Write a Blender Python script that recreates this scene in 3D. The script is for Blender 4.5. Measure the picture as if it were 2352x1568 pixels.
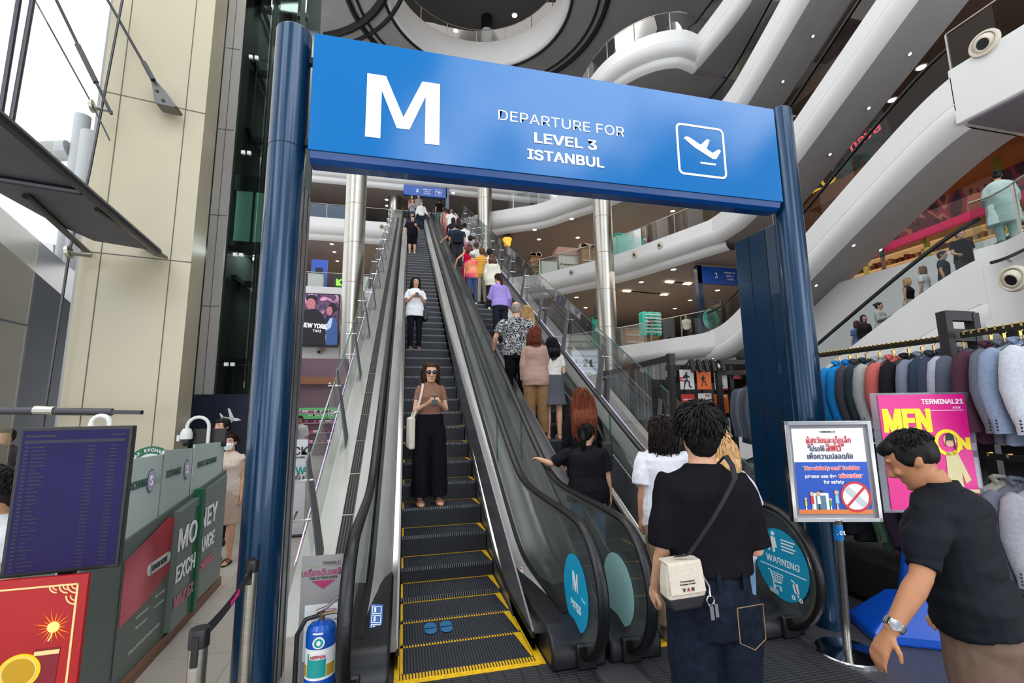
import bpy, math, random
from mathutils import Vector as V, Matrix, noise
from mathutils.geometry import tessellate_polygon
random.seed(7)
for o in list(bpy.data.objects): bpy.data.objects.remove(o)
SC = bpy.context.scene; COL = SC.collection
R = math.radians; PI = math.pi
sin, cos, tan, sqrt = math.sin, math.cos, math.tan, math.sqrt

# ---------------------------------------------------------------- camera, sky, light, exposure
ZC = 1.82
YAW, PITCH, ROLL = R(13.423), R(8.36), R(-0.659)
_f = V((sin(YAW)*cos(PITCH), cos(YAW)*cos(PITCH), sin(PITCH)))
_r = V((cos(YAW), -sin(YAW), 0)); _u = _r.cross(_f)
_r2 = _r*cos(ROLL)+_u*sin(ROLL); _u2 = -_r*sin(ROLL)+_u*cos(ROLL)
cam = bpy.data.cameras.new('camera'); cam.lens = 16; cam.sensor_width = 36; cam.clip_end = 400; cam.clip_start = .05
cam_o = bpy.data.objects.new('camera', cam); COL.objects.link(cam_o)
mw = Matrix((_r2, _u2, -_f)).transposed().to_4x4(); mw.translation = V((0, 0, ZC)); cam_o.matrix_world = mw
SC.camera = cam_o
FPX = 16/36*2352
def ray(px, py): return _r2*((px-1176)/FPX)+_u2*((784-py)/FPX)+_f
def at(px, py, x=None, y=None, z=None):
    "point of the place that the photograph shows at a pixel, on a plane of known x, y or height"
    d = ray(px, py)
    t = x/d.x if x is not None else y/d.y if y is not None else (z-ZC)/d.z
    return V((0, 0, ZC))+d*t

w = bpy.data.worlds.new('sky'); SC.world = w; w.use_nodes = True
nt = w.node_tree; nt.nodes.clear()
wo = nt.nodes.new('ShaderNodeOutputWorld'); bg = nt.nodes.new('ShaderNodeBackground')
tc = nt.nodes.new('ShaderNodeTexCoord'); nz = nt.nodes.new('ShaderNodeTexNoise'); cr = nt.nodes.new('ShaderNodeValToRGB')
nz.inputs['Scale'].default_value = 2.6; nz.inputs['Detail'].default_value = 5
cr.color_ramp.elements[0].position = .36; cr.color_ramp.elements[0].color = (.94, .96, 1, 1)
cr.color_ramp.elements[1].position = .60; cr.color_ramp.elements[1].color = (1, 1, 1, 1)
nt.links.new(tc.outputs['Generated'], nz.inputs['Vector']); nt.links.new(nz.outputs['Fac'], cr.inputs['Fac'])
# behind the camera: darkened sky, bright noise patches added to reflect in the sign
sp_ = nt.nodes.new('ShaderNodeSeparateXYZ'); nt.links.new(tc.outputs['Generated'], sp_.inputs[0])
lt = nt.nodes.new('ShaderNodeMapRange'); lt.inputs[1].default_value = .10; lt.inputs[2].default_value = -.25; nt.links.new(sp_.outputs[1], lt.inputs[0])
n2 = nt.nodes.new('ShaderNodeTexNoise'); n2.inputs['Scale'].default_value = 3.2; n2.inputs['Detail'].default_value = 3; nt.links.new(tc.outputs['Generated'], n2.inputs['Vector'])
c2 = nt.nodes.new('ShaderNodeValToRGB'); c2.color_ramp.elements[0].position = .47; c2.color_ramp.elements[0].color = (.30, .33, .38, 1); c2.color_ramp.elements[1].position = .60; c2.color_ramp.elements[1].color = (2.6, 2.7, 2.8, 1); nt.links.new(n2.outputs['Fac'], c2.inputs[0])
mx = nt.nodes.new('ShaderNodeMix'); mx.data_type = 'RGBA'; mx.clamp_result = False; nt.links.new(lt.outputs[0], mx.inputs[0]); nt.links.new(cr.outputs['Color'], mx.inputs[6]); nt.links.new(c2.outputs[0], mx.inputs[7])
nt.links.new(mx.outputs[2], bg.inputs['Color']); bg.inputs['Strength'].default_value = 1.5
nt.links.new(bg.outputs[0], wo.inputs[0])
SC.view_settings.view_transform = 'Standard'; SC.view_settings.look = 'None'
SC.view_settings.gamma = 1; SC.view_settings.use_curve_mapping = False; SC.view_settings.exposure = 0.2
def area(name, loc, sx, sy, power, color=(1, 1, 1), rot=(0, 0, 0)):
    l = bpy.data.lights.new(name, 'AREA'); l.shape = 'RECTANGLE'; l.size = sx; l.size_y = sy; l.energy = power; l.color = color
    o = bpy.data.objects.new(name, l); o.location = loc; o.rotation_euler = rot; COL.objects.link(o); return o
WARM = (1, .87, .75)
# recessed lighting of the gallery ceilings (each lights its own gallery); the atrium roof lamp is added to imitate skylight
AREA_LIGHTS = [((14, 25, 8.5), 8, 12, 330, WARM), ((-3, 31, 3.4), 14, 8, 260, WARM), ((14, 27, 13.1), 8, 12, 330, WARM),
               ((-4, 36, 8.5), 12, 8, 330, WARM), ((-3, 36, 13.1), 14, 8, 330, WARM), ((2, 35, 18.4), 12, 8, 420, WARM), ((17.5, 12, 8.4), 4, 8, 90, WARM), ((-3.4, 13, 14), 1.2, 1.2, 160, (1, .98, .95)), ((-3.4, 13, 6), 1.2, 1.2, 60, (1, .98, .95)),  # closing pair: fill lamps added to brighten the lift shaft
               ((15.5, 22, 18.5), 7, 10, 160, WARM), ((3, 15, 25.6), 9, 9, 900, (1, .97, .93)), ((-2.5, 8, 12), 3, 5, 60, (1, .97, .92)), ((3.86, 23.8, 30.6), 7, 7, 120, (1, .95, .9))]
for i, (loc, sx, sy, p, c) in enumerate(AREA_LIGHTS): area('ceiling_and_fill_wash', loc, sx, sy, p, c)

# ---------------------------------------------------------------- materials
def lin(c):
    if isinstance(c, str): c = [int(c[i:i+2], 16) for i in (0, 2, 4)]
    return tuple(((v/255)/12.92 if v/255 <= .04045 else ((v/255+.055)/1.055)**2.4) for v in c)+(1,)
_m = {}
def M(name, c, rough=.5, metal=0, spec=.5, noise_=None, emit=0, bump=None, coat=0):
    if name in _m: return _m[name]
    m = bpy.data.materials.new(name); m.use_nodes = True; n = m.node_tree; b = n.nodes['Principled BSDF']; c = lin(c)
    b.inputs['Base Color'].default_value = c; b.inputs['Roughness'].default_value = rough; b.inputs['Metallic'].default_value = metal
    b.inputs['Specular IOR Level'].default_value = spec; b.inputs['Coat Weight'].default_value = coat; m.diffuse_color = c
    if emit: b.inputs['Emission Color'].default_value = c; b.inputs['Emission Strength'].default_value = emit
    if noise_:
        sc, am, st = (list(noise_)+[(1, 1, 1)])[:3]
        t = n.nodes.new('ShaderNodeTexCoord'); mp = n.nodes.new('ShaderNodeMapping'); mp.inputs['Scale'].default_value = st
        nz = n.nodes.new('ShaderNodeTexNoise'); nz.inputs['Scale'].default_value = sc; nz.inputs['Detail'].default_value = 4
        r = n.nodes.new('ShaderNodeValToRGB'); r.color_ramp.elements[0].position = .3; r.color_ramp.elements[1].position = .7
        r.color_ramp.elements[0].color = tuple(v*(1-am) for v in c[:3])+(1,); r.color_ramp.elements[1].color = tuple(min(1, v*(1+am)) for v in c[:3])+(1,)
        n.links.new(t.outputs['Object'], mp.inputs[0]); n.links.new(mp.outputs[0], nz.inputs['Vector'])
        n.links.new(nz.outputs['Fac'], r.inputs[0]); n.links.new(r.outputs[0], b.inputs['Base Color'])
    if bump:
        sc, am, st = (list(bump)+[(1, 1, 1)])[:3]
        t = n.nodes.new('ShaderNodeTexCoord'); mp = n.nodes.new('ShaderNodeMapping'); mp.inputs['Scale'].default_value = st
        nz = n.nodes.new('ShaderNodeTexNoise'); nz.inputs['Scale'].default_value = sc; nz.inputs['Detail'].default_value = 3
        bp = n.nodes.new('ShaderNodeBump'); bp.inputs['Strength'].default_value = am; bp.inputs['Distance'].default_value = .02
        n.links.new(t.outputs['Object'], mp.inputs[0]); n.links.new(mp.outputs[0], nz.inputs['Vector'])
        n.links.new(nz.outputs['Fac'], bp.inputs['Height']); n.links.new(bp.outputs[0], b.inputs['Normal'])
    _m[name] = m; return m
def stripes(name, c1, c2, scale, axis=2, duty=.5, rough=.6, metal=0, gen=False, wob=0, spec=.5):
    "two colours in bands along an axis of the object"
    if name in _m: return _m[name]
    m = M(name, c1, rough, metal, spec); n = m.node_tree; b = n.nodes['Principled BSDF']
    t = n.nodes.new('ShaderNodeTexCoord'); s = n.nodes.new('ShaderNodeSeparateXYZ'); k = n.nodes.new('ShaderNodeMath'); k.operation = 'MULTIPLY'; k.inputs[1].default_value = scale
    f = n.nodes.new('ShaderNodeMath'); f.operation = 'FRACT'; g = n.nodes.new('ShaderNodeMath'); g.operation = 'GREATER_THAN'; g.inputs[1].default_value = duty
    x = n.nodes.new('ShaderNodeMix'); x.data_type = 'RGBA'; x.inputs[6].default_value = lin(c1); x.inputs[7].default_value = lin(c2)
    n.links.new(t.outputs['Object'], s.inputs[0]); n.links.new(s.outputs[axis], k.inputs[0]); n.links.new(k.outputs[0], f.inputs[0]); n.links.new(f.outputs[0], g.inputs[0])
    n.links.new(g.outputs[0], x.inputs[0]); n.links.new(x.outputs[2], b.inputs['Base Color']); return m
def blotch(name, cols, scale, rough=.8, st=(1, 1, 1), detail=3, hard=True, emit=0, dist=0, metal=0):
    "irregular patches of several colours (prints, tie-dye, screen pictures)"
    if name in _m: return _m[name]
    m = M(name, cols[0], rough, metal); n = m.node_tree; b = n.nodes['Principled BSDF']
    t = n.nodes.new('ShaderNodeTexCoord'); mp = n.nodes.new('ShaderNodeMapping'); mp.inputs['Scale'].default_value = st
    nz = n.nodes.new('ShaderNodeTexNoise'); nz.inputs['Scale'].default_value = scale; nz.inputs['Detail'].default_value = detail; nz.inputs['Distortion'].default_value = dist
    r = n.nodes.new('ShaderNodeValToRGB'); r.color_ramp.interpolation = 'CONSTANT' if hard else 'LINEAR'
    k = len(cols)
    for i in range(k):
        p = .33+.34*i/max(1, k-1) if not hard else (.0 if i == 0 else .36+.3*i/k)
        e = r.color_ramp.elements[i] if i < 2 else r.color_ramp.elements.new(p)
        e.position = p; e.color = lin(cols[i])
    n.links.new(t.outputs['Object'], mp.inputs[0]); n.links.new(mp.outputs[0], nz.inputs['Vector']); n.links.new(nz.outputs['Fac'], r.inputs[0]); n.links.new(r.outputs[0], b.inputs['Base Color'])
    if emit: n.links.new(r.outputs[0], b.inputs['Emission Color']); b.inputs['Emission Strength'].default_value = emit
    return m
def glassmat(name, tint, refl=.9, rough=.0, ior=1.45, body=0):
    if name in _m: return _m[name]
    m = bpy.data.materials.new(name); m.use_nodes = True; n = m.node_tree; n.nodes.clear(); m.diffuse_color = lin(tint)
    o = n.nodes.new('ShaderNodeOutputMaterial'); t = n.nodes.new('ShaderNodeBsdfTransparent'); g = n.nodes.new('ShaderNodeBsdfGlossy'); x = n.nodes.new('ShaderNodeMixShader')
    fr = n.nodes.new('ShaderNodeFresnel'); fr.inputs[0].default_value = ior; k = n.nodes.new('ShaderNodeMath'); k.operation = 'MULTIPLY'; k.inputs[1].default_value = refl
    t.inputs[0].default_value = lin(tint); g.inputs['Roughness'].default_value = rough
    n.links.new(fr.outputs[0], k.inputs[0]); n.links.new(k.outputs[0], x.inputs[0]); n.links.new(t.outputs[0], x.inputs[1]); n.links.new(g.outputs[0], x.inputs[2])
    out = x
    if body:
        d = n.nodes.new('ShaderNodeBsdfDiffuse'); d.inputs[0].default_value = lin(tint); y = n.nodes.new('ShaderNodeMixShader'); y.inputs[0].default_value = body
        n.links.new(x.outputs[0], y.inputs[1]); n.links.new(d.outputs[0], y.inputs[2]); out = y
    n.links.new(out.outputs[0], o.inputs[0]); _m[name] = m; return m

# ---------------------------------------------------------------- meshes
def wmat(o): return Matrix.Translation(o.location) @ o.rotation_euler.to_matrix().to_4x4()
class MB:
    def __init__(s): s.v = []; s.f = []; s.i = []
    def add(s, vs, fs, m=0):
        b = len(s.v); s.v += [tuple(p) for p in vs]; s.f += [[b+i for i in f] for f in fs]; s.i += [m]*len(fs); return s
    def box(s, x0, x1, y0, y1, z0, z1, m=0, T=None):
        vs = [V((x, y, z)) for x in (x0, x1) for y in (y0, y1) for z in (z0, z1)]
        if T: vs = [T @ p for p in vs]
        return s.add(vs, [(0, 1, 3, 2), (4, 6, 7, 5), (0, 4, 5, 1), (2, 3, 7, 6), (0, 2, 6, 4), (1, 5, 7, 3)], m)
    def bar(s, a, b, w, h, m=0, up=(0, 0, 1)):
        a, b = V(a), V(b); d = (b-a).normalized(); u = V(up)
        if abs(d.dot(u)) > .98: u = V((0, 1, 0))
        x = d.cross(u).normalized()*w/2; y = x.cross(d).normalized()*h/2
        vs = [p+i*x+j*y for p in (a, b) for i, j in ((-1, -1), (1, -1), (1, 1), (-1, 1))]
        return s.add(vs, [(3, 2, 1, 0), (4, 5, 6, 7), (0, 1, 5, 4), (1, 2, 6, 5), (2, 3, 7, 6), (3, 0, 4, 7)], m)
    def loft(s, rings, m=0, cap=True, close=True):
        n = len(rings[0]); vs = [p for r in rings for p in r]; fs = []
        for k in range(len(rings)-1):
            for j in range(n if close else n-1):
                a = k*n+j; b = k*n+(j+1) % n; fs.append((a, b, b+n, a+n))
        if cap: fs.append(tuple(range(n-1, -1, -1))); fs.append(tuple((len(rings)-1)*n+j for j in range(n)))
        return s.add(vs, fs, m)
    def tube(s, pts, r, n=8, m=0, cap=True, flat=1, side=None):
        pts = [V(p) for p in pts]; rs = r if isinstance(r, (list, tuple)) else [r]*len(pts); rings = []; px = None
        for k, p in enumerate(pts):
            d = (pts[min(k+1, len(pts)-1)]-pts[max(k-1, 0)]).normalized()
            if side is not None: x = (V(side)-d*d.dot(V(side))).normalized()
            else:
                a = px if px is not None else (V((0, 0, 1)) if abs(d.z) < .9 else V((1, 0, 0)))
                x = (a-d*a.dot(d)).normalized(); px = x
            y = d.cross(x); rings.append([p+(x*cos(t)+y*sin(t)*flat)*rs[k] for t in [2*PI*j/n for j in range(n)]])
        return s.loft(rings, m, cap)
    def sweep(s, pts, prof, side=(1, 0, 0), m=0, cap=True):
        "closed section (a, b): a along side, b along the in-plane normal, carried along a path"
        pts = [V(p) for p in pts]; sd = V(side); rings = []
        for k, p in enumerate(pts):
            d = (pts[min(k+1, len(pts)-1)]-pts[max(k-1, 0)]).normalized(); nn = sd.cross(d).normalized()
            rings.append([p+sd*a+nn*b for a, b in prof])
        return s.loft(rings, m, cap)
    def lathe(s, prof, c=(0, 0, 0), n=24, m=0, axis=(0, 0, 1)):
        c = V(c); z = V(axis).normalized(); x = z.orthogonal().normalized(); y = z.cross(x)
        return s.loft([[c+z*h+(x*cos(2*PI*j/n)+y*sin(2*PI*j/n))*max(r, 1e-4) for j in range(n)] for r, h in prof], m)
    def ell(s, c, rx, ry, rz, m=0, nu=12, nv=8, T=None):
        c = V(c); rings = []
        for i in range(nv+1):
            t = PI*i/nv; q = max(sin(t), .03)
            ring = [V((rx*q*cos(2*PI*j/nu), ry*q*sin(2*PI*j/nu), -rz*cos(t))) for j in range(nu)]
            rings.append([c+((T @ p) if T else p) for p in ring])
        return s.loft(rings, m)
    def prism(s, poly, ext, m=0, mside=None):
        poly = [V(p) for p in poly]; e = V(ext); n = len(poly); b = len(s.v)
        tr = tessellate_polygon([poly])
        nrm = sum(((poly[i]).cross(poly[(i+1) % n]) for i in range(n)), V())
        fl = nrm.dot(e) > 0
        s.v += [tuple(p) for p in poly]+[tuple(p+e) for p in poly]
        for t in tr:
            a, c2, d = [poly[i] for i in t]; up = (c2-a).cross(d-a).dot(nrm) > 0
            t1 = list(t) if up != fl else list(t)[::-1]
            s.f.append([b+i for i in t1]); s.i.append(m); s.f.append([b+n+i for i in t1[::-1]]); s.i.append(m)
        for i in range(n):
            j = (i+1) % n; q = [b+i, b+j, b+n+j, b+n+i]; s.f.append(q if fl else q[::-1]); s.i.append(m if mside is None else mside)
        return s
    def build(s, name, mats, parent=None, smooth=30, local=False, bev=0, kind=None, seg=2):
        me = bpy.data.meshes.new(name); me.from_pydata(s.v, [], s.f)
        for m in (mats if isinstance(mats, (list, tuple)) else [mats]): me.materials.append(m)
        if len(me.materials) > 1: me.polygons.foreach_set('material_index', s.i)
        if smooth: me.shade_smooth(); me.set_sharp_from_angle(angle=R(smooth))
        me.update(); o = bpy.data.objects.new(name, me); COL.objects.link(o)
        if parent is not None:
            o.parent = parent
            if not local: o.matrix_parent_inverse = wmat_full(parent).inverted()
        if bev:
            b = o.modifiers.new('bevel', 'BEVEL'); b.width = bev; b.segments = seg; b.limit_method = 'ANGLE'; b.angle_limit = R(40)
        if kind: o['kind'] = kind
        return o
def wmat_full(o):
    m = wmat(o)
    if o.parent: m = wmat_full(o.parent) @ o.matrix_parent_inverse @ m
    return m
def thing(name, label, cat, loc=(0, 0, 0), rz=0, group=None):
    o = bpy.data.objects.new(name, None); COL.objects.link(o); o.empty_display_size = .1; o.location = loc; o.rotation_euler = (0, 0, rz)
    o['label'] = label; o['category'] = cat
    if group: o['group'] = group
    return o
def tag(o, label, cat, group=None, kind=None):
    o['label'] = label; o['category'] = cat
    if group: o['group'] = group
    if kind: o['kind'] = kind
    if o.type == 'MESH':
        vs = o.data.vertices; n = len(vs); b = V((sum(v.co.x for v in vs)/n, sum(v.co.y for v in vs)/n, min(v.co.z for v in vs)))
        o.data.transform(Matrix.Translation(-b)); o.matrix_basis = o.matrix_basis @ Matrix.Translation(b)
    return o
def dup(root, loc=None, rz=None, label=None):
    def cp(o, p):
        c = o.copy(); COL.objects.link(c); c.parent = p
        for ch in o.children: cp(ch, c)
        return c
    r = cp(root, None)
    if loc is not None: r.location = loc
    if rz is not None: r.rotation_euler = (0, 0, rz)
    if label: r['label'] = label
    return r
LATER = []
ORD = 'leftmost second third fourth fifth sixth seventh eighth ninth tenth'.split()
def nth(i, n): return 'leftmost' if i == 0 else 'rightmost' if i == n-1 else ORD[i]+' from left'
try: FONT = bpy.data.fonts.load(bpy.utils.system_resource('DATAFILES')+'/fonts/Inter.woff2')
except Exception: FONT = None
def text(name, body, frame, size, mat, parent=None, bold=0, align='CENTER', depth=.0015, space=1, sx=1, local=False, fit=None):
    "lettering: frame = 4x4 matrix whose x is the reading direction and z faces the reader"
    c = bpy.data.curves.new(name, 'FONT'); c.body = body; c.size = size; c.align_x = align; c.align_y = 'CENTER'; c.extrude = depth; c.offset = min(bold, .009)*size
    c.space_character = space; c.resolution_u = 3; c.materials.append(mat)
    if FONT and all(ord(ch) < 128 for ch in body): c.font = FONT
    o = bpy.data.objects.new(name, c); COL.objects.link(o); o.matrix_basis = frame @ Matrix.Diagonal((sx, 1, 1, 1))
    if parent is not None:
        o.parent = parent
        if not local: o.matrix_parent_inverse = wmat_full(parent).inverted()
    LATER.append(('text', o, fit, max(0, bold-.009)*size)); return o
def frame(o, xdir, nrm):
    z = V(nrm).normalized(); x = V(xdir); x = (x-z*x.dot(z)).normalized(); y = z.cross(x)
    m = Matrix((x, y, z)).transposed().to_4x4(); m.translation = V(o); return m
def F(fr, x, y, z=0): return fr @ V((x, y, z))
def plate(mb, fr, x0, x1, y0, y1, z0=0, z1=.002, m=0): return mb.box(x0, x1, y0, y1, z0, z1, m, T=fr)
def disc(mb, fr, rx, ry, z1=.002, m=0, n=40, c=(0, 0)):
    return mb.prism([F(fr, c[0]+rx*cos(2*PI*i/n), c[1]+ry*sin(2*PI*i/n)) for i in range(n)], (fr.to_3x3() @ V((0, 0, z1))), m)
def polyplate(mb, fr, pts, z0=0, z1=.002, m=0): return mb.prism([F(fr, x, y, z0) for x, y in pts], fr.to_3x3() @ V((0, 0, z1-z0)), m)
def ringplate(mb, fr, cx, cy, r0, r1, z0=0, z1=.002, m=0, a0=0, a1=2*PI, n=40):
    for i in range(n):
        s, e = a0+(a1-a0)*i/n, a0+(a1-a0)*(i+1)/n
        polyplate(mb, fr, [(cx+r0*cos(s), cy+r0*sin(s)), (cx+r1*cos(s), cy+r1*sin(s)), (cx+r1*cos(e), cy+r1*sin(e)), (cx+r0*cos(e), cy+r0*sin(e))], z0, z1, m)
def finish():
    dg = bpy.context.evaluated_depsgraph_get()
    for it in LATER:
        o = it[1]; me = bpy.data.meshes.new_from_object(o.evaluated_get(dg))
        if it[0] == 'text':
            if it[3] > 0:
                vs = [v.co.copy() for v in me.vertices]; fs = [list(p_.vertices) for p_ in me.polygons]; nv = len(vs); av, af = [], []
                for q_, (dx, dy) in enumerate(((1, .55), (-1, .55), (1, -.55), (-1, -.55), (0, 0))): av += [v+V((dx*it[3], dy*it[3], 0)) for v in vs]; af += [[i_+q_*nv for i_ in f_] for f_ in fs]
                av = [v+V((0, 0, .00035*(i_//nv))) for i_, v in enumerate(av)]
                m0 = me.materials[0]; me.clear_geometry(); me.from_pydata(av, [], af); me.materials.clear(); me.materials.append(m0); me.update()
            if it[2]:
                xs = [v.co.x for v in me.vertices]; c = (max(xs)+min(xs))/2; q = it[2]/(max(xs)-min(xs)); me.transform(Matrix.Diagonal((q, 1, 1, 1)) @ Matrix.Translation((-c, 0, 0)))
            n = bpy.data.objects.new(o.name, me); nm = o.name; COL.objects.link(n); n.matrix_basis = o.matrix_basis.copy(); n.parent = o.parent; n.matrix_parent_inverse = o.matrix_parent_inverse.copy()
            for k in o.keys():
                if k in ('label', 'category', 'group', 'kind'): n[k] = o[k]
            cu = o.data; bpy.data.objects.remove(o); n.name = nm; bpy.data.curves.remove(cu)
        else:
            o.modifiers.clear(); o.data = me; it[2](o, me)

# shared materials
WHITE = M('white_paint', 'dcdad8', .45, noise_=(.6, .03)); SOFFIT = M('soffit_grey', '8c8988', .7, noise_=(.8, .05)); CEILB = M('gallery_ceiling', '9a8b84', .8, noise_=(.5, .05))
STEEL = M('brushed_steel', 'b8b4aa', .32, 1, noise_=(4, .12, (1, 1, 12))); CHROME = M('chrome', 'd0d0d0', .12, 1); DECK = M('deck_steel', 'cfcfcd', .34, .45, noise_=(3, .1, (8, .6, .6)))
DKSTEEL = M('dark_steel', '77797f', .3, .5, noise_=(3, .15, (6, .6, .6))); RUBBER = M('black_rubber', '0c0c10', .38, spec=.5, bump=(60, .1)); BLACK = M('black_plastic', '141416', .4); BLACKM = M('black_metal', '1c1b1d', .45, .3)
NAVY = M('navy_paint', '093250', .22, .35, coat=.3, noise_=(1.2, .06, (1, 1, .15))); SIGNBLUE = M('sign_blue', '0064a6', .10, spec=.5); LETTER = M('white_vinyl', 'f4f4f4', .4)
GLASS = glassmat('clear_glass', 'dfe8e6', .5); GLASSB = glassmat('balustrade_glass', 'e4e8e6', .5, body=.03); DKGLASS = glassmat('dark_glass', '566064', 1.0)
GEDGE = M('glass_edge', '3f6f66', .2); SKIN = M('skin', 'c9967a', .5, noise_=(9, .05)); YELLOW = M('yellow_line', 'e8b80c', .5, noise_=(40, .25))
LAMPW = M('lamp_glow', 'fff0d8', .5, emit=9); LAMPH = M('warm_lamp', 'f09a30', .5, emit=1.3)
# ================================================================ THE SETTING
def brick(name, c1, c2, mortar, w, h, rough, ms=.004, bumpy=0, metal=0, spec=.5):
    if name in _m: return _m[name]
    m = M(name, c1, rough, metal, spec); n = m.node_tree; b = n.nodes['Principled BSDF']
    t = n.nodes.new('ShaderNodeTexCoord'); k = n.nodes.new('ShaderNodeTexBrick'); k.offset = 0; k.inputs['Scale'].default_value = 1
    k.inputs['Color1'].default_value = lin(c1); k.inputs['Color2'].default_value = lin(c2); k.inputs['Mortar'].default_value = lin(mortar)
    k.inputs['Mortar Size'].default_value = ms; k.inputs['Brick Width'].default_value = w; k.inputs['Row Height'].default_value = h
    n.links.new(t.outputs['Object'], k.inputs['Vector']); n.links.new(k.outputs[0], b.inputs['Base Color'])
    if bumpy:
        bp = n.nodes.new('ShaderNodeBump'); bp.inputs['Strength'].default_value = bumpy; bp.inputs['Distance'].default_value = .004; bp.invert = True
        n.links.new(k.outputs['Fac'], bp.inputs['Height']); n.links.new(bp.outputs[0], b.inputs['Normal'])
    return m
TILE = brick('floor_tile', 'b4aea4', 'aca69c', '8a857c', .6, .6, .3, .004)
MATF = brick('entrance_matting', '3a3a3e', '35353a', '141416', .12, .028, .5, .004, .6)
GRANITE = M('dark_floor', '4a494c', .35, noise_=(30, .15))
MB().box(-9, -.42, -3, 60, -.3, 0).build('floor', TILE, smooth=0, kind='structure')
MB().box(-.42, 26, -3, 60, -.3, 0).build('floor', GRANITE, smooth=0, kind='structure')

def cat(path, n=6):
    P = [V(p) for p in path]; out = []
    for i in range(len(P)-1):
        a, b, c, d = P[max(i-1, 0)], P[i], P[i+1], P[min(i+2, len(P)-1)]
        for k in range(n):
            t = k/n; out.append(.5*((2*b)+(c-a)*t+(2*a-5*b+4*c-d)*t*t+(3*b-a-3*c+d)*t**3))
    return out+[P[-1]]
def offs(path, o):
    r = []
    for i, p in enumerate(path):
        d = (path[min(i+1, len(path)-1)]-path[max(i-1, 0)]).normalized(); r.append(V((p.x+d.y*o, p.y-d.x*o)))
    return r
FPROF = [(.3, 0), (0, 0), (0, -.60), (.012, -.61), (.012, -.625), (0, -.635), (.03, -.74), (.12, -.88), (.28, -.99), (.46, -1.02), (.46, -1.05), (.5, -1.18), (.6, -1.29), (.78, -1.35)]
def slab(name, path, z, back, prof=FPROF, mc=None):
    rings = [[V((q.x, q.y, z+dz)) for q in offs(path, o)] for o, dz in prof]
    mb = MB(); mb.loft(rings, 0, cap=False, close=False)
    bot = [V((q.x, q.y, z+prof[-1][1])) for q in offs(path, prof[-1][0])]+[V((x, y, z+prof[-1][1])) for x, y in back]
    top = [V((q.x, q.y, z)) for q in offs(path, .3)]+[V((x, y, z)) for x, y in back]
    for poly, m in ((bot, 1), (top, 2)):
        tr = tessellate_polygon([poly]); mb.add(poly, [tuple(t) for t in tr], m)
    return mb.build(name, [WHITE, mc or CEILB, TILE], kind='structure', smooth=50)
def railing(path, z, label, o=.1, h=1.0, step=1.6, color=None):
    "frameless glass balustrade on a gallery edge"
    p = offs(path, o); t = thing('glass_railing', label, 'railing', (p[0].x, p[0].y, z), 0, 'glass balustrades on the gallery edges')
    mb = MB(); mb.loft([[V((q.x, q.y, z)) for q in p], [V((q.x, q.y, z+h)) for q in p]], 0, cap=False, close=False); mb.build('glass_panel', GLASS, t)
    MB().tube([V((q.x, q.y, z+h)) for q in p], .022, 6).build('handrail', STEEL, t)
    acc = 0
    for i in range(len(p)-1):
        acc += (p[i+1]-p[i]).length
        if acc > step: acc = 0; MB().box(p[i].x-.02, p[i].x+.02, p[i].y-.02, p[i].y+.02, z, z+h-.02).build('post', STEEL, t)
    return t
EDGE = [(13.2, 16.3), (12.6, 17.9), (12.0, 19.4), (11.3, 21.2), (10.5, 22.7), (9.2, 24.5), (8.0, 26.1), (6.3, 27.2), (4.4, 28.6)]
e1 = cat([V(p) for p in EDGE[:7]]+[V((5.5, 27.2)), V((2, 27)), V((-1, 24.2)), V((-4, 23.4)), V((-18, 23.4))])
e2 = cat([V(p) for p in EDGE]+[V((2.5, 30.6)), V((0, 31.2)), V((-3, 31.6)), V((-10, 31.6))])
e3 = cat([V(p) for p in EDGE]+[V((3.4, 30.6)), V((3.2, 31.0)), V((0, 31.0)), V((-3, 31.0)), V((-10, 31.0))])
e4 = cat([V((13.4, 16.5)), V((12.1, 16.3)), V((10.7, 17.0)), V((9.6, 18.5)), V((9.2, 20.6)), V((9.4, 23.2)), V((10.6, 26.5)), V((13, 30)), V((15, 38))])
BK = [(-18, 46), (26, 46), (26, 16.3)]
slab('floor_level_one', e1, 5, BK); BK[0] = (-10, 46); slab('floor_level_two', e2, 10, BK); slab('floor_level_three', e3, 14.6, BK)
slab('floor_level_four', cat([V((12.5, 31.6)), V((8, 31.5)), V((3, 31.5)), V((-3, 31.5)), V((-10, 31.5))]), 19, [(-10, 46), (12.5, 46)])
slab('floor_level_four', e4, 19, [(26, 38), (26, 16.5)], mc=SOFFIT)
for n in ('floor_level_one', 'floor_level_two', 'floor_level_three', 'floor_level_four'): pass
for n, e, z in (('first', e1, 5), ('second', e2, 10), ('third', e3, 14.6)):
    k = len(e)*6//11
    railing(e[3:k], z, 'curved glass balustrade on the right-hand %s gallery edge above white fascia' % n)
    railing(e[-22:], z, 'straight glass balustrade on the %s gallery edge behind the left steel column' % n)
railing(e4[2:34], 19, 'curved glass balustrade on the topmost bulging white gallery')
# back walls of the galleries
WALLB = M('gallery_back_wall', '4a3a34', .8, noise_=(.7, .3)); WALLD = M('dark_shop_wall', '241d1c', .7, noise_=(.5, .4))
MB().box(-10, 26, 46, 46.3, 5, 26).build('wall_back', WALLB, smooth=0, kind='structure')
MB().box(-18, 26, 38, 38.3, 0, 3.6).build('wall_ground', WALLB, smooth=0, kind='structure')
MB().box(26, 26.3, -3, 46, 0, 27).build('wall_right', WALLB, smooth=0, kind='structure')
MB().box(-10.3, -10, 31.6, 46, 5, 26).build('wall_left', WALLD, smooth=0, kind='structure')
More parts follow.
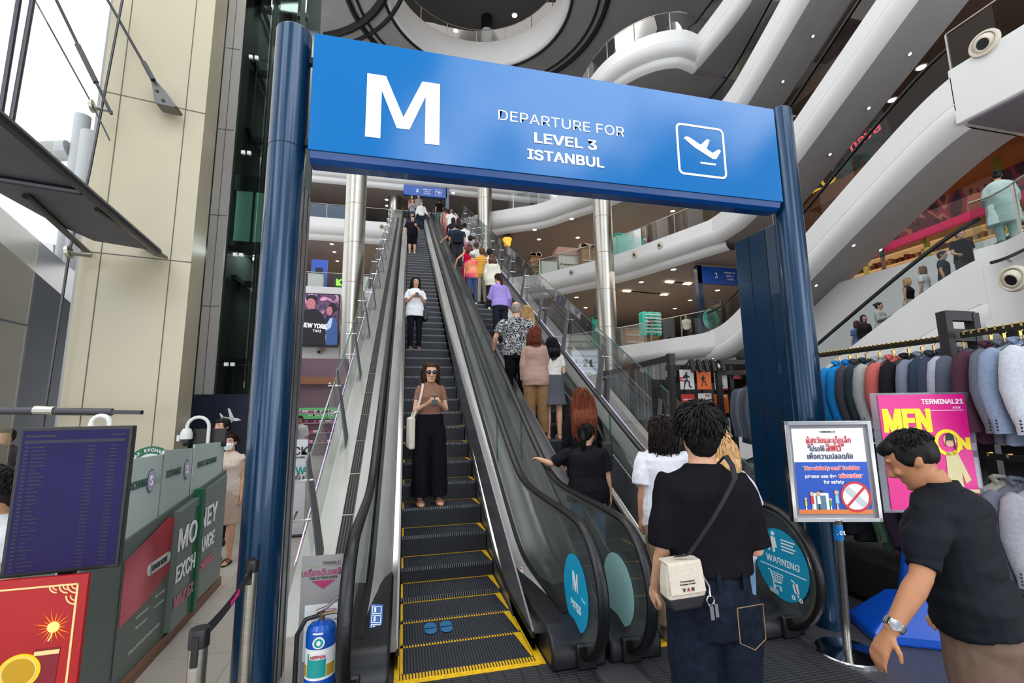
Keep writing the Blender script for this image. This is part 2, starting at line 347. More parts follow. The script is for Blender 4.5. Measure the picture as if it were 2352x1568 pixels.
# roof of the atrium with its round opening
RC = V((3.86, 23.8)); RZ = 26.0
def annulus(mb, c, r0, r1, z, m=0, n=64, a0=0, a1=2*PI):
    for i in range(n):
        s, e = a0+(a1-a0)*i/n, a0+(a1-a0)*(i+1)/n
        mb.add([V((c.x+r*cos(t), c.y+r*sin(t), z)) for r, t in ((r0, s), (r0, e), (r1, e), (r1, s))], [(0, 1, 2, 3)], m)
mb = MB(); NA = 96
def edge(a):
    d = V((cos(a), sin(a))); t = min([(30-RC.x)/d.x if d.x > 1e-6 else (-8.5-RC.x)/d.x if d.x < -1e-6 else 1e9, (46-RC.y)/d.y if d.y > 1e-6 else (9-RC.y)/d.y if d.y < -1e-6 else 1e9]); return RC+d*t
for i in range(NA):
    s_, e_ = 2*PI*i/NA, 2*PI*(i+1)/NA
    mb.add([V((RC.x+5.5*cos(s_), RC.y+5.5*sin(s_), RZ)), V((RC.x+5.5*cos(e_), RC.y+5.5*sin(e_), RZ))]+[V((q.x, q.y, RZ)) for q in (edge(e_), edge(s_))], [(0, 1, 2, 3)])
prof = [(5.5, 0), (5.42, .02), (5.3, .1), (5.24, .25), (5.24, 1.9), (5.3, 2.0), (5.6, 2.0)]
mb.loft([[V((RC.x+r*cos(2*PI*i/64), RC.y+r*sin(2*PI*i/64), RZ+h)) for i in range(64)] for r, h in prof], 1, cap=False)
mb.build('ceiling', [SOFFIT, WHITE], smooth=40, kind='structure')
DKC = M('upper_ceiling', '5a5553', .8)
mb = MB(); annulus(mb, RC, 0.01, 14, 31.5); mb.build('ceiling_upper', DKC, smooth=0, kind='structure')
mb = MB(); rr = [(14, 28), (14, 31.5)]; mb.loft([[V((RC.x+r*cos(2*PI*i/64), RC.y+r*sin(2*PI*i/64), h)) for i in range(64)] for r, h in rr], 0, cap=False); mb.build('wall_upper', DKC, smooth=40, kind='structure')
GAP = M('shadow_gap', '0b0b0c', .8)
def gapring(c, r, w, a0=0, a1=2*PI, z=RZ):
    mb = MB(); n = 60; k = [V((c.x+r*cos(a0+(a1-a0)*i/n), c.y+r*sin(a0+(a1-a0)*i/n), z-.03)) for i in range(n+1)]
    mb.tube(k, w/2, 6, side=(0, 0, 1)); mb.build('trim', GAP, kind='structure')
gapring(RC, 5.62, .16); gapring(RC, 7.25, .16); gapring(RC, 7.75, .34); gapring(V((-8, 22)), 6.9, .5, -1.2, 1.2); gapring(V((-8, 22)), 7.8, .25, -1.2, 1.2)
mb = MB()
for a in (R(-45), R(-20), R(170), R(195), R(222), R(250), R(300)): mb.bar((RC.x+5.7*cos(a), RC.y+5.7*sin(a), RZ-.02), (RC.x+(7.2 if -.9 < a < 0 else 12)*cos(a), RC.y+(7.2 if -.9 < a < 0 else 12)*sin(a), RZ-.02), .14, .06)
mb.build('trim', GAP, kind='structure')
kk = [V((RC.x+5.25*cos(PI*2*i/48), RC.y+5.25*sin(PI*2*i/48))) for i in range(49)]
railing(kk, RZ+2, 'circular glass balustrade around the round ceiling opening', o=.12)
t = thing('steel_column', 'short pale column with black collar inside the round ceiling opening', 'column', (7.3, 27.9, 28))
p0 = at(1118, 40, z=31.5); p1 = V((p0.x, p0.y, 28)); t.location = p1
MB().lathe([(.42, 0), (.42, 2.3)], p1, 24).build('shaft', WHITE, t); MB().lathe([(.43, 2.3), (.43, 3.5)], p1, 24).build('collar', BLACK, t)

# inclined escalator bodies crossing the atrium on the right
ESC_X = 13.0
def smin(a, b, k=.25):
    return .5*(a+b-sqrt((a-b)**2+k))
def smax(a, b, k=.25): return .5*(a+b+sqrt((a-b)**2+k))
def truss(name, label, x0, x1, c, h, y0, y1, zf, zt, handrail=True, nled=0):
    "white clad truss: rises towards the camera side from z=zf at y0"
    ys = [y0+(y1-y0)*i/44 for i in range(45)]
    def zp(y): return smin(smax(zf, c-.57735*y), zt)
    t = thing(name, label, 'escalator', (x0, y0, zf-h))
    rings = []
    r = .42
    for y in ys:
        z = zp(y); q = [(x0+.02, z), (x0, z-.02), (x0, z-h*.55), (x0+.012, z-h*.55-.01), (x0, z-h*.55-.03), (x0, z-h+r)]
        q += [(x0+r-r*cos(a), z-h+r-r*sin(a)) for a in (R(20), R(40), R(60), R(80))]+[(x0+r, z-h)]
        rings.append([V((a, y, b)) for a, b in q])
    mb = MB(); mb.loft(rings, 0, cap=False, close=False); mb.build('side_cladding', WHITE, t, smooth=40)
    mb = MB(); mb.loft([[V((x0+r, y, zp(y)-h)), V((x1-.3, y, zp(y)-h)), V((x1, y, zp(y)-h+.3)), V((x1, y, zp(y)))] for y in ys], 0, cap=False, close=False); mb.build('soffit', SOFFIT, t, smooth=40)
    mb = MB(); mb.loft([[V((x0+.02, y, zp(y))), V((x0+.3, y, zp(y))), V((x0+.3, y, zp(y)-.3)), V((x1-.3, y, zp(y)-.3)), V((x1-.3, y, zp(y))), V((x1, y, zp(y)))] for y in ys], 0, cap=False, close=False); mb.build('deck', DKSTEEL, t)
    if handrail:
        for x in (x0+.15, x1-.15):
            MB().loft([[V((x, y, zp(y))) for y in ys], [V((x, y, zp(y)+.82)) for y in ys]], 0, cap=False, close=False).build('balustrade_glass', GLASS, t)
            MB().sweep([V((x, y, zp(y)+.86)) for y in ys], [(-.04, -.03), (.04, -.03), (.04, .03), (-.04, .03)]).build('handrail', RUBBER, t)
    return t, zp
X1 = ESC_X+2.25
tA, zA = truss('escalator', 'white clad escalator rising from the first to the second gallery, broadest of the diagonal bands', ESC_X, X1, 14.4, 1.32, 17.6, 7.4, 5, 10)
tB, zB = truss('escalator', 'white clad escalator from the second gallery, second diagonal band from below', ESC_X+.1, X1+.1, 18.55, 1.1, 17.4, .5, 10, 18)
tC, zC2 = truss('escalator', 'white clad escalator from the third gallery, third diagonal band from below', ESC_X, X1, 23.2, 1.1, 17.4, 4, 14.6, 24)
tD, zD = truss('escalator', 'white clad escalator from the fourth gallery, cut by the top edge of the picture', ESC_X, X1, 26.9, 1.2, 17.4, 8, 19, 27)
E1X = 11.6
tE, zE = truss('escalator', 'white sided escalator carrying people, behind the clothes racks on the right', E1X, E1X+1.9, 8.93, 1.7, 15.2, 6.6, .1, 5)
# landings on the right
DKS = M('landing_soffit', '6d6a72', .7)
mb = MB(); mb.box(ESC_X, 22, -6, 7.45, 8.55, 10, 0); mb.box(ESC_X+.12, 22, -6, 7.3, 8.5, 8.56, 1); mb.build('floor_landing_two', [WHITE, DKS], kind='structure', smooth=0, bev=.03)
mb = MB(); lp = cat([V((E1X, 6.7)), V((11.58, 6.2)), V((11.2, 5.6)), V((10.8, 5.0)), V((10.6, 4.2)), V((10.6, 0)), V((10.6, -4))])
mb.prism([V((p.x, p.y, 3.3)) for p in lp]+[V((22, -4, 3.3)), V((22, 6.7, 3.3))], (0, 0, 1.7), 0); mb.build('floor_landing_one', [WHITE], kind='structure', smooth=40)
railing(lp, 5, 'glass balustrade on the right-hand landing where a person in pale robe stands', o=-.08, h=1.05, step=.9)
railing([V((ESC_X, 7.4)), V((ESC_X, 4)), V((ESC_X, 0)), V((ESC_X, -4))], 10, 'glass balustrade on the landing at the top right corner', o=-.08)
t = thing('bumper_rail', 'dark rubber bumper rail on white landing wall above the round nozzle', 'rail', (lp[2].x, lp[2].y, 4.5))
MB().tube([V((p.x-.12, p.y, 4.62)) for p in lp[4:30]], .035, 6).build('rail', BLACK, t)
for k in (7, 24): MB().bar(V((lp[k].x+.02, lp[k].y, 4.55)), V((lp[k].x-.12, lp[k].y, 4.6)), .03, .03).build('bracket', STEEL, t)
# first gallery parapet and shop beyond, right
mb = MB(); mb.box(14.6, 14.8, 5, 16.3, 1.5, 6.0); mb.build('wall_parapet', WHITE, kind='structure', smooth=0)
mb = MB(); mb.box(14.82, 25.9, 6.8, 16.2, 3.7, 4.99); mb.build('floor_gallery_right', [CEILB], kind='structure', smooth=0)
mb = MB(); mb.box(15.2, 25.9, 6, 16.3, 9.3, 9.9); mb.build('ceiling_gallery_right', M('orange_ceiling', '8a5638', .7), kind='structure', smooth=0)
MB().box(15.35, 25.9, 2, 16.3, 14.0, 14.6).build('ceiling_gallery_right', M('brown_ceiling', '6a5244', .7), kind='structure', smooth=0)

# nozzles on white fascias
def nozzle(p, nrm, r, label):
    n = V(nrm).normalized(); t = thing('jet_nozzle', label, 'air nozzle', p, 0, 'round air nozzles in the white fascias')
    MB().lathe([(r, -.01), (r, .03), (r*.93, .07), (r*.8, .075), (r*.74, .03), (r*.7, -.005)], p, 28, axis=n).build('ring', M('nozzle_cream', 'cfc6b4', .4), t)
    MB().lathe([(r*.74, .0), (r*.7, .05), (r*.5, .1), (r*.42, .1), (r*.38, .02), (.001, .0)], p, 24, axis=(n+V((0, 0, -.35))).normalized()).build('ball', [M('nozzle_cream', 'cfc6b4', .4)], t)
    MB().lathe([(r*.38, .085), (.001, .086)], p, 20, axis=(n+V((0, 0, -.35))).normalized()).build('bore', BLACK, t)
nozzle(at(2262, 100, x=ESC_X), (-1, 0, 0), .3, 'large round air nozzle in the white landing wall at the top right')
nozzle(at(2331, 640, x=10.7), (-1, .2, 0), .24, 'large round air nozzle in the white wall below the bumper rail')
def fpoint(px, py, z, e):
    "point on a fascia near a pixel"
    d = at(px, py, z=z); b = min(range(len(e)), key=lambda i: (e[i].x-d.x)**2+(e[i].y-d.y)**2); q = e[b]; dr = (e[min(b+1, len(e)-1)]-e[max(b-1, 0)]).normalized()
    return V((q.x-dr.y*.0, q.y+dr.x*.0, z-.35)), (-dr.y, dr.x, 0)
for px, py, z, e, lab in ((1522, 552, 10, e2, 'small round air nozzle in second gallery fascia, nearest to the right post'), (1455, 572, 10, e2, 'small round air nozzle in second gallery fascia, just right of the steel column'), (1320, 612, 10, e2, 'small round air nozzle in second gallery fascia, left of the steel column'), (757, 800, 5, e1, 'small round air nozzle in white fascia under the video screen'), (697, 491, 14.6, e3, 'small round air nozzle beside the left post on the upper fascia'), (866, 500, 14.6, e3, 'small round air nozzle right of the left steel column on the upper fascia')):
    p, n = fpoint(px, py, z, e); nozzle(p, n, .17, lab)

# recessed lights
def downlight(p, r=.13, label='', d=(0, 0, -1), grp='recessed lights in the gallery ceilings'):
    t = thing('downlight', label, 'ceiling light', p, 0, grp)
    MB().lathe([(r*1.25, 0), (r*1.25, .015), (r, .02)], p, 16, axis=d).build('trim_ring', WHITE, t)
    MB().lathe([(r*.95, .021), (.001, .024)], p, 16, axis=d).build('lamp', LAMPW, t)
for pts, z, r, what, grp in (
    (((1313, 502), (1228, 527), (1327, 545), (1238, 549), (1545, 484)), 13.24, .13, 'round lights in the right-hand ceiling under the third gallery', None),
    (((1473, 647), (1324, 682), (1345, 706), (1547, 618), (1585, 689), (1648, 666), (1550, 708), (1240, 711)), 8.64, .13, 'round lights in the right-hand ceiling under the second gallery', None),
    (((762, 560), (768, 578), (775, 599)), 13.24, .13, 'round lights left of the left steel column', None),
    (((888, 458), (889, 472), (1010, 452), (1041, 443)), 17.64, .13, 'round lights over the top of the escalators', None),
    (((700, 884), (702, 867), (719, 863), (738, 885), (752, 883)), 3.64, .12, 'round lights in the low ceiling under the video screen', None),
    (((968, 117), (1047, 70), (1050, 120), (1182, 35)), 31.49, .2, 'round lights seen through the round ceiling opening', 'lights above the round opening'),
    (((679, 30), (764, 93)), 25.99, .2, 'round lights in the atrium roof left of the round opening', 'lights in the atrium roof'),
    (((2050, 229), (2116, 154)), 13.99, .16, 'round lights in the brown ceiling above the broadest diagonal band', None),
    (((2172, 475),), 9.29, .16, '', None)):
    pts = sorted(pts); n = len(pts)
    for i, (px, py) in enumerate(pts): downlight(at(px, py, z=z), r, nth(i, n)+' of the '+what if what else 'single round light in the orange ceiling above the dark red mural', grp=grp or 'recessed lights in the gallery ceilings')
for (a, b) in (((1538, 647), (1578, 651)), ((1440, 668), (1525, 676))):
    p, q = at(*a, z=8.62), at(*b, z=8.62); t = thing('track_light', 'recessed dark slot light under the second gallery, '+('upper and shorter one' if a[0] > 1500 else 'lower and longer one'), 'ceiling light', p, 0, 'slot lights under the second gallery')
    MB().bar(p, q, .1, .03).build('slot', BLACK, t)
    for s in (p, q): MB().box(s.x-.22, s.x+.22, s.y-.1, s.y+.1, s.z-.04, s.z-.01).build('lamp', LAMPW, t)
def soffp(px, py, c):
    d = ray(px, py); s = (c-ZC)/(d.z+.57735*d.y); return V((0, 0, ZC))+d*s
NS = V((0, -.5, -.866))
for c, pts, lab in ((13.08, ((1960, 563), (2022, 573), (2077, 453), (2137, 466), (2212, 318), (2272, 336), (1874, 655), (1930, 663)), 'pin light in the soffit of the broadest diagonal escalator'),
               (17.45, ((1816, 175), (1870, 187), (1839, 338), (1906, 354), (2018, 98), (2089, 124), (1925, 228), (1995, 248)), 'pin light in the soffit of the second diagonal escalator'),
               (22.1, ((1748, 172), (1798, 187), (1812, 63), (1867, 83), ), 'pin light in the soffit of the third diagonal escalator')):
    ok = [q for q in sorted(pts) if ESC_X+.5 < soffp(q[0], q[1], c).x < X1]
    for i, (px, py) in enumerate(ok): downlight(soffp(px, py, c), .045, nth(i, len(ok))+' '+lab, NS, 'pin lights under the diagonal escalators')

# steel columns
def steelcol(x, y, r, z0, z1, label):
    t = thing('steel_column', label, 'column', (x, y, z0)); z = z0; k = 0
    while z < z1-.1:
        h = min(1.9, z1-z); MB().lathe([(r-.012, 0), (r, .012), (r, h-.024), (r-.012, h-.012), (r-.012, h)], (x, y, z), 32).build('sleeve', STEEL, t); z += h
steelcol(-2.40, 21.6, .47, 0, 17.8, 'round brushed steel column beside the left glass edge of the escalators')
steelcol(-1.0, 33.5, .45, 14.6, 20, 'thin steel column left of the distant blue number three sign')
steelcol(4.85, 27.5, .46, 0, 19, 'round steel column right of the top of the up escalator')
steelcol(9.75, 20.5, .47, 0, 17.6, 'round steel column in front of the curved right-hand galleries')

# left: facade columns, glass and steel
PANEL = brick('beige_panel', 'b9ae92', 'b5ab90', '6a665a', 40, 3.1, .3, .004)
def yawbox(mb, p0, dirn, wdt, dep, z0, z1, m=0):
    d = V(dirn).normalized(); n = V((-d.y, d.x, 0)); p0 = V(p0); return mb.prism([V((q.x, q.y, z0)) for q in (p0, p0+d*wdt, p0+d*wdt+n*dep, p0+n*dep)], (0, 0, z1-z0), m)
CD = V((.978, .208, 0)); CP = V((-4.42, 7.3, 0))
BEIGE = M('beige_cladding', 'b3a98e', .28, spec=.6, noise_=(.5, .06)); SEAM = M('seam', '5a564b', .7)
mb = MB(); yawbox(mb, CP, CD, 1.28, 1.0, 0, 24)
for z in (4.05, 6.5, 9.0, 11.5): yawbox(mb, CP+CD*-.003+V((.002, -.004, 0)), CD, 1.286, .02, z, z+.014, 1)
for u in (.22, 1.02): yawbox(mb, CP+CD*u+V((.0008, -.004, 0)), CD, .012, .02, 0, 24, 1)
mb.build('column_clad', [BEIGE, SEAM], kind='structure', smooth=0)
GREYC = M('grey_cladding', 'a5a29b', .35, noise_=(.7, .06))
p = at(562, 0, y=10.5); q = at(527, 0, y=10.5)
mb = MB(); mb.box(q.x, p.x, 10.5, 10.6, 0, 24)
for z in range(2, 24, 2): mb.box(q.x-.003, p.x+.003, 10.495, 10.5, z, z+.015, 1)
mb.box((q.x+p.x)/2-.006, (q.x+p.x)/2+.006, 10.495, 10.5, 0, 24, 1)
mb.build('column_grey', [GREYC, SEAM], kind='structure', smooth=0)
mb = MB(); q0 = at(500, 0, y=9.3); q1 = at(527, 0, y=10.6); mb.prism([V((q0.x, 8.6, 0)), V((q1.x, 10.6, 0)), V((q1.x-.05, 10.9, 0)), V((q0.x-.3, 8.9, 0))], (0, 0, 24)); mb.build('column_brown', M('bronze_reveal', '574a42', .3, .3), kind='structure', smooth=0)
# glazed lift shaft
SHG = glassmat('shaft_glass', 'b4c2be', 1.0, .02); SHD = M('shaft_dark', '39423f', .6, noise_=(.5, .5)); STR = M('shaft_steel', '48524e', .5, .4)
sx0 = at(563, 0, y=11.6).x; sx1 = at(655, 480, y=11.6).x
mb = MB(); mb.box(sx0, sx1, 14.2, 14.4, 0, 24); mb.box(sx0-.2, sx0, 11.8, 14.4, 0, 24); mb.build('wall_shaft', SHD, kind='structure', smooth=0)
mb = MB()
for z in range(1, 24, 2):
    mb.box(sx0, sx1, 12.6, 12.75, z, z+.14); mb.box(sx0+.05, sx0+.17, 12, 14, z, z+.12)
for x in (sx0+.4, sx0+1.1): mb.box(x, x+.12, 12.5, 12.65, 0, 24)
mb.build('trim_shaft_frame', STR, kind='structure', smooth=0)
SH0 = 11.6; ng = 0
SP = (sx1-sx0)/2
for i in range(2):
    for k in range(8):
        x0, x1, z0 = sx0+i*SP+.01, sx0+(i+1)*SP-.01, k*2.6+.3
        MB().box(x0, x1, SH0, SH0+.03, z0, z0+2.58).build('window_%d' % (ng := ng+1), SHG, kind='structure', smooth=0)
mb = MB()
for i in range(3):
    for k in range(9):
        z = k*2.6+.29
        for dx in (-.25, .25): mb.box(sx0+i*SP+dx-.04, sx0+i*SP+dx+.04, SH0-.06, SH0, z-.04, z+.04) if sx0 < sx0+i*SP+dx < sx1 else None
mb.build('trim_glass_clamps', M('clamp_white', 'd9d9d4', .4), kind='structure', smooth=0)
t = thing('lift_car', 'pale lit glass lift car inside the dark shaft behind the left post', 'lift', (sx0+.5, 12.1, 6))
c = at(538, 490, y=11.9); c.x = max(c.x, sx0+.5)
MB().box(c.x-.4, c.x+.4, 11.8, 12.4, c.z-.75, c.z+.55).build('cabin', M('lift_lit', '8fb8a8', .3, emit=.35), t); MB().box(c.x-.45, c.x+.45, 11.75, 12.45, c.z+.55, c.z+.95).build('roof', STR, t); MB().box(c.x-.03, c.x+.03, 11.77, 11.8, c.z-.75, c.z+.55).build('door_mullion', CHROME, t); MB().box(c.x-.45, c.x+.45, 11.75, 12.45, c.z-.85, c.z-.75).build('floor_plate', STR, t)
# ================================================================ MAIN ESCALATORS
TOPZ = 14.6
def nose(y): u = .57735*y-2.80; return .5*(u+sqrt(u*u+.03))
def path(h, c, y0, ztop, n=70, k=.03, flat0=None):
    "points of a line that is level at height h, then climbs at thirty degrees (z = .577 y + c), then levels out"
    ye = (ztop-c)/.57735; pts = []
    ys = [y0+(7.5-y0)*i/26 for i in range(27)]+[7.5+(ye-1-7.5)*i/8 for i in range(1, 9)]+[ye-1+i*.25 for i in range(1, 15)]
    return [V((0, y, smin(smax(h, .57735*y+c, k), ztop, .06))) for y in ys]
def shift(p, x, dz=0): return [V((x, q.y, q.z+dz)) for q in p]
TREAD = stripes('step_tread', '1d2026', '3e424b', 46, 0, .55, .5, .2); RISER = stripes('step_riser', '14161b', '23262d', 46, 0, .55, .5, .2)
NOSEM = stripes('step_nose', '8d9196', '1d2026', 46, 0, .3, .4, .3); YEL = stripes('yellow_comb', 'e0b010', '2a2612', 46, 0, .62, .5)
FOOT = M('footprint_blue', '2a6f9e', .5)
def step_mesh():
    mb = MB(); W0, W1 = .02, .98
    mb.box(W0, W1, .02, .40, -.03, 0, 0); mb.box(W0, W1, 0, .02, -.03, 0, 2)
    mb.box(W0, W1, .0, .02, -.232, -.03, 1)
    mb.box(W0, W1, .375, .40, 0, .0015, 3); mb.prism([V((W1-.012, .02, 0)), V((W1, .02, 0)), V((W1, .40, 0)), V((W1-.06, .40, 0))], (0, 0, .0018), 4)
    mb.box(W0, W0+.02, .02, .40, 0, .0015, 4)
    o = mb.build('step', [TREAD, RISER, NOSEM, YEL, YELLOW], smooth=0); me = o.data; bpy.data.objects.remove(o); return me
STEP = step_mesh()
BRIGHT = M('skirt_trim', 'd8d8d4', .25, 1); LEDW = M('led_strip', 'c9b8f0', .5, emit=1.1)
def escalator(x0, name, label, W=1.0):
    e = thing(name, label, 'escalator', (x0+.5, 3.5, 0))
    # steps
    k = 0; y = 3.53
    while nose(y) < TOPZ and k < 76:
        s = bpy.data.objects.new('step', STEP); COL.objects.link(s); s.parent = e; s.matrix_parent_inverse = wmat_full(e).inverted(); s.scale.x = W; s.location = (x0, y, min(nose(y)-nose(3.53)+.002, TOPZ)); y += .4; k += 1
    mb = MB(); yt = y; mb.box(x0, x0+W, yt, yt+3, TOPZ-.2, TOPZ); mb.build('upper_landing', DKSTEEL, e)
    # comb plate and landing grille
    mb = MB(); mb.box(x0-.02, x0+W+.02, 3.42, 3.47, 0, .006, 0); mb.box(x0+.0, x0+W, 3.47, 3.53, 0, .008, 1); mb.box(x0-.02, x0+.015, 3.47, 4.2, 0, .01, 0); mb.box(x0+W-.015, x0+W+.04, 3.42, 4.2, 0, .01, 0)
    mb.build('comb_plate', [YELLOW, YEL], e)
    MB().box(x0-.3, x0+W+.35, 1.0, 3.42, 0, .004).build('landing_grille', MATF, e, smooth=0)
    # both sides
    pn = path(.02, -2.83, 3.6, TOPZ+.02); 
    for sgn, xs in ((-1, x0), (1, x0+W)):
        def X(d): return xs+sgn*d
        # skirt panel (vertical) with brush and bright trim
        mb = MB(); mb.loft([shift(pn, X(-.004), -.35), shift(pn, X(-.004), .1), shift(pn, X(.012), .1), shift(pn, X(.012), -.35)], 0, cap=False); mb.build('skirt_panel', DKSTEEL, e, smooth=0)
        mb = MB(); mb.sweep(shift(pn, X(.035), .12), [(-.03, -.02), (.03, -.02), (.03, .02), (-.03, .02)]); mb.build('skirt_trim', BRIGHT, e)
        mb = MB(); mb.sweep(shift(pn, X(.0), .09), [(-.012, -.02), (.012, -.02), (.012, .02), (-.012, .02)]); mb.build('skirt_brush', BLACK, e)
        # inner deck sloping up to the glass, gap line, outer lip
        mb = MB(); A, B = shift(pn, X(.06), .13), shift(pn, X(.24), .21); mb.loft([A, B], 0, cap=False, close=False); mb.build('inner_deck', DECK, e, smooth=60)
        mb = MB(); mb.sweep(shift(pn, X(.255), .2), [(-.02, -.03), (.02, -.03), (.02, .03), (-.02, .03)]); mb.build('glass_channel', BLACK, e)
        # glass balustrade panels with a rounded front end
        pg = path(.93, -1.98, 3.45, TOPZ+.9); gx = X(.30)
        front = [V((gx, 3.45-.42*sin(t), .51+.42*cos(t))) for t in [PI*i/16 for i in range(17)]]
        poly = [q for q in front]+[V((gx, 4.9, .18))]
        low = path(.18, -2.62, 4.9, TOPZ+.2)
        segs = 14
        up = shift([q for q in pg if q.y <= 6.5], gx); lo = [V((gx, q.y, smax(.18, .57735*q.y-2.62, .03))) for q in up]
        mb = MB(); ply = front[::-1]+up+lo[::-1]
        mb.prism([V((gx-.006, q.y, q.z)) for q in ply], (.012, 0, 0), 0, 1); mb.build('glass_panel', [GLASSB, GEDGE], e, smooth=0)
        ya = up[-1].y
        ye = (TOPZ+1.98+.9)/.57735
        n = 7
        for i in range(n):
            a, b = ya+.02+(ye-ya)*i/n, ya+(ye-ya)*(i+1)/n
            mb = MB(); mb.prism([V((gx-.006, a, .57735*a-2.62)), V((gx-.006, b, .57735*b-2.62)), V((gx-.006, b, .57735*b-1.98)), V((gx-.006, a, .57735*a-1.98))], (.012, 0, 0), 0, 1); mb.build('glass_panel', [GLASSB, GEDGE], e, smooth=0)
        # handrail
        ph = path(.98, -1.93, 3.42, TOPZ+.95); arc = [V((0, 3.42-.46*sin(t), .52+.46*cos(t))) for t in [PI*i/20 for i in range(21)]]
        full = shift([V((0, 3.62, .075))]+arc[::-1]+ph[1:], gx)
        hp = [(.042*cos(t), .026*sin(t)) for t in [2*PI*i/12 for i in range(12)]]
        MB().sweep(full, hp).build('handrail', RUBBER, e, smooth=60)
        MB().sweep([V((q.x, q.y, q.z)) for q in shift(arc[::-1][3:]+ph[1:], gx, 0)], [(-.018, -.045), (.018, -.045), (.018, -.02), (-.018, -.02)]).build('handrail_guide', STEEL, e)
        # newel base with handrail inlet
        mb = MB(); bx0, bx1 = sorted((X(.05), X(.46)))
        prof = [V((bx0, 3.30, 0)), V((bx0, 3.30, .12)), V((bx0, 3.36, .21)), V((bx0, 3.48, .25)), V((bx0, 4.5, .23)), V((bx0, 4.95, .24)), V((bx0, 4.95, 0))]
        mb.prism(prof, (bx1-bx0, 0, 0)); mb.build('newel_base', M('newel_black', '26272b', .32, .4), e, smooth=40, bev=.02)
        mb = MB(); mb.box(gx-.075, gx+.075, 3.27, 3.31, .0, .17); mb.build('handrail_inlet', BLACK, e, bev=.015)
    return e
E_L = escalator(0.0, 'escalator', 'left escalator of the pair, carrying people down towards the camera')
E_R = escalator(1.95, 'escalator', 'right escalator of the pair, crowded with people riding up', .78)
# blue footprints on the first flat step of the left escalator
fr = frame((.33, 4.16, 0.012), (1, 0, 0), (0, 0, 1)); mb = MB()
for dx in (-.065, .065):
    polyplate(mb, fr, [(dx-.05, .008), (dx+.05, .008), (dx+.045, .07), (dx+.02, .1), (dx-.02, .1), (dx-.045, .07)], 0, .002); polyplate(mb, fr, [(dx-.05, -.008), (dx-.045, -.07), (dx-.02, -.1), (dx+.02, -.1), (dx+.045, -.07), (dx+.05, -.008)], 0, .002)
mb.build('footprint_mark', FOOT, E_L)
# decking between the two escalators and stainless side decks
pd = path(.2, -2.62, 4.2, TOPZ+.2)
mb = MB(); mb.loft([shift(pd, 1.26), shift(pd, 1.42, .03), shift(pd, 1.54, .03), shift(pd, 1.69)], 0, cap=False, close=False); o = mb.build('middle_deck', M('middle_deck', '8a8c8e', .3, .5, noise_=(3, .2, (8, .6, .6))), smooth=50)
o.parent = E_L; o.matrix_parent_inverse = wmat_full(E_L).inverted()
ls = E_L
pl = path(-.2, -2.50, 3.9, TOPZ+.2); pl = [q for q in pl if q.z > -.19]
pl = [V((0, 4.33+.3*i/10, 0)) for i in range(1)]+[V((0, q.y, .57735*q.y-2.50)) for q in pl if .57735*q.y-2.50 > 0.02]
DECKL = M('deck_steel_light', 'a4a6a3', .38, .7, noise_=(2, .06, (6, .5, .5)))
mb = MB(); mb.loft([shift(pl, -.30, .02), shift(pl, -.43, 0), shift(pl, -.62, 0), shift(pl, -.95, 0), shift(pl, -.98, -.3), shift(pl, -.98, -.9)], 0, cap=False, close=False); mb.build('deck_sheet', DECKL, ls, smooth=30)
mb = MB(); mb.add([V((-.3, 4.33, 0)), V((-.3, 4.8, 0)), V((-.3, 4.8, .29)), V((-.3, 4.36, .02))], [(0, 1, 2, 3)]); mb.build('end_plate', DKSTEEL, ls)
GRL = stripes('grille_bars', '101010', '4a4b4c', 34, 0, .55, .5, .5)
mb = MB(); yy = 4.9; k = 0
while yy < 28 and k < 90:
    L = .62; z0 = .57735*yy-2.50+.006; z1 = .57735*(yy+L-.02)-2.50+.006
    g = MB(); g.add([V((-.62, yy, z0)), V((-.50, yy, z0)), V((-.50, yy+L-.02, z1)), V((-.62, yy+L-.02, z1))], [(0, 1, 2, 3)]); g.build('grille_panel', GRL, ls, smooth=0); yy += L; k += 1
def side_glass(x, sgn, parent, y0, ctop, cbot, n, step, y_end):
    for i in range(n):
        a, b = y0+step*i, y0+step*(i+1)-.03
        if a > y_end: break
        mb = MB(); m2 = 5
        R_ = []
        for j in range(m2+1):
            u = j/m2; xx = x-sgn*.10*(1-u)**2
            R_.append([V((xx, y, .57735*y+cbot+(ctop-cbot)*u)) for y in (a, b)])
        mb.loft(R_, 0, cap=False, close=False)
        mb.build('outer_glass', GLASSB, parent, smooth=60)
        mb = MB(); mb.bar(V((x, a, .57735*a+ctop)), V((x, b, .57735*b+ctop)), .014, .012, 1); mb.build('glass_edge', GEDGE, parent)
        # curved steel fin carrying the glass on two clamps
        R2 = []
        for j in range(9):
            u = j/8; xx = x-sgn*(.17*(1-u)**1.6+.02+.03*sin(PI*u)); z = .57735*a+cbot-.03+.98*u; w2 = .075*(1-u)+.075
            R2.append([V((xx-.007, a-w2, z-.577*w2)), V((xx+.007, a-w2, z-.577*w2)), V((xx+.007, a+w2*.6, z+.4*w2)), V((xx-.007, a+w2*.6, z+.4*w2))])
        f = MB(); f.loft(R2); fo = f.build('fin', M('fin_steel', '6a6a6c', .5, .4), parent, smooth=30); fo = parent
        for h in (.35, .72):
            f = MB(); c = V((x+sgn*.01, a-.01, .57735*a+cbot+h)); f.tube([c+V((-sgn*.1, -.06, 0)), c+V((sgn*.06, -.07, 0)), c+V((sgn*.06, .09, .05))], .013, 6); f.build('clamp', CHROME, fo)
side_glass(-.93, -1, ls, 5.0, -1.66, -2.46, 14, 1.75, 27)
mb = MB(); ql = [q for q in pl if q.y > 4.9]; mb.loft([shift(ql, -.965, .0), shift(ql, -.985, -.03), shift(ql, -.985, -.06)], 0, cap=False, close=False); mb.build('led_strip', LEDW, ls)
rs = E_R
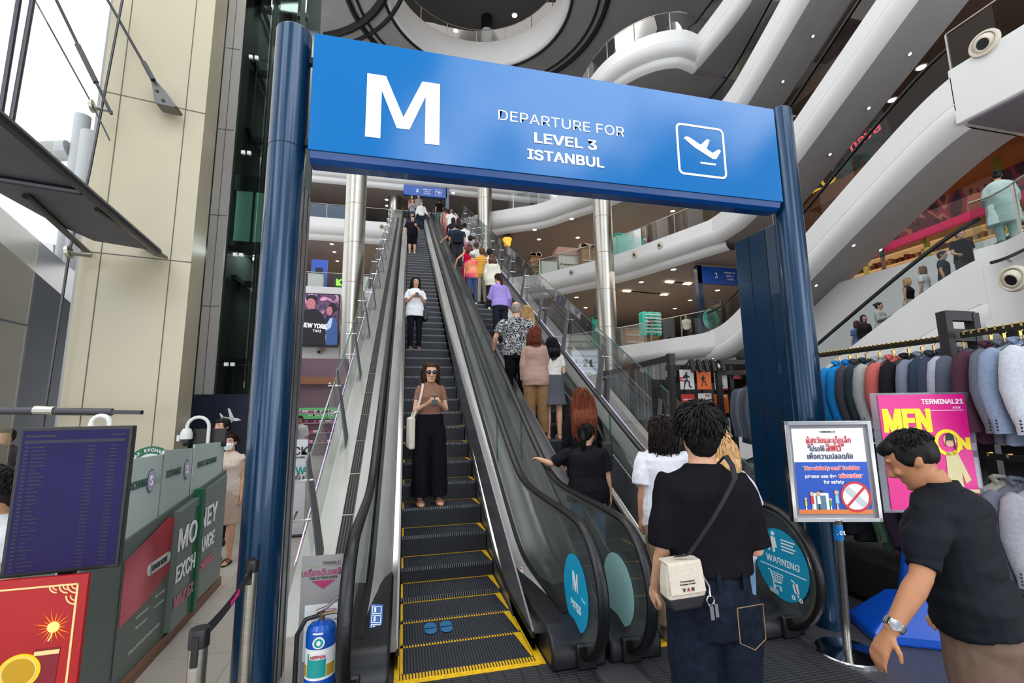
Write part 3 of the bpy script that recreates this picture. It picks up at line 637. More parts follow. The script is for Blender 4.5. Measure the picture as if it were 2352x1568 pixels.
pr = [V((0, q.y, .57735*q.y-2.36)) for q in path(-.2, -2.36, 3.9, TOPZ+.2) if .57735*q.y-2.36 > 0.02]
mb = MB(); mb.loft([shift(pr, 3.06, .06), shift(pr, 3.12, 0), shift(pr, 3.46, 0), shift(pr, 3.48, -.3), shift(pr, 3.48, -.9)], 0, cap=False, close=False); mb.build('deck_sheet', DECK, rs, smooth=30)
mb = MB(); qr = [q for q in pr if q.y > 4.7]; mb.loft([shift(qr, 3.42, .012), shift(qr, 3.455, .012)], 0, cap=False, close=False); mb.build('led_strip', LEDW, rs)
mb = MB(); mb.loft([shift(pr, 3.09, 0), shift(pr, 3.09, -.9)], 0, cap=False, close=False); mb.build('side_cladding', DECK, rs)
side_glass(3.52, 1, rs, 4.05, -1.21, -2.36, 14, 1.75, 27)
# underside closing the two escalators
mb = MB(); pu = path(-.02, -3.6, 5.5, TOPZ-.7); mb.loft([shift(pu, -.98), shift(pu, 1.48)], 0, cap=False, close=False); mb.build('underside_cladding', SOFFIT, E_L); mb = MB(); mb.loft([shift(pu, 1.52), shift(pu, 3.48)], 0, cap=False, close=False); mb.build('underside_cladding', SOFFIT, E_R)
# round stickers on the balustrade glass
CY = M('cyan_sticker', '12a5cf', .4); FROST = M('frosted_sticker', '9fcac6', .5); CYW = M('warning_cyan', '1696bd', .4)
fr = frame((1.29, 3.44, .455), (0, 1, 0), (-1, 0, 0)); fr = frame((1.288, 3.44, .455), (0, -1, 0), (-1, 0, 0))
mb = MB(); disc(mb, fr, .245, .265); o = mb.build('glass_sticker', CY, E_L); o['label'] = 'bright cyan round sticker lettered M Floor Paris on balustrade glass'
text('lettering', 'M', frame(F(fr, .01, .075, .003), (0, -1, 0), (-1, 0, 0)), .25, LETTER, o, bold=.012, sx=.8)
text('lettering', 'PARIS', frame(F(fr, 0, -.10, .003), (0, -1, 0), (-1, 0, 0)), .105, LETTER, o, bold=.004, sx=.95)
text('lettering', 'Floor', frame(F(fr, .165, -.005, .003), (0, -1, 0), (-1, 0, 0)), .05, M('pale_cyan', '8fd6ea', .4), o)
fr = frame((1.638, 3.45, .445), (0, -1, 0), (-1, 0, 0)); mb = MB(); disc(mb, fr, .255, .25); o = mb.build('glass_sticker', FROST, E_R); o['label'] = 'plain frosted pale green round sticker on balustrade glass'
fr = frame((3.012, 3.31, .545), (0, -1, 0), (-1, 0, 0)); mb = MB(); disc(mb, fr, .268, .272); ws = mb.build('warning_sticker', CYW, E_R); ws['label'] = 'large blue round WARNING sticker with pushchair and trolley symbols'
text('lettering', 'WARNING', frame(F(fr, .02, .02, .003), (0, -1, 0), (-1, 0, 0)), .098, LETTER, ws, bold=.006)
mb = MB(); plate(mb, fr, -.22, .24, -.045, -.038, .002, .004)
# woman and child
c = (-.06, .17); disc(mb, fr, .018, .018, .004, c=(c[0], c[1]+.055)); polyplate(mb, fr, [(c[0]-.02, c[1]+.03), (c[0]+.02, c[1]+.03), (c[0]+.035, c[1]-.05), (c[0]+.012, c[1]-.05), (c[0]+.012, c[1]-.09), (c[0]-.012, c[1]-.09), (c[0]-.012, c[1]-.05), (c[0]-.035, c[1]-.05)], .002, .004)
disc(mb, fr, .011, .011, .004, c=(c[0]-.05, c[1]-.01)); polyplate(mb, fr, [(c[0]-.062, c[1]-.026), (c[0]-.038, c[1]-.026), (c[0]-.042, c[1]-.09), (c[0]-.058, c[1]-.09)], .002, .004)
for i in range(4): plate(mb, fr, .02, .16-.02*(i % 2), .19-.025*i, .20-.025*i, .002, .003)
# trolley
def line(mb, fr, pts, w): 
    for (ax, ay), (bx, by) in zip(pts, pts[1:]):
        L = math.hypot(bx-ax, by-ay); nx, ny = -(by-ay)/L*w/2, (bx-ax)/L*w/2; polyplate(mb, fr, [(ax+nx, ay+ny), (ax-nx, ay-ny), (bx-nx, by-ny), (bx+nx, by+ny)], .002, .004)
line(mb, fr, [(-.14, -.075), (-.12, -.075), (-.09, -.16), (-.01, -.15)], .007)
for u in (0, .33, .66, 1): line(mb, fr, [(-.116+.022*u, -.085-.06*u), (.012-.018*u, -.085-.06*u)], .005)
for u in (.05, .3, .55, .8, 1): line(mb, fr, [(-.116+.128*u, -.085), (-.094+.088*u, -.145)], .004)
line(mb, fr, [(-.09, -.16), (-.095, -.185), (-.01, -.18)], .006)
for x in (-.085, -.02): ringplate(mb, fr, x, -.2, .006, .013, .002, .004, n=14)
# pushchair
line(mb, fr, [(.09, -.09), (.12, -.10), (.15, -.20)], .009); polyplate(mb, fr, [(.10, -.12), (.15, -.10), (.16, -.17), (.12, -.18)], .002, .004)
for x in (.10, .17): ringplate(mb, fr, x, -.215, .008, .017, .002, .004, n=14)
for i in range(3): plate(mb, fr, -.14, -.05, -.222-.012*i, -.217-.012*i, .002, .003)
mb.build('symbol', LETTER, ws)
# pictogram sticker on the inner deck of the left escalator
fr = frame((-.16, 3.78, .255), (1, 0, 0), (.25, -.55, .8)); mb = MB(); plate(mb, fr, -.045, .045, -.15, .15, 0, .002, 0)
for i in range(4):
    y0 = -.14+i*.071; plate(mb, fr, -.036, .036, y0, y0+.062, .002, .0025, 1); plate(mb, fr, -.03, .03, y0+.006, y0+.056, .0025, .003, 0); plate(mb, fr, -.02, -.005, y0+.012, y0+.05, .003, .0035, 1); line(mb, fr, [(.0, y0+.015), (.022, y0+.045)], .006)
o = mb.build('pictogram_sticker', [M('pictogram_blue', '1f62ad', .4), LETTER], E_L); o['label'] = 'blue sticker strip of four safety pictograms'
fr = frame((1.17, 4.62, .235), (.35, 1, 0), (-.45, -.1, .9)); mb = MB(); plate(mb, fr, -.06, .06, -.03, .03, 0, .003, 0); plate(mb, fr, -.06, .06, -.03, -.024, .003, .004, 1); plate(mb, fr, .025, .045, -.01, .02, .003, .004, 1)
o = mb.build('deck_label', [LETTER, M('label_red', 'c0364a', .5)], E_L); o['label'] = 'small white and red label stuck to the deck'
# ================================================================ PORTAL SIGN
PY = 3.39
pt = thing('portal_sign', 'big blue overhead sign on two round posts, lettered M departure for level 3 Istanbul', 'sign', (1.25, PY, 0))
def sidebox(mb, x0, x1, y0, y1, z0, z1, m=0): return mb.box(x0, x1, y0, y1, z0, z1, m)
for (x, zt) in ((-.87, 4.66), (3.52, 4.66)):
    s = 1 if x < 0 else -1
    mb = MB(); mb.lathe([(.125, 0), (.125, 3.70), (.121, 3.704), (.121, 3.71), (.125, 3.714), (.125, zt), (.118, zt+.008), (.001, zt+.008)] if x < 0 else [(.125, 0), (.125, zt), (.118, zt+.008), (.001, zt+.008)], (x, PY, 0), 40); mb.build('post', NAVY, pt)
    mb = MB(); mb.box(x-.09, x+.09, PY+.02, PY+(.44 if x < 0 else .62), 0, 3.55); mb.build('post_fin', NAVY if x > 0 else DKSTEEL, pt, bev=.008)
    mb = MB()
    for yy in ((.2, .34) if x < 0 else (.2, .42)): mb.box(x-.094, x+.094, PY+yy, PY+yy+.008, 0, 3.54)
    mb.build('fin_joint', BLACK, pt)
    for z in (3.78, 4.45): MB().bar((x, PY, z), (x+s*.2, PY, z), .05, .05).build('bracket', BLACKM, pt)
sb0, sb1, sz0, sz1 = -.70, 3.36, 3.68, 4.60
mb = MB(); prof = [V((sb0, PY-.1, sz0)), V((sb0, PY-.1, sz1)), V((sb0, PY+.06, sz1)), V((sb0, PY+.10, sz0-.0)), V((sb0, PY+.07, sz0-.07)), V((sb0, PY-.04, sz0-.075)), V((sb0, PY-.08, sz0-.05))]
mb.prism(prof, (sb1-sb0, 0, 0)); mb.build('sign_box', M('sign_box_blue', '003f80', .3, coat=.2), pt, smooth=20, bev=.006)
mb = MB(); mb.box(sb0-.005, sb1+.005, PY-.115, PY-.1, sz0-.005, sz1+.005); face = mb.build('sign_face', SIGNBLUE, pt)
fr = frame((1.33, PY-.115, 4.14), (1, 0, 0), (0, -1, 0)); mb = MB(); mb.box(0, 0, 0, 0, 0, 0)
def sgn(px, py): p = at(px, py, y=PY-.115); return p.x-1.33, p.z-4.14
def letters(t, px, py, hpx_top, hpx_bot, parent, bold, cap=.72, sx=1, mat=LETTER, fr=fr):
    pass
fr = frame(at(927, 252, y=PY-.116), (1, 0, 0), (0, -1, 0)); mb = MB(); polyplate(mb, fr, [(x*.272, y*.258) for x, y in ((-1, -1), (-1, 1), (-.50, 1), (0, -.25), (.50, 1), (1, 1), (1, -1), (.60, -1), (.60, .52), (.17, -.62), (-.17, -.62), (-.60, .52), (-.60, -1))], 0, .004); mb.build('letter', LETTER, face)
SF = PY-.117
def sg_(px, py): p = at(px, py, y=SF); return frame(p, (1, 0, 0), (0, -1, 0))
text('lettering', 'DEPARTURE FOR', sg_(1294, 284), .172, LETTER, face, fit=1.10); text('lettering', 'LEVEL 3', sg_(1300, 325), .165, LETTER, face, bold=.024, fit=.545); text('lettering', 'ISTANBUL', sg_(1301, 364), .165, LETTER, face, bold=.024, fit=.665)
def plane_icon(fr, s, parent, mat=LETTER, w=.04):
    "departing aeroplane in a rounded square outline; s = half side"
    mb = MB(); r = .22*s
    for (a0, cx, cy) in ((0, 1, 1), (PI/2, -1, 1), (PI, -1, -1), (1.5*PI, 1, -1)): ringplate(mb, fr, cx*(s-r), cy*(s-r), r-w*s*2, r, 0, .003, a0=a0, a1=a0+PI/2, n=8)
    t = w*s*2
    for sg in (-1, 1):
        plate(mb, fr, -s+r, s-r, sg*s-(t if sg > 0 else 0), sg*s+(t if sg < 0 else 0), 0, .003); plate(mb, fr, sg*s-(t if sg > 0 else 0), sg*s+(t if sg < 0 else 0), -s+r, s-r, 0, .003)
    P = [(-.62, .50), (-.50, .56), (-.18, .44), (.02, .36), (.34, .74), (.50, .70), (.32, .27), (.50, .20), (.66, .46), (.80, .44), (.64, .02), (.46, .0), (-.30, .28)]
    P = [(-.66, .36), (-.52, .40), (.02, .16), (.22, .42), (.34, .44), (.26, .06), (.48, -.06), (.66, .16), (.78, .16), (.68, -.22), (.56, -.26), (-.46, .18)]
    Q = [(-.70, .42), (-.60, .50), (-.46, .48), (-.02, .24), (.26, .50), (.38, .48), (.22, .12), (.46, -.02), (.72, .16), (.82, .10), (.60, -.24), (.46, -.26), (-.30, .12)]
    polyplate(mb, fr, [(x*s, y*s) for x, y in Q], 0, .003)
    plate(mb, fr, -.08*s, .56*s, -.50*s, -.43*s, 0, .003)
    return mb.build('aeroplane_symbol', mat, parent)
plane_icon(frame(at(1611, 347, y=PY-.116), (1, 0, 0), (0, -1, 0)), .245, face)
# smaller blue level signs in the galleries
def level_sign(p, w, h, num, sub, label, post=None, yaw=0):
    t = thing('level_sign', label, 'sign', p, yaw, None); mb = MB(); mb.box(-w/2, w/2, -.12, .12, 0, h); fc = mb.build('sign_box', M('level_sign_blue', '0f4fa8', .35), t, local=True)
    f = lambda x, z: frame((x, -.122, z), (1, 0, 0), (0, -1, 0))
    text('lettering', num, f(-w*.19, h*.5), h*.62, LETTER, fc, bold=.02, local=True)
    for i, s in enumerate(('ARRIVAL AT',)+sub): text('lettering', s, f(w*.04, h*(.70-.2*i)), h*.19, LETTER, fc, bold=.015, local=True)
    o = plane_icon(f(w*.30, h*.5), h*.30, fc); o.matrix_parent_inverse = Matrix.Identity(4)
    if post:
        for x, d in post: MB().box(x-.12, x+.12, -.12, .12, -d, h+.05).build('post', NAVY, t, local=True)
    return t
c = at(977, 442, y=32.0); level_sign(V((c.x, 32, c.z-.35)), 3.1, .75, '3', ('LEVEL 3', 'ISTANBUL'), 'distant blue number 3 sign over the top of the pair of escalators', [(1.6, c.z-.35-14.6)])
a = at(1597, 615, z=5+3.05); b = at(1735, 632, y=a.y); q = at(1612, 762, z=5)
y1 = 18.6; a = at(1598, 612, y=y1); b = at(1600, 650, y=y1); c2 = at(1733, 640, y=y1)
level_sign(V(((a.x+c2.x)/2, y1, b.z)), c2.x-a.x, a.z-b.z, '1', ('LEVEL 1', 'TOKYO'), 'blue number 1 level sign on a post beside the first gallery railing', [(-(c2.x-a.x)/2+.1, b.z-5)], 0)
y3 = 18.8; a = at(1555, 160, y=y3); b = at(1558, 196, y=y3); c3 = at(1660, 180, y=y3)
level_sign(V(((a.x+c3.x)/2, y3, b.z)), c3.x-a.x, a.z-b.z, '3', ('LEVEL 3',), 'blue number 3 sign high up, half hidden behind a diagonal escalator', [(-(c3.x-a.x)/2+.12, b.z-14.6)], R(-8))

# ================================================================ LEFT FACADE
ROD = M('rod_steel', '4a4a4e', .35, .8); 
def rod(pts, r, label, y, extra=None, name='tension_rod', n=8):
    P = [at(a, b, y=y) for a, b in pts]; t = thing(name, label, 'cable', P[-1]); MB().tube(P, r, n).build('rod', ROD, t)
    if extra: MB().tube([at(a, b, y=y) for a, b in extra], r*1.7, 10).build('turnbuckle', ROD, t)
    return t
rod([(50, -40), (0, 270)], .022, 'left of two dark upright cables against the white sky', 5.0)
rod([(82, -40), (23, 300)], .022, 'right of two dark upright cables against the white sky', 5.0)
rod([(80, 0), (212, 240), (252, 322)], .010, 'thin dark cable slanting down to the steel glass fitting', 6.9)
rod([(110, -40), (256, 262)], .02, 'steel tension rod with turnbuckle ending at the tube fitting', 6.9, [(178, 103), (221, 190)])
rod([(285, -20), (205, 400), (160, 575), (95, 1000)], .016, 'long upright cable left of the beige column', 7.0)
t = rod([(230, -30), (352, 184)], .02, 'steel tension rod ending in a pierced bracket high on the beige column', 7.1, [(330, 143), (352, 184)])
def bracket(pts, y, dy, parent):
    mb = MB(); mb.prism([at(a, b, y=y) for a, b in pts], (0, dy, 0)); mb.build('bracket', M('bracket_steel', '6e6c68', .4, .7), parent, bev=.01)
bracket([(346, 184), (352, 178), (378, 206), (405, 242), (402, 246), (356, 236), (350, 205)], 7.15, .22, t)
for (px, py) in ((360, 208), (374, 230)): MB().lathe([(.022, -.004), (.022, .002)], at(px, py, y=7.14), 12, axis=(0, -1, 0)).build('bolt_hole', BLACK, t)
def spider(px, py, qx, qy, label):
    t = thing('glass_fitting', label, 'fitting', at(px, py, y=6.95)); MB().tube([at(px, py, y=6.95), at(qx, qy, y=7.1)], .032, 12).build('arm', STEEL, t); MB().lathe([(.085, -.02), (.085, .02)], at(px-2, py-2, y=6.93), 20, axis=(1, .1, .2)).build('disc', STEEL, t)
spider(214, 246, 257, 255, 'round steel glass fitting on a short tube, upper of two beside the beige column'); spider(160, 581, 209, 586, 'round steel glass fitting on a short tube, lower of two beside the beige column')
t = thing('canopy', 'dark grey slatted canopy hung outside the glass at left', 'canopy', at(200, 480, y=6.6))
cz = at(360, 575, y=7.1).z; CANM = M('canopy_grey', '504e55', .6, noise_=(2, .1))
cp = [at(a, b, z=cz) for a, b in ((-60, 215), (360, 577), (315, 556), (215, 527), (-60, 408))]
mb = MB(); mb.prism([at(a, b, z=cz) for a, b in ((-80, 200), (362, 577), (216, 553), (130, 515), (-80, 400))], (0, 0, .05)); mb.build('panel', CANM, t)
for pts, r in ((((-60, 220), (362, 577)), .05), (((-40, 405), (186, 441)), .035), (((60, 450), (208, 585)), .035), (((223, 480), (362, 575)), .03)): MB().tube([at(a, b, z=cz-.03) for a, b in pts], r, 8).build('beam', ROD, t)
bracket([(300, 545), (315, 540), (362, 574), (362, 580), (330, 572)], 7.1, .3, t)
t = thing('tube_rail', 'horizontal steel tube with flat end bracket across the beige column foot', 'rail', at(160, 946, y=6.6)); MB().tube([at(-40, 943, y=6.8), at(258, 946, y=6.8)], .045, 10).build('tube', ROD, t); MB().bar(at(250, 946, y=6.8), at(326, 947, y=6.8), .07, .05).build('bracket', ROD, t); MB().tube([at(80, 942, y=6.8), at(125, 943, y=6.8)], .055, 10).build('sleeve', STEEL, t)
# glass panes of the facade
FG = glassmat('facade_glass', 'fafbfb', .35)
for k, (ya, yb) in enumerate(((.8, 3.0), (3.05, 5.2), (5.25, 7.3))):
    for j in range(4): MB().box(-4.9, -4.88, ya, yb, j*3.0, j*3.0+2.97).build('window_%d' % (30+k*4+j), FG, kind='structure', smooth=0)
mb = MB(); a, b = at(252, 20, y=8.8), at(305, 0, y=8.8); mb.box(a.x, b.x+.3, 8.8, 9.4, 0, 26); mb.build('column_reveal', M('reveal_grey', '8b8a87', .6, noise_=(.8, .05)), kind='structure', smooth=0)
# outside: vent pipes and a dark glazed neighbour
t = thing('rooftop_vent', 'pale grey stepped vent pipe outside against the white sky', 'pipe', at(175, 500, y=16)); VG = M('vent_grey', 'a9abab', .6)
for (px0, px1, p0, p1) in ((152, 201, 300, 560), (167, 203, 264, 310)):
    a, b = at(px0, p1, y=16), at(px1, p1, y=16); zt = at(px0, p0, y=16).z; MB().lathe([((b.x-a.x)/2, 0), ((b.x-a.x)/2, zt+.2), (.01, zt+.2)], ((a.x+b.x)/2, 16, -.2), 24).build('pipe', VG, t)
MB().tube([at(60, 352, y=16), at(160, 345, y=16)], .3, 12).build('branch_pipe', VG, t)
NB = M('neighbour_dark', '262628', .18, spec=.6, noise_=(.35, .35)); a = at(170, 705, y=12)
mb = MB(); mb.prism([at(-260, 330, y=12), at(168, 700, y=12), at(168, 960, y=12), V((a.x, 12, -.2)), V((-14, 12, -.2))], (0, 2.5, 0)); o = mb.build('neighbour_building', [NB], smooth=0); tag(o, 'dark glazed neighbouring building with sloping top edge outside at left', 'building')
mb = MB(); mb.prism([at(-60, 505, y=18), at(62, 548, y=18), at(122, 560, y=18), at(122, 800, y=18), at(-60, 800, y=18)], (0, 3, 0)); o = mb.build('neighbour_building', [M('pale_render', 'c9cbcc', .7)], smooth=0); tag(o, 'pale building outside behind the dark glazed one', 'building')
# video screen on the first gallery edge
SCR = blotch('screen_picture', ['120c1e', '2b1c3c', '5a3550', '1c1e35', 'b87a9a', '3d4a78', '0c0a14'], .75, .3, (1.2, 1, 1), 3, False, 1.0, 1.6)
ys = 22.7; a, b = at(140, 760, y=ys), at(776, 795, y=ys); zt = at(700, 672, y=ys).z; z0 = at(730, 796, y=ys).z
t = thing('video_screen', 'long glowing video screen over the white fascia, lettered NEW YORK', 'screen', ((a.x+b.x)/2, ys, z0)); mb = MB(); mb.box(a.x, b.x, ys, ys+.25, z0, zt); fc = mb.build('casing', BLACK, t)
mb = MB(); mb.box(a.x+.05, b.x-.05, ys-.02, ys, z0+.25, zt-.05); fc = mb.build('picture', SCR, t)
# portrait figures on the screen
FLESH = M('screen_flesh', 'a8606c', .5, emit=.5); DKN = M('screen_night', '0d0b16', .5, emit=.2); BLUEJ = M('screen_blue', '2c4f80', .5, emit=.4); PALE = M('screen_pale', '9fb0cc', .5, emit=.5)
fr = frame(((a.x+b.x)/2, ys-.022, 0), (1, 0, 0), (0, -1, 0)); cx = (a.x+b.x)/2
def sp(px, py): p = at(px, py, y=ys-.022); return p.x-cx, p.z
PMAT = [DKN, FLESH, BLUEJ, PALE]
for pl_, m in (([(688, 792), (690, 728), (700, 712), (726, 708), (742, 722), (747, 748), (748, 792)], 0), ([(748, 792), (750, 748), (757, 730), (768, 728), (775, 744), (775, 792)], 2), ([(748, 760), (750, 746), (758, 731), (764, 731), (760, 752)], 3)):
    mb = MB(); polyplate(mb, fr, [sp(*q_) for q_ in pl_], 0, .004+.003*m); mb.build('portrait', PMAT[m], fc)
for cen, rx, ry, m in (((714, 697), .20, .26, 1), ((716, 686), .25, .20, 0), ((757, 714), .13, .22, 1), ((764, 706), .20, .24, 0), ((449, 720), .3, 1.1, 0), ((440, 690), .2, .3, 1), ((180, 720), .5, .8, 2), ((185, 748), .4, .3, 1)):
    mb = MB(); disc(mb, fr, rx, ry, .004+.003*m, 0, 20, sp(*cen)); mb.build('portrait', PMAT[m], fc)
x, z = sp(722, 748); text('lettering', 'NEW YORK', frame((cx+x, ys-.06, z), (1, 0, -.06), (0, -1, 0)), .40, M('screen_white', 'f0f0f4', .5, emit=.9), fc, bold=.02, fit=1.1)
x, z = sp(728, 760); text('lettering', 'TAXI', frame((cx+x, ys-.06, z), (1, 0, -.06), (0, -1, 0)), .22, M('screen_white', 'f0f0f4', .5, emit=.9), fc)
# second gallery left: poster, clothes display, neon letter
t = thing('poster', 'blue lit poster of a figure beyond the second gallery railing at left', 'poster', at(733, 630, y=34)); p = at(733, 625, y=34); MB().box(p.x-.55, p.x+.55, 34, 34.1, 10, 12.6).build('panel', M('poster_blue', '2a4aa0', .5, emit=.6), t); MB().box(p.x-.25, p.x+.25, 33.97, 34, 10.2, 12.0).build('figure', M('poster_dark', '141a30', .5), t)
p = at(778, 648, y=33); t = thing('neon_letter', 'green neon letter K at the second gallery left of the steel column', 'sign', p); text('lettering', 'K', frame(p, (1, 0, 0), (0, -1, 0)), .8, M('neon_green', '7dff3a', .5, emit=2.2), t, bold=.02, depth=.04)
MB().box(p.x-.3, p.x+.9, p.y+.06, p.y+.2, p.z-.5, p.z+.5).build('backboard', WALLD, t)
for (x0, x1, p0, p1, z, lab) in ((805, 845, 632, 660, 10, 'white display cabinet right of the left steel column on the second gallery'), (706, 740, 640, 660, 10, 'pale low counter beside the blue poster on the second gallery')):
    a, b = at(x0, p1, y=33), at(x1, p1, y=33); t = thing('display_cabinet', lab, 'cabinet', ((a.x+b.x)/2, 33, 10)); MB().box(a.x, b.x, 33, 33.6, 10, 11.2).build('body', WHITE, t); MB().box(a.x-.03, b.x+.03, 32.97, 33.63, 11.2, 11.26).build('top', STEEL, t)
# big wheel-like light and a folded banner, upper left gallery
p = at(770, 440, y=36); t = thing('wheel_lamp', 'radiating wire wheel lamp behind the upper left gallery railing', 'lamp', p)
mb = MB()
for i in range(28):
    a = 2*PI*i/28; mb.bar(p, p+V((2.6*cos(a), .1, 2.6*sin(a))), .03, .03)
mb.build('spokes', M('wire_brass', 'a8793c', .4, .6), t); MB().lathe([(.35, -.1), (.3, .1), (.01, .12)], p, 20, axis=(0, -1, 0)).build('hub', M('wire_hub', '9a7440', .4, .4), t); MB().box(p.x-.06, p.x+.06, p.y+.1, p.y+.2, 14.6, p.z).build('stand', BLACKM, t)
p = at(735, 476, y=31.4); MB().box(p.x-1.6, p.x+2.0, 31.45, 31.5, 14.65, 15.7).build('gallery_banner', M('banner_grey', '6f7488', .6)); o = bpy.data.objects['gallery_banner']; tag(o, 'grey-blue banner behind the glass of the upper left gallery', 'banner')
# shops on the ground floor beyond
p = at(715, 1000, y=20); t = thing('shoe_shop', 'brightly lit shoe shop wall with green and pink panels, between left post and escalator', 'shop', (p.x, 20.5, 0))
a, b = at(650, 1060, y=20.5), at(790, 1060, y=20.5); zt = at(700, 930, y=20.5).z
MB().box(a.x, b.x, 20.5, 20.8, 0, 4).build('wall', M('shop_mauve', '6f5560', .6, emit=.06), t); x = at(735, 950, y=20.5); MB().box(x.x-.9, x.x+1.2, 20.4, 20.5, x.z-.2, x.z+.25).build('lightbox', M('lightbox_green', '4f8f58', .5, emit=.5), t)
text('lettering', 'SKECHERS', frame((x.x+.2, 20.38, x.z+.02), (1, 0, 0), (0, -1, 0)), .36, LETTER, t, bold=.02)
mb = MB()
for i in range(4): mb.box(a.x+.2, b.x-.2, 20.3, 20.5, .5+.4*i, .54+.4*i)
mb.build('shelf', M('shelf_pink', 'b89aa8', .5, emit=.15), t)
mb = MB(); random.seed(3)
for i in range(4):
    for k in range(14): xx = a.x+.4+(b.x-a.x-.8)*k/14; mb.ell((xx, 20.35, .58+.4*i), .1, .13, .05, random.randrange(3), 8, 5)
o = mb.build('shoes', [M('shoe_a', '3b2f4a', .6), M('shoe_b', 'e0c0d0', .6), M('shoe_c', 'b04a7a', .6)], t); o['kind'] = 'stuff'
MB().box(a.x, b.x, 20.2, 20.5, 2.9, 3.2).build('valance', M('copper_band', '8a5a3c', .5), t)
# ================================================================ MONEY EXCHANGE BOOTH
BD = V((-.055, 1, 0)).normalized(); BN = V((BD.y, -BD.x, 0)); B0 = V((-1.757, 3.9, 0))
def bp(y, z=0, o=0): return B0+BD*((y-3.9)/BD.y)+BN*o+V((0, 0, z))
def bx(mb, y0, y1, z0, z1, o0, o1, m=0): return mb.prism([bp(y0, z0, o0), bp(y1, z0, o0), bp(y1, z0, o1), bp(y0, z0, o1)], (0, 0, z1-z0), m)
BG = M('booth_green_grey', '545f5a', .4, noise_=(1, .08)); BGD = M('booth_dark_green', '0f5a38', .4); WOODP = M('plinth_wood', '7b5640', .5, noise_=(4, .2, (1, .2, 4)))
bt = thing('exchange_booth', 'green money exchange booth with lettered boards and frosted glass screen', 'booth', bp(4.4, 0, -.3))
bx(MB(), 2.95, 5.75, 0, .09, -.75, .015).build('plinth', WOODP, bt)
tz = lambda y: 1.0+.10*(y-3.74)
mb = MB(); mb.prism([bp(2.95, .09), bp(5.7, .09), bp(5.7, tz(5.7)), bp(2.95, tz(2.95))], BN*-.08); mb.prism([bp(5.62, .09, -.08), bp(5.7, .09, -.08), bp(5.7, tz(5.7), -.08), bp(5.62, tz(5.7), -.08)], BN*-1.2); front = mb.build('front_board', BG, bt)
mb = MB(); mb.prism([bp(2.95, tz(2.95)-.02, -.03), bp(5.65, tz(5.65)-.02, -.03), bp(5.65, tz(5.65), -.03), bp(2.95, tz(2.95), -.03)], BN*-.55); mb.build('counter_top', BG, bt)
for (y0, y1) in ((3.0, 4.12), (4.14, 4.72), (4.76, 5.6)):
    mb = MB(); mb.prism([bp(y0, tz(y0), -.02), bp(y1, tz(y1), -.02), bp(y1, 1.50, -.02), bp(y0, 1.53, -.02)], BN*-.014); mb.build('glass_screen', [glassmat('frost_glass', 'c4d2cc', .6, .05, body=.78)], bt)
    MB().bar(bp(y1+.01, tz(y1), -.03), bp(y1+.01, 1.5, -.03), .02, .02).build('screen_post', STEEL, bt)
def bfr(y, z, o=.004): return frame(bp(y, z, o), BD, BN)
GT = M('green_letter', '3d5a50', .5); PINKO = M('pink_letter', 'c97a8a', .5); DKT = M('dark_letter', '2d3330', .5)
text('lettering', 'EXCHANGE', bfr(3.77, 1.33, -.015), .105, GT, bt, bold=.012, sx=.78); text('lettering', 'MAX', bfr(4.06, 1.33, -.015), .10, M('faint_letter', '9fb0aa', .5), bt, bold=.01, sx=.6)
text('lettering', 'XCHANGE', bfr(4.34, 1.34, -.015), .10, GT, bt, bold=.012, sx=.85); text('lettering', 'MAX EXCHANGE', bfr(5.12, 1.34, -.015), .10, GT, bt, bold=.012, sx=.95)
for y in (3.94, 4.60):
    mb = MB(); disc(mb, bfr(y, 1.33, -.016), .055, .085, .003, 0); disc(mb, bfr(y, 1.33, -.013), .046, .072, .003, 1); o = mb.build('coin_logo', [M('logo_grey', '5f6f6a', .5), M('logo_lilac', 'b7a6cf', .5)], bt); text('lettering', 'S', bfr(y, 1.33, -.009), .13, LETTER, o, bold=.02, sx=.8)
# picture board, left
mb = MB(); fr = bfr(3.95, .6, .002); w_ = .36
mb.prism([bp(3.62, .16, .003), bp(4.36, .16, .003), bp(4.36, tz(4.36)-.07, .003), bp(3.62, tz(3.62)-.12, .003)], BN*.006); mb.build('graphic_board', M('board_grey_green', '5a625c', .35), bt)
mb = MB(); mb.prism([bp(3.63, .46, .010), bp(4.05, .50, .010), bp(4.33, .58, .010), bp(4.36, .98, .010), bp(4.25, 1.01, .010), bp(3.63, .86, .010)], BN*.003); mb.build('red_panel', blotch('red_panel', ['c02030', '9c1c2c', 'd86a78'], 1.1, .25, detail=1, hard=False), bt)
fr = bfr(4.14, .70, .014); mb = MB(); plate(mb, fr, -.15, .15, -.04, .04, 0, .004); disc(mb, fr, .04, .04, .004, c=(-.15, 0)); disc(mb, fr, .04, .04, .004, c=(.15, 0)); o = mb.build('pill_label', M('pale_pill', 'cfd3cf', .4), bt); text('lettering', 'OPEN NOW', bfr(4.14, .70, .019), .075, DKT, o, bold=.012, sx=.85)
text('lettering', 'maxexchangethailand.com', bfr(4.03, .235, .011), .052, M('dim_letter', 'aab0ac', .5), bt)
for i, (yy, zz, s) in enumerate(((3.95, .43, '@maxexchange'), (3.95, .36, 'Max Exchange'), (4.22, .46, 'Max Exchange'), (4.22, .39, 'maxexchange'))): text('lettering', s, bfr(yy, zz, .011), .034, M('dim_letter', 'aab0ac', .5), bt)
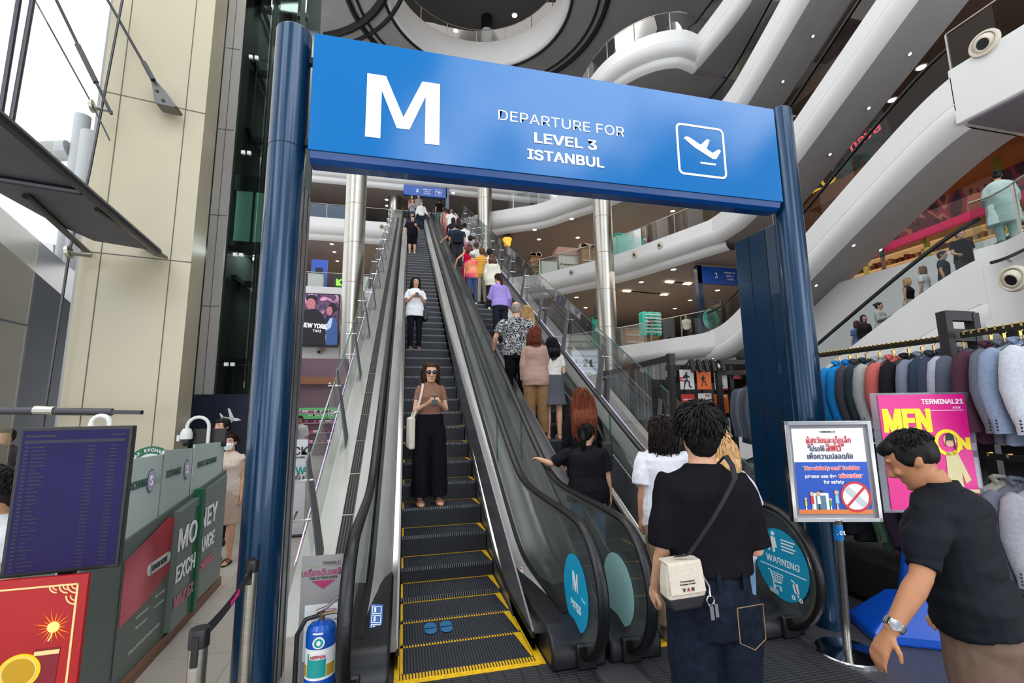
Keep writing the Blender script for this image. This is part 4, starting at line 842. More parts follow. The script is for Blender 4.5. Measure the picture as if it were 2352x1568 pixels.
# folded boards with the large words
for (y0, y1, o) in ((4.36, 4.80, .05), (4.86, 5.62, .03)):
    mb = MB(); mb.prism([bp(y0, .12, .0), bp(y1, .12, .0), bp(y1, tz(y1)-.04, .0), bp(y0, tz(y0)-.04, .0)], BN*o); mb.build('folding_board', M('fold_board', '6b7671', .35), bt)
bx(MB(), 4.78, 4.86, .1, tz(4.87)+.02, 0, .07).build('board_edge', BGD, bt); 
mb = MB(); mb.prism([bp(4.70, .12, .0505), bp(4.79, .12, .0505), bp(4.79, 1.0, .0505), bp(4.70, 1.0, .0505)], BN*.004); mb.build('board_stripe', BGD, bt)
for s, y, z, o, sz, m in (('MO', 4.55, .80, .057, .33, LETTER), ('NEY', 5.12, .84, .036, .33, LETTER), ('EXCH', 4.56, .54, .057, .24, LETTER), ('ANGE', 5.12, .60, .036, .24, LETTER), ('MAX EX', 4.57, .32, .057, .17, PINKO), ('CHANGE', 5.12, .41, .036, .17, PINKO)):
    text('lettering', s, bfr(y, z, o), sz, m, bt, bold=.02, fit=.40 if len(s) != 3 else .46)
t = thing('exchange_disc', 'round dark green disc sign with curved white lettering above the booth glass', 'sign', bp(4.25, 1.35, -.22))
p = at(345, 1070, y=4.3); fr = frame(p, (1, .15, 0), (.2, -1, 0)); mb = MB(); disc(mb, fr, .15, .155, .02, 0); disc(mb, fr, .095, .10, .022, 1); fc = mb.build('disc', [M('disc_green', '14603c', .4), M('disc_pale', 'cfd9d2', .5)], t)
S = 'MAX EXCHANGE'
for i, ch in enumerate(S):
    a = R(150-120*i/(len(S)-1)); f2 = F(fr, .122*cos(a), .127*sin(a), .022); xd = (fr.to_3x3() @ V((sin(a), -cos(a), 0))); text('lettering', ch, frame(f2, xd, (.2, -1, 0)), .045, LETTER, fc, bold=.015)
mb = MB(); disc(mb, frame(F(fr, 0, 0, .003), (1, .15, 0), (.2, -1, 0)), .03, .06, .022); mb.build('emblem', M('disc_green', '14603c', .4), t); MB().bar(p, V((p.x, p.y, 1.08)), .03, .02).build('stem', BLACK, t)
# gooseneck camera poles
def goose(px, pw, y, top, label, cam_=True):
    a, b = at(px, top, y=y), at(px+pw, top, y=y); r = (b.x-a.x)/2; t = thing('camera_pole', label, 'camera', (b.x, y, 1.05)); c = V(((a.x+b.x)/2, y, a.z-r))
    MB().tube([V((b.x, y, 1.05)), V((b.x, y, c.z))]+[c+V((r*cos(q), 0, r*sin(q))) for q in [PI*i/12 for i in range(1, 13)]]+[V((a.x, y, c.z-.03))], .017, 10).build('pole', M('pole_white', 'd6d4d0', .35), t)
    if cam_:
        MB().lathe([(.001, .06), (.035, .055), (.05, .02), (.055, 0), (.055, -.05), (.045, -.055)], (a.x, y, c.z-.07), 20).build('housing', M('pole_white', 'd6d4d0', .35), t); MB().lathe([(.04, -.11), (.044, -.13), (.04, -.155), (.02, -.175), (.001, -.18)][::-1], (a.x, y, c.z-.015), 20).build('dome', BLACK, t); MB().box(a.x-.075, a.x-.05, y-.03, y+.03, c.z-.14, c.z-.08).build('side_box', M('pole_white', 'd6d4d0', .35), t)
goose(432, 50, 5.45, 958, 'white gooseneck pole with dome camera above the exchange booth'); goose(212, 42, 4.0, 955, 'white gooseneck pole rising behind the exchange rate monitor', True)
p = at(372, 1010, y=5.35); t = thing('desk_monitor', 'dark screen standing inside the booth behind the camera pole', 'monitor', p); a, b = at(445, 985, y=5.5), at(503, 1028, y=5.35)
MB().box(a.x, b.x, 5.5, 5.55, b.z, a.z).build('panel', BLACK, t); MB().box((a.x+b.x)/2-.03, (a.x+b.x)/2+.03, 5.51, 5.54, 1.1, b.z).build('stand', BLACK, t)
# exchange-rate monitor
MD = V((.99, .12, 0)).normalized(); MN = V((MD.y, -MD.x, 0)); m0 = at(47, 982, y=2.6); mz1 = m0.z; mz0 = at(0, 1330, y=2.6).z; mwid = .425
t = thing('rate_monitor', 'upright black screen glowing violet with rows of exchange rates', 'monitor', m0+MD*mwid/2+V((0, 0, mz0-m0.z)))
mb = MB(); q = [m0+V((0, 0, mz0-m0.z)), m0+MD*mwid+V((0, 0, mz0-m0.z))]; mb.prism([q[0], q[1], q[1]+V((0, 0, mz1-mz0)), q[0]+V((0, 0, mz1-mz0))], MN*-.05); mb.build('bezel', BLACK, t, bev=.004)
fr = frame((q[0]+q[1])/2+V((0, 0, (mz1-mz0)/2)), MD, MN); hw, hh = mwid/2-.014, (mz1-mz0)/2-.016
SV = M('screen_violet', '241f46', .35, spec=.08, emit=.14, noise_=(3, .12)); STX = M('screen_text', '16152c', .5); mb = MB(); plate(mb, fr, -hw, hw, -hh, hh, 0, .002); scr = mb.build('screen', SV, t)
mb = MB(); plate(mb, fr, -hw+.01, hw-.01, hh-.058, hh-.043, .002, .003); random.seed(5)
plate(mb, fr, -hw+.012, -hw+.12, hh-.03, hh-.02, .002, .003); plate(mb, fr, hw-.07, hw-.012, hh-.026, hh-.02, .002, .003)
for i in range(33):
    y = hh-.075-i*.0168
    plate(mb, fr, -hw+.012, -hw+.028, y-.004, y+.004, .002, .003); plate(mb, fr, -hw+.04, -hw+.06+random.random()*.04, y-.0025, y+.0025, .002, .003)
    for x in (.045, .13): plate(mb, fr, x, x+.03, y-.0025, y+.0025, .002, .003)
mb.build('rate_rows', STX, scr); MB().bar(fr.translation-MN*.06+V((0, 0, -hh)), V((fr.translation.x, fr.translation.y+.06, 0.02)), .06, .03).build('pole', BLACKM, t); MB().box(fr.translation.x-.2, fr.translation.x+.2, fr.translation.y-.05, fr.translation.y+.25, 0, .02).build('base', BLACKM, t)
# red festive poster board
a, b = at(-60, 1335, y=2.56), at(202, 1318, y=2.56); t = thing('festive_poster', 'red poster board with gold border, firecracker and coin, under the monitor', 'poster', ((a.x+b.x)/2, 2.58, .0))
w2 = (b.x-a.x)/2; zt = b.z; fr = frame(((a.x+b.x)/2, 2.56, zt/2+.05), (1, .03, 0), (.03, -1, 0)); H2 = zt/2-.05
RED = M('poster_red', 'a21016', .35, noise_=(2, .15)); GOLD = M('poster_gold', 'e9c98a', .4); mb = MB(); plate(mb, fr, -w2, w2, -H2, H2, -.02, 0); pb = mb.build('board', RED, t)
mb = MB(); plate(mb, fr, w2-.040, w2-.032, -H2, H2-.035, 0, .002); plate(mb, fr, -w2, w2-.032, H2-.042, H2-.035, 0, .002)
for (cx, cy, r) in ((w2-.036, H2-.038, .04), (w2-.07, H2-.04, .035), (w2-.036, H2-.085, .04), (w2-.11, H2-.04, .03)): ringplate(mb, fr, cx, cy, r-.005, r, 0, .0025, a0=PI, a1=1.5*PI, n=10); ringplate(mb, fr, cx, cy, r*.6-.004, r*.6, 0, .0025, a0=PI, a1=1.5*PI, n=10)
mb.build('border', GOLD, pb)
def fpx(px, py): p = at(px, py, y=2.56); return p.x-fr.translation.x, p.z-fr.translation.z
mb = MB(); x, y = fpx(122, 1440); 
for i in range(26):
    an = 2*PI*i/26+.1*(i % 3); L = .045+.035*((i*7) % 5)/5; polyplate(mb, fr, [(x+.008*cos(an+.3), y+.008*sin(an+.3)), (x+L*cos(an), y+L*sin(an)), (x+.008*cos(an-.3), y+.008*sin(an-.3))], 0, .002)
disc(mb, fr, .022, .022, .003, 1, c=(x, y)); mb.build('spark', [M('spark_orange', 'e8801a', .5, emit=.3), M('spark_core', 'f0d070', .5, emit=.4)], pb)
x2, y2 = fpx(108, 1500); mb = MB(); line(mb, fr, [(x, y-.01), (x-.003, y-.035), (x-.012, y-.055)], .006); mb.build('fuse', GOLD, pb)
mb = MB(); polyplate(mb, fr, [(x2-.045, y2+.02), (x2+.045, y2+.02), (x2+.02, -H2), (x2-.08, -H2)], 0, .0025, 0); polyplate(mb, fr, [(x2-.045, y2+.012), (x2+.045, y2+.012), (x2+.042, y2-.005), (x2-.047, y2-.005)], .0025, .004, 1); mb.build('firecracker', [M('cracker_red', '7a1220', .4), GOLD], pb)
x3, y3 = fpx(45, 1542); mb = MB(); disc(mb, fr, .075, .07, .006, 0, c=(x3, y3)); ringplate(mb, fr, x3, y3, .058, .062, .006, .008, 1); disc(mb, fr, .055, .052, .008, 2, c=(x3, y3)); line(mb, F and fr, [(x3-.05, y3+.035), (x3+.05, y3-.035)], .02)
mb.build('coin', [M('coin_yellow', 'e3c414', .4), GOLD, M('coin_ochre', 'b98d10', .4)], pb)
MB().box(fr.translation.x-w2, fr.translation.x+w2, 2.57, 2.8, 0, .03).build('base', BLACKM, t); MB().bar(V((fr.translation.x+.1, 2.60, .03)), V((fr.translation.x+.1, 2.60, .5)), .05, .03).build('strut', BLACKM, t)
# belt barrier posts
SPOT = [at(460, 1440, z=.97), at(580, 1283, z=.97)]
def stanchion(p, label):
    t = thing('barrier_post', label, 'post', (p.x, p.y, 0), 0, None); MB().lathe([(.16, 0), (.16, .012), (.04, .03), (.033, .035), (.033, .9)], (p.x, p.y, 0), 28).build('tube', STEEL, t)
    MB().lathe([(.037, .90), (.037, .955), (.034, .968), (.001, .97)], (p.x, p.y, 0), 24).build('head', BLACK, t); MB().box(p.x-.012, p.x+.012, p.y-.042, p.y-.03, .84, .95).build('clip', BLACK, t); return t
stanchion(SPOT[0], 'steel barrier post nearest the camera at the belt\'s lower end'); sp2 = stanchion(SPOT[1], 'steel barrier post in front of the left blue portal post')
d = (SPOT[1]-SPOT[0]); d.z = 0; d.normalize(); a = V((SPOT[0].x, SPOT[0].y, .925))+d*.038; b = V((SPOT[1].x, SPOT[1].y, .90))-d*.038
mb = MB(); n = V((d.y, -d.x, 0)); pts = [a.lerp(b, i/10)+V((0, 0, -.02*sin(PI*i/10))) for i in range(11)]
mb.loft([[p+V((0, 0, .024))+n*.001, p+V((0, 0, -.024))+n*.001, p+V((0, 0, -.024))-n*.001, p+V((0, 0, .024))-n*.001] for p in pts]); o = mb.build('barrier_belt', M('belt_black', '17161a', .7)); tag(o, 'black belt with pink lettering stretched between the two steel posts', 'belt')
text('lettering', 'Terminal21', frame(a.lerp(b, .60)+n*.003+V((0, 0, -.018)), d, n), .045, M('belt_pink', 'd8257c', .5), o, bold=.01, sx=1.0)
# fire extinguisher and its standing sign
ex = at(736, 1500, y=3.28); t = thing('fire_extinguisher', 'blue fire extinguisher with black hose in front of its grey sign board', 'extinguisher', (ex.x, 3.28, 0))
EB = M('extinguisher_blue', '0b54b8', .25, coat=.4); zt = at(735, 1425, y=3.28).z; r = .088
MB().lathe([(r*.9, 0), (r, .01), (r, zt-.06), (r*.93, zt-.03), (r*.7, zt-.008), (r*.3, zt), (.02, zt+.005)], (ex.x, 3.28, 0), 36).build('cylinder', EB, t)
mb = MB()
def wrap(mb, r, z0, z1, a0, a1, m, n=16, c=(ex.x, 3.28)):
    mb.loft([[V((c[0]+r*cos(a0+(a1-a0)*i/n), c[1]+r*sin(a0+(a1-a0)*i/n), z)) for i in range(n+1)] for z in (z0, z1)], m, cap=False, close=False)
wrap(mb, r+.001, zt-.30, zt-.13, R(182), R(358), 0); wrap(mb, r+.002, zt-.285, zt-.155, R(225), R(300), 1); wrap(mb, r+.003, zt-.185, zt-.15, R(235), R(300), 0); wrap(mb, r+.002, zt-.285, zt-.22, R(302), R(345), 3); wrap(mb, r+.002, zt-.285, zt-.22, R(190), R(222), 3); wrap(mb, r+.001, zt-.045, zt-.035, R(245), R(285), 0); wrap(mb, r+.001, zt-.40, zt-.33, R(235), R(300), 4)
mb.build('label', [LETTER, M('label_teal', '1f9d9a', .4), M('label_red', 'c0364a', .5), M('label_amber', 'c29a2a', .5), M('label_navy', '0a3f8c', .4)], t)
text('lettering', 'NIPPON', frame((ex.x, 3.28-r-.006, zt-.168), (1, 0, 0), (0, -1, 0)), .032, M('label_red', 'c0364a', .5), t, bold=.02); fr = frame((ex.x, 3.28-r-.002, zt-.09), (1, 0, 0), (0, -1, 0)); mb = MB(); disc(mb, fr, .035, .033, .003, 0); disc(mb, fr, .026, .025, .005, 1); disc(mb, fr, .012, .014, .006, 0); mb.build('seal', [LETTER, M('label_teal', '1f9d9a', .4)], t)
hz = zt+.005; MB().tube([V((ex.x, 3.28, hz-.01)), V((ex.x, 3.28, hz+.05))], .017, 12).build('valve', M('brass', '8a7a5c', .35, .9), t)
MB().tube([V((ex.x-.03, 3.28, hz+.05)), V((ex.x+.03, 3.27, hz+.075)), V((ex.x+.09, 3.25, hz+.13)), V((ex.x+.13, 3.24, hz+.15))], [.012, .011, .009, .007], 8).build('lever', STEEL, t); MB().tube([V((ex.x-.02, 3.28, hz+.03)), V((ex.x+.08, 3.26, hz+.045)), V((ex.x+.15, 3.24, hz+.03))], [.012, .01, .007], 8).build('handle', M('brass', '8a7a5c', .35, .9), t)
MB().tube([V((ex.x-.02, 3.27, hz+.03)), V((ex.x-.09, 3.26, hz+.02)), V((ex.x-.135, 3.25, hz-.06)), V((ex.x-.135, 3.25, .2)), V((ex.x-.11, 3.25, .05))], .014, 10).build('hose', RUBBER, t)
y0 = 3.50; a, b = at(694, 1280, y=y0), at(789, 1273, y=y0); t = thing('sign_board', 'grey standing board pointing to the fire extinguisher, with notice sheet', 'sign', ((a.x+b.x)/2, y0+.02, 0)); w2 = (b.x-a.x)/2; cx = (a.x+b.x)/2
bdm = MB().box(a.x, b.x, y0, y0+.02, .01, a.z).build('board', M('board_grey', '9c9a98', .5), t); MB().box(a.x, b.x, y0-.03, y0+.18, 0, .012).build('foot', STEEL, t)
ff = lambda px, py: frame(V((at(px, py, y=y0).x, y0-.002, at(px, py, y=y0).z)), (1, 0, -.0), (0, -1, 0))
MAG = M('magenta_ink', 'b0306e', .5); INK = M('dark_ink', '2b2a2e', .5)
text('lettering', 'TERMINAL21', ff(762, 1291), .036, INK, bdm, sx=.75); text('lettering', 'เครื่องดับเพลิง', ff(743, 1314), .056, MAG, bdm, bold=.01, sx=.86); text('lettering', 'FIRE EXTINGUISHER', ff(743, 1326), .030, INK, bdm, bold=.008, sx=.83)
f0 = ff(743, 1340); mb = MB(); polyplate(mb, f0, [(-.075, .022), (.075, .022), (0, -.032)]); mb.build('arrow', MAG, bdm); mb = MB(); f0 = ff(745, 1298); plate(mb, f0, -.1, .02, -.002, .0, 0, .001, 0); plate(mb, f0, .02, .12, -.002, .0, 0, .001, 1); mb.build('rule', [M('lime_ink', '9ab84a', .5), MAG], bdm)
f0 = ff(740, 1450); mb = MB(); plate(mb, f0, -.115, .125, -.17, .175, .001, .003, 0); plate(mb, f0, -.02, .125, .115, .12, .003, .004, 1); 
for i in range(5): plate(mb, f0, .07, .11, .07-.06*i, .075-.06*i, .003, .004, 2)
sh = mb.build('notice_sheet', [LETTER, MAG, INK], t); text('lettering', 'INSPECTION', frame(F(f0, .02, .135, .004), (1, 0, 0), (0, -1, 0)), .03, MAG, sh)
# white standee by the far shop
y0 = 7.6; a, b = at(668, 1010, y=y0), at(708, 1005, y=y0); t = thing('standee', 'white standing advert with teal lettering between left post and escalator glass', 'sign', ((a.x+b.x)/2, y0, 0)); MB().box(a.x-.25, b.x, y0, y0+.04, .02, a.z).build('panel', M('standee_white', 'e4e2e6', .4), t); MB().box(a.x-.25, b.x, y0-.1, y0+.15, 0, .02).build('foot', BLACK, t)
for s, py, sz, m in (('CK', 1035, .22, M('ink_black', '222', .5) if False else INK), ('W', 1080, .2, M('teal_ink', '2aa39a', .5)), ('BLE', 1098, .12, INK), ('BOARDS', 1050, .05, INK)): p = at(690, py, y=y0); text('lettering', s, frame((p.x, y0-.003, p.z), (1, 0, 0), (0, -1, 0)), sz, m, t, bold=.02)
# navy wall with a white aeroplane
y0 = 10.2; a, b = at(470, 1100, y=y0), at(575, 905, y=y0); MB().box(a.x-.4, b.x+.8, y0, y0+.1, 0, b.z).build('wall_navy', M('wall_navy', '141c30', .5), kind='structure')
p = at(531, 962, y=y0); fr = frame((p.x, y0-.002, p.z), (1, .0, -.12), (0, -1, 0)); mb = MB(); polyplate(mb, fr, [(-.2, .0), (-.14, .03), (.10, .03), (.19, 0), (.10, -.03), (-.14, -.03)], 0, .004); polyplate(mb, fr, [(.05, .02), (-.06, .2), (-.10, .2), (-.03, .02)], 0, .004); polyplate(mb, fr, [(.05, -.02), (-.06, -.2), (-.10, -.2), (-.03, -.02)], 0, .004); polyplate(mb, fr, [(-.13, .02), (-.2, .09), (-.23, .09), (-.19, .02)], 0, .004); polyplate(mb, fr, [(-.13, -.02), (-.2, -.09), (-.23, -.09), (-.19, -.02)], 0, .004)
o = mb.build('aeroplane_emblem', LETTER); tag(o, 'white aeroplane symbol on the navy wall behind the masked woman', 'sign')
# ================================================================ CLOTHES STALL ON THE RIGHT
FAB = {}
def fabric(c): 
    if c not in FAB: FAB[c] = M('wool_'+c, c, .9, spec=.2, noise_=(60, .12), bump=(160, .25))
    return FAB[c]
BTN = M('button_black', '101012', .4); SHIRT = M('lining_dark', '2a2a30', .8); HANG = M('hanger_black', '17171a', .4); GOLDM = M('hook_gold', 'b99a58', .3, 1)
_jm = {}
def jacket_meshes(c):
    if c in _jm: return _jm[c]
    m = fabric(c); out = []
    # body: closed shell with sloping shoulders, x across the shoulders, y depth
    mb = MB(); rings = []
    for z, rx, ry, dy in ((0, .06, .045, 0), (-.02, .085, .055, 0), (-.05, .16, .065, 0), (-.085, .205, .07, 0), (-.14, .215, .075, 0), (-.28, .205, .07, .0), (-.42, .195, .065, 0), (-.58, .205, .07, 0), (-.72, .215, .075, 0)):
        rings.append([V((rx*cos(t)*(1 if abs(cos(t)) < .9 else .98), dy+ry*sin(t), z+.008*sin(5*t))) for t in [2*PI*i/20 for i in range(20)]])
    mb.loft(rings); o = mb.build('body', m, smooth=60); out.append(('body', o.data)); bpy.data.objects.remove(o)
    for s in (-1, 1):
        mb = MB(); P = [V((s*.19, 0, -.075)), V((s*.225, .0, -.11)), V((s*.25, .005, -.22)), V((s*.262, .012, -.34)), V((s*.262, -.005, -.46)), V((s*.255, -.03, -.58)), V((s*.252, -.035, -.64))]
        mb.tube(P, [.055, .072, .07, .066, .06, .056, .058], 12, flat=.85)
        for k in range(4): mb.ell(P[5]+V((s*.05, -.012, .03-.022*k)), .008, .008, .008, 1, 6, 4)
        o = mb.build('sleeve', [m, BTN], smooth=60); out.append(('sleeve', o.data)); bpy.data.objects.remove(o)
    mb = MB()
    for s in (-1, 1): mb.prism([V((s*.02, -.05, .0)), V((s*.085, -.066, -.06)), V((s*.10, -.078, -.16)), V((s*.07, -.079, -.20)), V((s*.02, -.074, -.36)), V((s*.012, -.07, -.30))], (0, -.007, 0))
    mb.tube([V((-.07, -.03, -.01)), V((-.05, .035, .022)), V((0, .052, .03)), V((.05, .035, .022)), V((.07, -.03, -.01))], .018, 8)
    o = mb.build('lapel', m, smooth=50); out.append(('lapel', o.data)); bpy.data.objects.remove(o)
    _jm[c] = out; return out
JL = {}
def jacket(p, rz, c, label, grp):
    t = thing('suit_jacket', label, 'jacket', p, rz, grp)
    for n, me in jacket_meshes(c): o = bpy.data.objects.new(n, me); COL.objects.link(o); o.parent = t
    return t
mb = MB(); mb.tube([V((-.17, 0, -.07)), V((-.09, 0, -.028)), V((0, 0, .005)), V((.09, 0, -.028)), V((.17, 0, -.07))], [.016, .02, .018, .02, .016], 8); _o = mb.build('shoulder_bar', HANG); HB = _o.data; bpy.data.objects.remove(_o)
mb = MB(); mb.tube([V((0, 0, 0)), V((0, 0, .07)), V((.012, 0, .085)), V((.03, 0, .10)), V((.03, 0, .125)), V((.01, 0, .142)), V((-.015, 0, .13))], .005, 6); mb.box(-.012, .012, -.004, .004, .05, .085); _o = mb.build('hook', GOLDM); HK = _o.data; bpy.data.objects.remove(_o)
def hanger(p, rz, label, grp):
    t = thing('coat_hanger', label, 'hanger', p, rz, grp)
    for n, me in (('shoulder_bar', HB), ('hook', HK)): o = bpy.data.objects.new(n, me); COL.objects.link(o); o.parent = t
RAIL = M('rail_black', '1a1815', .5)
def rail(a, b, label, posts=True, clips=0):
    a, b = V(a), V(b); t = thing('hanging_rail', label, 'rail', a); MB().bar(a, b, .035, .045).build('bar', RAIL, t)
    d = (b-a); n = clips
    for i in range(n): p = a+d*((i+.5)/n); MB().box(p.x-.022, p.x+.022, p.y-.007, p.y+.007, p.z+.0, p.z+.03).build('clip', GOLDM, t)
    return t
RZ0 = 2.36; rail((4.46, 4.25, RZ0), (4.46, 2.80, RZ0), 'black hanging rail with gold clips holding the blue to grey jackets', clips=34)
rail((4.36, 2.68, RZ0), (4.22, 1.9, RZ0), 'black hanging rail with gold clips right of the dark frame, holding the maroon jacket', clips=14)
G1 = 'suit jackets on the upper rails'
JK = [(1893, '1f8fd8', 'bright blue suit jacket next to the right blue post, first of two'), (1917, '1b86cf', 'bright blue suit jacket on the upper rail, second of two'), (1934, '4a4750', 'charcoal suit jacket between a bright blue and a dark green-grey one'), (1955, '2f3a42', 'dark green-grey suit jacket left of the pale grey one'), (1985, 'a5a6a4', 'pale grey suit jacket beside the salmon pink one'), (2017, 'c4625a', 'salmon pink suit jacket, the only one on the rail'), (2052, '1d1d21', 'black suit jacket right of the salmon pink one'), (2083, '787c8e', 'mid grey-blue suit jacket right of the black one'), (2110, '2c3a48', 'dark slate suit jacket in the middle of the upper rail'), (2138, '3a4054', 'navy suit jacket left of the pale lilac one'), (2160, 'a9a8b6', 'pale lilac-grey suit jacket mostly hidden near the dark frame'), (2178, '555b68', 'steel grey suit jacket touching the dark frame')]
for px, c, lab in JK:
    y = at(px, 900, x=4.22).y; jacket((4.46, y, 2.24), R(random.uniform(-7, 7)), c, lab, G1); hanger((4.46, y, 2.235), R(random.uniform(-8, 8)), 'hanger carrying the '+lab.split(',')[0].split(' next')[0].split(' mostly')[0].split(' between')[0].split(' in the')[0]+(' (second of two)' if 'second of two' in lab else ''), 'coat hangers on the upper rail')
for px, c, lab in ((2236, '4a2a38', 'maroon suit jacket right of the dark frame'), (2270, '5f646e', 'mid grey suit jacket between the maroon and the steel blue one'), (2312, '8290a8', 'pale steel blue suit jacket with black cuff buttons at the right edge'), (2356, 'b9bcc4', 'pale grey suit jacket cut by the right edge')):
    p = at(px, 900, x=4.06); x = 4.46-(2.68-p.y)*.18-.1; jacket((x, p.y, 2.25), R(random.uniform(-5, 5)-10), c, lab, G1); hanger((x, p.y, 2.245), R(-10), 'hanger carrying the '+lab.split(' right of')[0].split(' between')[0].split(' with')[0].split(' cut')[0]+' right of the dark frame', 'coat hangers on the right rail')
# lower row
rail((4.46, 4.25, 1.42), (4.46, 2.80, 1.42), 'black lower hanging rail half hidden behind the standing signs', clips=10); rail((4.36, 2.68, 1.42), (4.22, 1.9, 1.42), 'black lower hanging rail at the right edge', clips=6)
for i, (y, c, lab) in enumerate(((3.95, '3b3f47', 'dark grey suit jacket on the lower rail next to the post'), (3.7, '2a2d33', 'near-black suit jacket on the lower rail left of the green one'), (3.45, '4f6b54', 'green suit jacket on the lower rail, between the standing signs'), (3.3, '3a2a3e', 'dark plum suit jacket on the lower rail, between the standing signs'), (3.1, '8b8d90', 'grey suit jacket on the lower rail behind the pink sign'))): jacket((4.46, y, 1.25), R(random.uniform(-6, 6)), c, lab, 'suit jackets on the lower rails')
for px, c, lab in ((2255, 'a9a69a', 'cream-grey suit jacket on the lower rail behind the man in black polo'), (2292, '6b6f7c', 'blue-grey suit jacket on the lower rail at the right edge'), (2340, '9a9ca2', 'silver grey suit jacket on the lower rail cut by the right edge')): p = at(px, 1150, x=4.06); jacket((4.3, p.y, 1.25), R(-10), c, lab, 'suit jackets on the lower rails')
# stall frames
WOODB = M('black_wood', '1e1c1d', .6, noise_=(6, .3, (1, 1, .2)))
def stall(label, a, b, z, w=.55, legs=True):
    a, b = V(a), V(b); d = (b-a).normalized(); n = V((d.y, -d.x, 0)); t = thing('clothes_stall', label, 'stall', a)
    for p in (a, b):
        for s in (-w/2, w/2): q = p+n*s; MB().box(q.x-.035, q.x+.035, q.y-.035, q.y+.035, 0, z).build('upright', WOODB, t)
        MB().bar(p-n*w/2+V((0, 0, z-.03)), p+n*w/2+V((0, 0, z-.03)), .06, .08).build('crossbar', WOODB, t); MB().bar(p-n*w/2+V((0, 0, z-.19)), p+n*w/2+V((0, 0, z-.19)), .06, .10).build('crossbar', WOODB, t)
    return t
stall('dark wooden stall frame carrying the hanging rails of suit jackets', (4.46, 4.35, 0), (4.44, 2.74, 0), 2.56, .30)
stall('dark wooden stall frame behind the right blue post with the row of dark jackets', (4.25, 5.15, 0), (4.0, 4.75, 0), 2.38, .6) if False else None
rail((4.46, 5.1, 2.25), (4.04, 4.2, 2.25), 'black hanging rail behind the right blue post with dark grey jackets', clips=12)
rail((4.46, 5.1, 1.36), (4.04, 4.2, 1.36), 'black lower hanging rail left of the right blue post', clips=8)
q = thing('clothes_stall', 'dark wooden goalpost frame between the sale posters and the far jackets', 'stall', (4.25, 5.25, 0))
for (x, y) in ((4.08, 5.28), (4.55, 5.2), (3.68, 4.1), (4.1, 4.0)): MB().box(x-.035, x+.035, y-.035, y+.035, 0, 2.42).build('upright', WOODB, q)
for a, b in (((4.08, 5.28, 2.40), (4.55, 5.2, 2.40)), ((3.68, 4.1, 2.40), (4.1, 4.0, 2.40)), ((4.3, 5.24, 2.24), (3.88, 4.05, 2.24)) if False else ((4.08, 5.28, 2.26), (4.55, 5.2, 2.26))): MB().bar(a, b, .06, .06).build('crossbar', WOODB, q)
ra = R(65)
for i in range(7):
    u = .08+i*.135; p = V((4.46, 5.1, 2.08)).lerp(V((4.04, 4.2, 2.08)), u); c = ('555c6a', '4c5260', '61666f', '494d58', '3f444e', '555a64', '464b56')[i]
    jacket(p, R(-22), c, ('farthest' if i == 0 else 'nearest' if i == 6 else ORD[i]+' from the posters')+' of the upper dark jackets left of the right blue post', 'dark jackets left of the right blue post'); hanger(p+V((0, 0, .015)), R(-22), ('farthest' if i == 0 else 'nearest' if i == 6 else ORD[i]+' from the posters')+' of the black hangers left of the right blue post', 'coat hangers left of the right blue post')
for i in range(8):
    u = .06+i*.12; p = V((4.46, 5.1, 1.19)).lerp(V((4.04, 4.2, 1.19)), u); c = ('2f3440', '3d434e', '343944', '6a6560', '77716a', '4a4e58', '565b66', '3f444e')[i]; jacket(p, R(-22), c, ('farthest' if i == 0 else 'nearest' if i == 7 else ORD[i]+' from the posters')+' of the lower jackets left of the right blue post', 'lower jackets left of the right blue post')
b_ = thing('stall_plinth', 'low plinth draped in black cloth under the suit jackets', 'plinth', (4.5, 3.3, 0)); MB().box(4.2, 4.9, 1.8, 4.3, 0.02, .42).build('cloth', M('black_cloth', '161517', .85, bump=(7, 1)), b_, bev=.04); MB().box(4.25, 4.85, 1.85, 4.25, 0, .02).build('base', BLACKM, b_)
# slatted fence and sale posters
ft = thing('slatted_fence', 'dark vertical board fence behind the glass of the up escalator', 'fence', (4.3, 8, 0)); f0 = at(1540, 815, y=6.5); f1 = at(1345, 855, y=11.5); z = 2.62
random.seed(11)
d = V((f1.x-f0.x, f1.y-f0.y, 0)); L = d.length; d.normalize(); nb = int(L/.16)
for i in range(nb):
    p = V((f0.x, f0.y, 0))+d*(i*.16+.08); n = V((d.y, -d.x, 0)); mb = MB(); h = 2.58; mb.prism([p-d*.055+n*-.012, p+d*.055+n*-.012, p+d*.055+n*.012, p-d*.055+n*.012], (0, 0, h)); mb.build('board', M('fence_board_%d' % (i % 3), ('6b6b6b', '767574', '606161')[i % 3], .7, noise_=(5, .3, (1, 1, .15))), ft, smooth=0)
for h in (2.6, .3): MB().bar(V((f0.x, f0.y, h)), V((f1.x, f1.y, h)), .05, .09).build('rail', WOODB, ft)
for u in (0, .33, .66, 1): p = V((f0.x, f0.y, 0)).lerp(V((f1.x, f1.y, 0)), u); MB().box(p.x-.05, p.x+.05, p.y-.05, p.y+.05, 0, 2.66).build('post', WOODB, ft)
py_ = 5.3
dt = thing('poster_rack', 'black display rack with upright boards carrying sale posters', 'rack', (3.5, py_, 0))
for px in (1545, 1578, 1617, 1655, 1680): p = at(px, 900, y=py_+.04); MB().box(p.x-.03, p.x+.03, py_+.01, py_+.07, 0, 2.36).build('upright', WOODB, dt)
a, b = at(1540, 815, y=py_), at(1690, 820, y=py_)
for zz in (2.34, 2.18, 1.3, .4): MB().box(a.x, b.x, py_+.08, py_+.14, zz-.05, zz+.03).build('crossbar', WOODB, dt)
mb = MB(); mb.box(a.x, b.x, py_+.5, py_+.53, 0, 2.2); mb.build('backboard', blotch('dim_stock', ['131214', '2a2220', '1a1a1e', '33281f', '16161a'], 6, .8), dt, smooth=0)
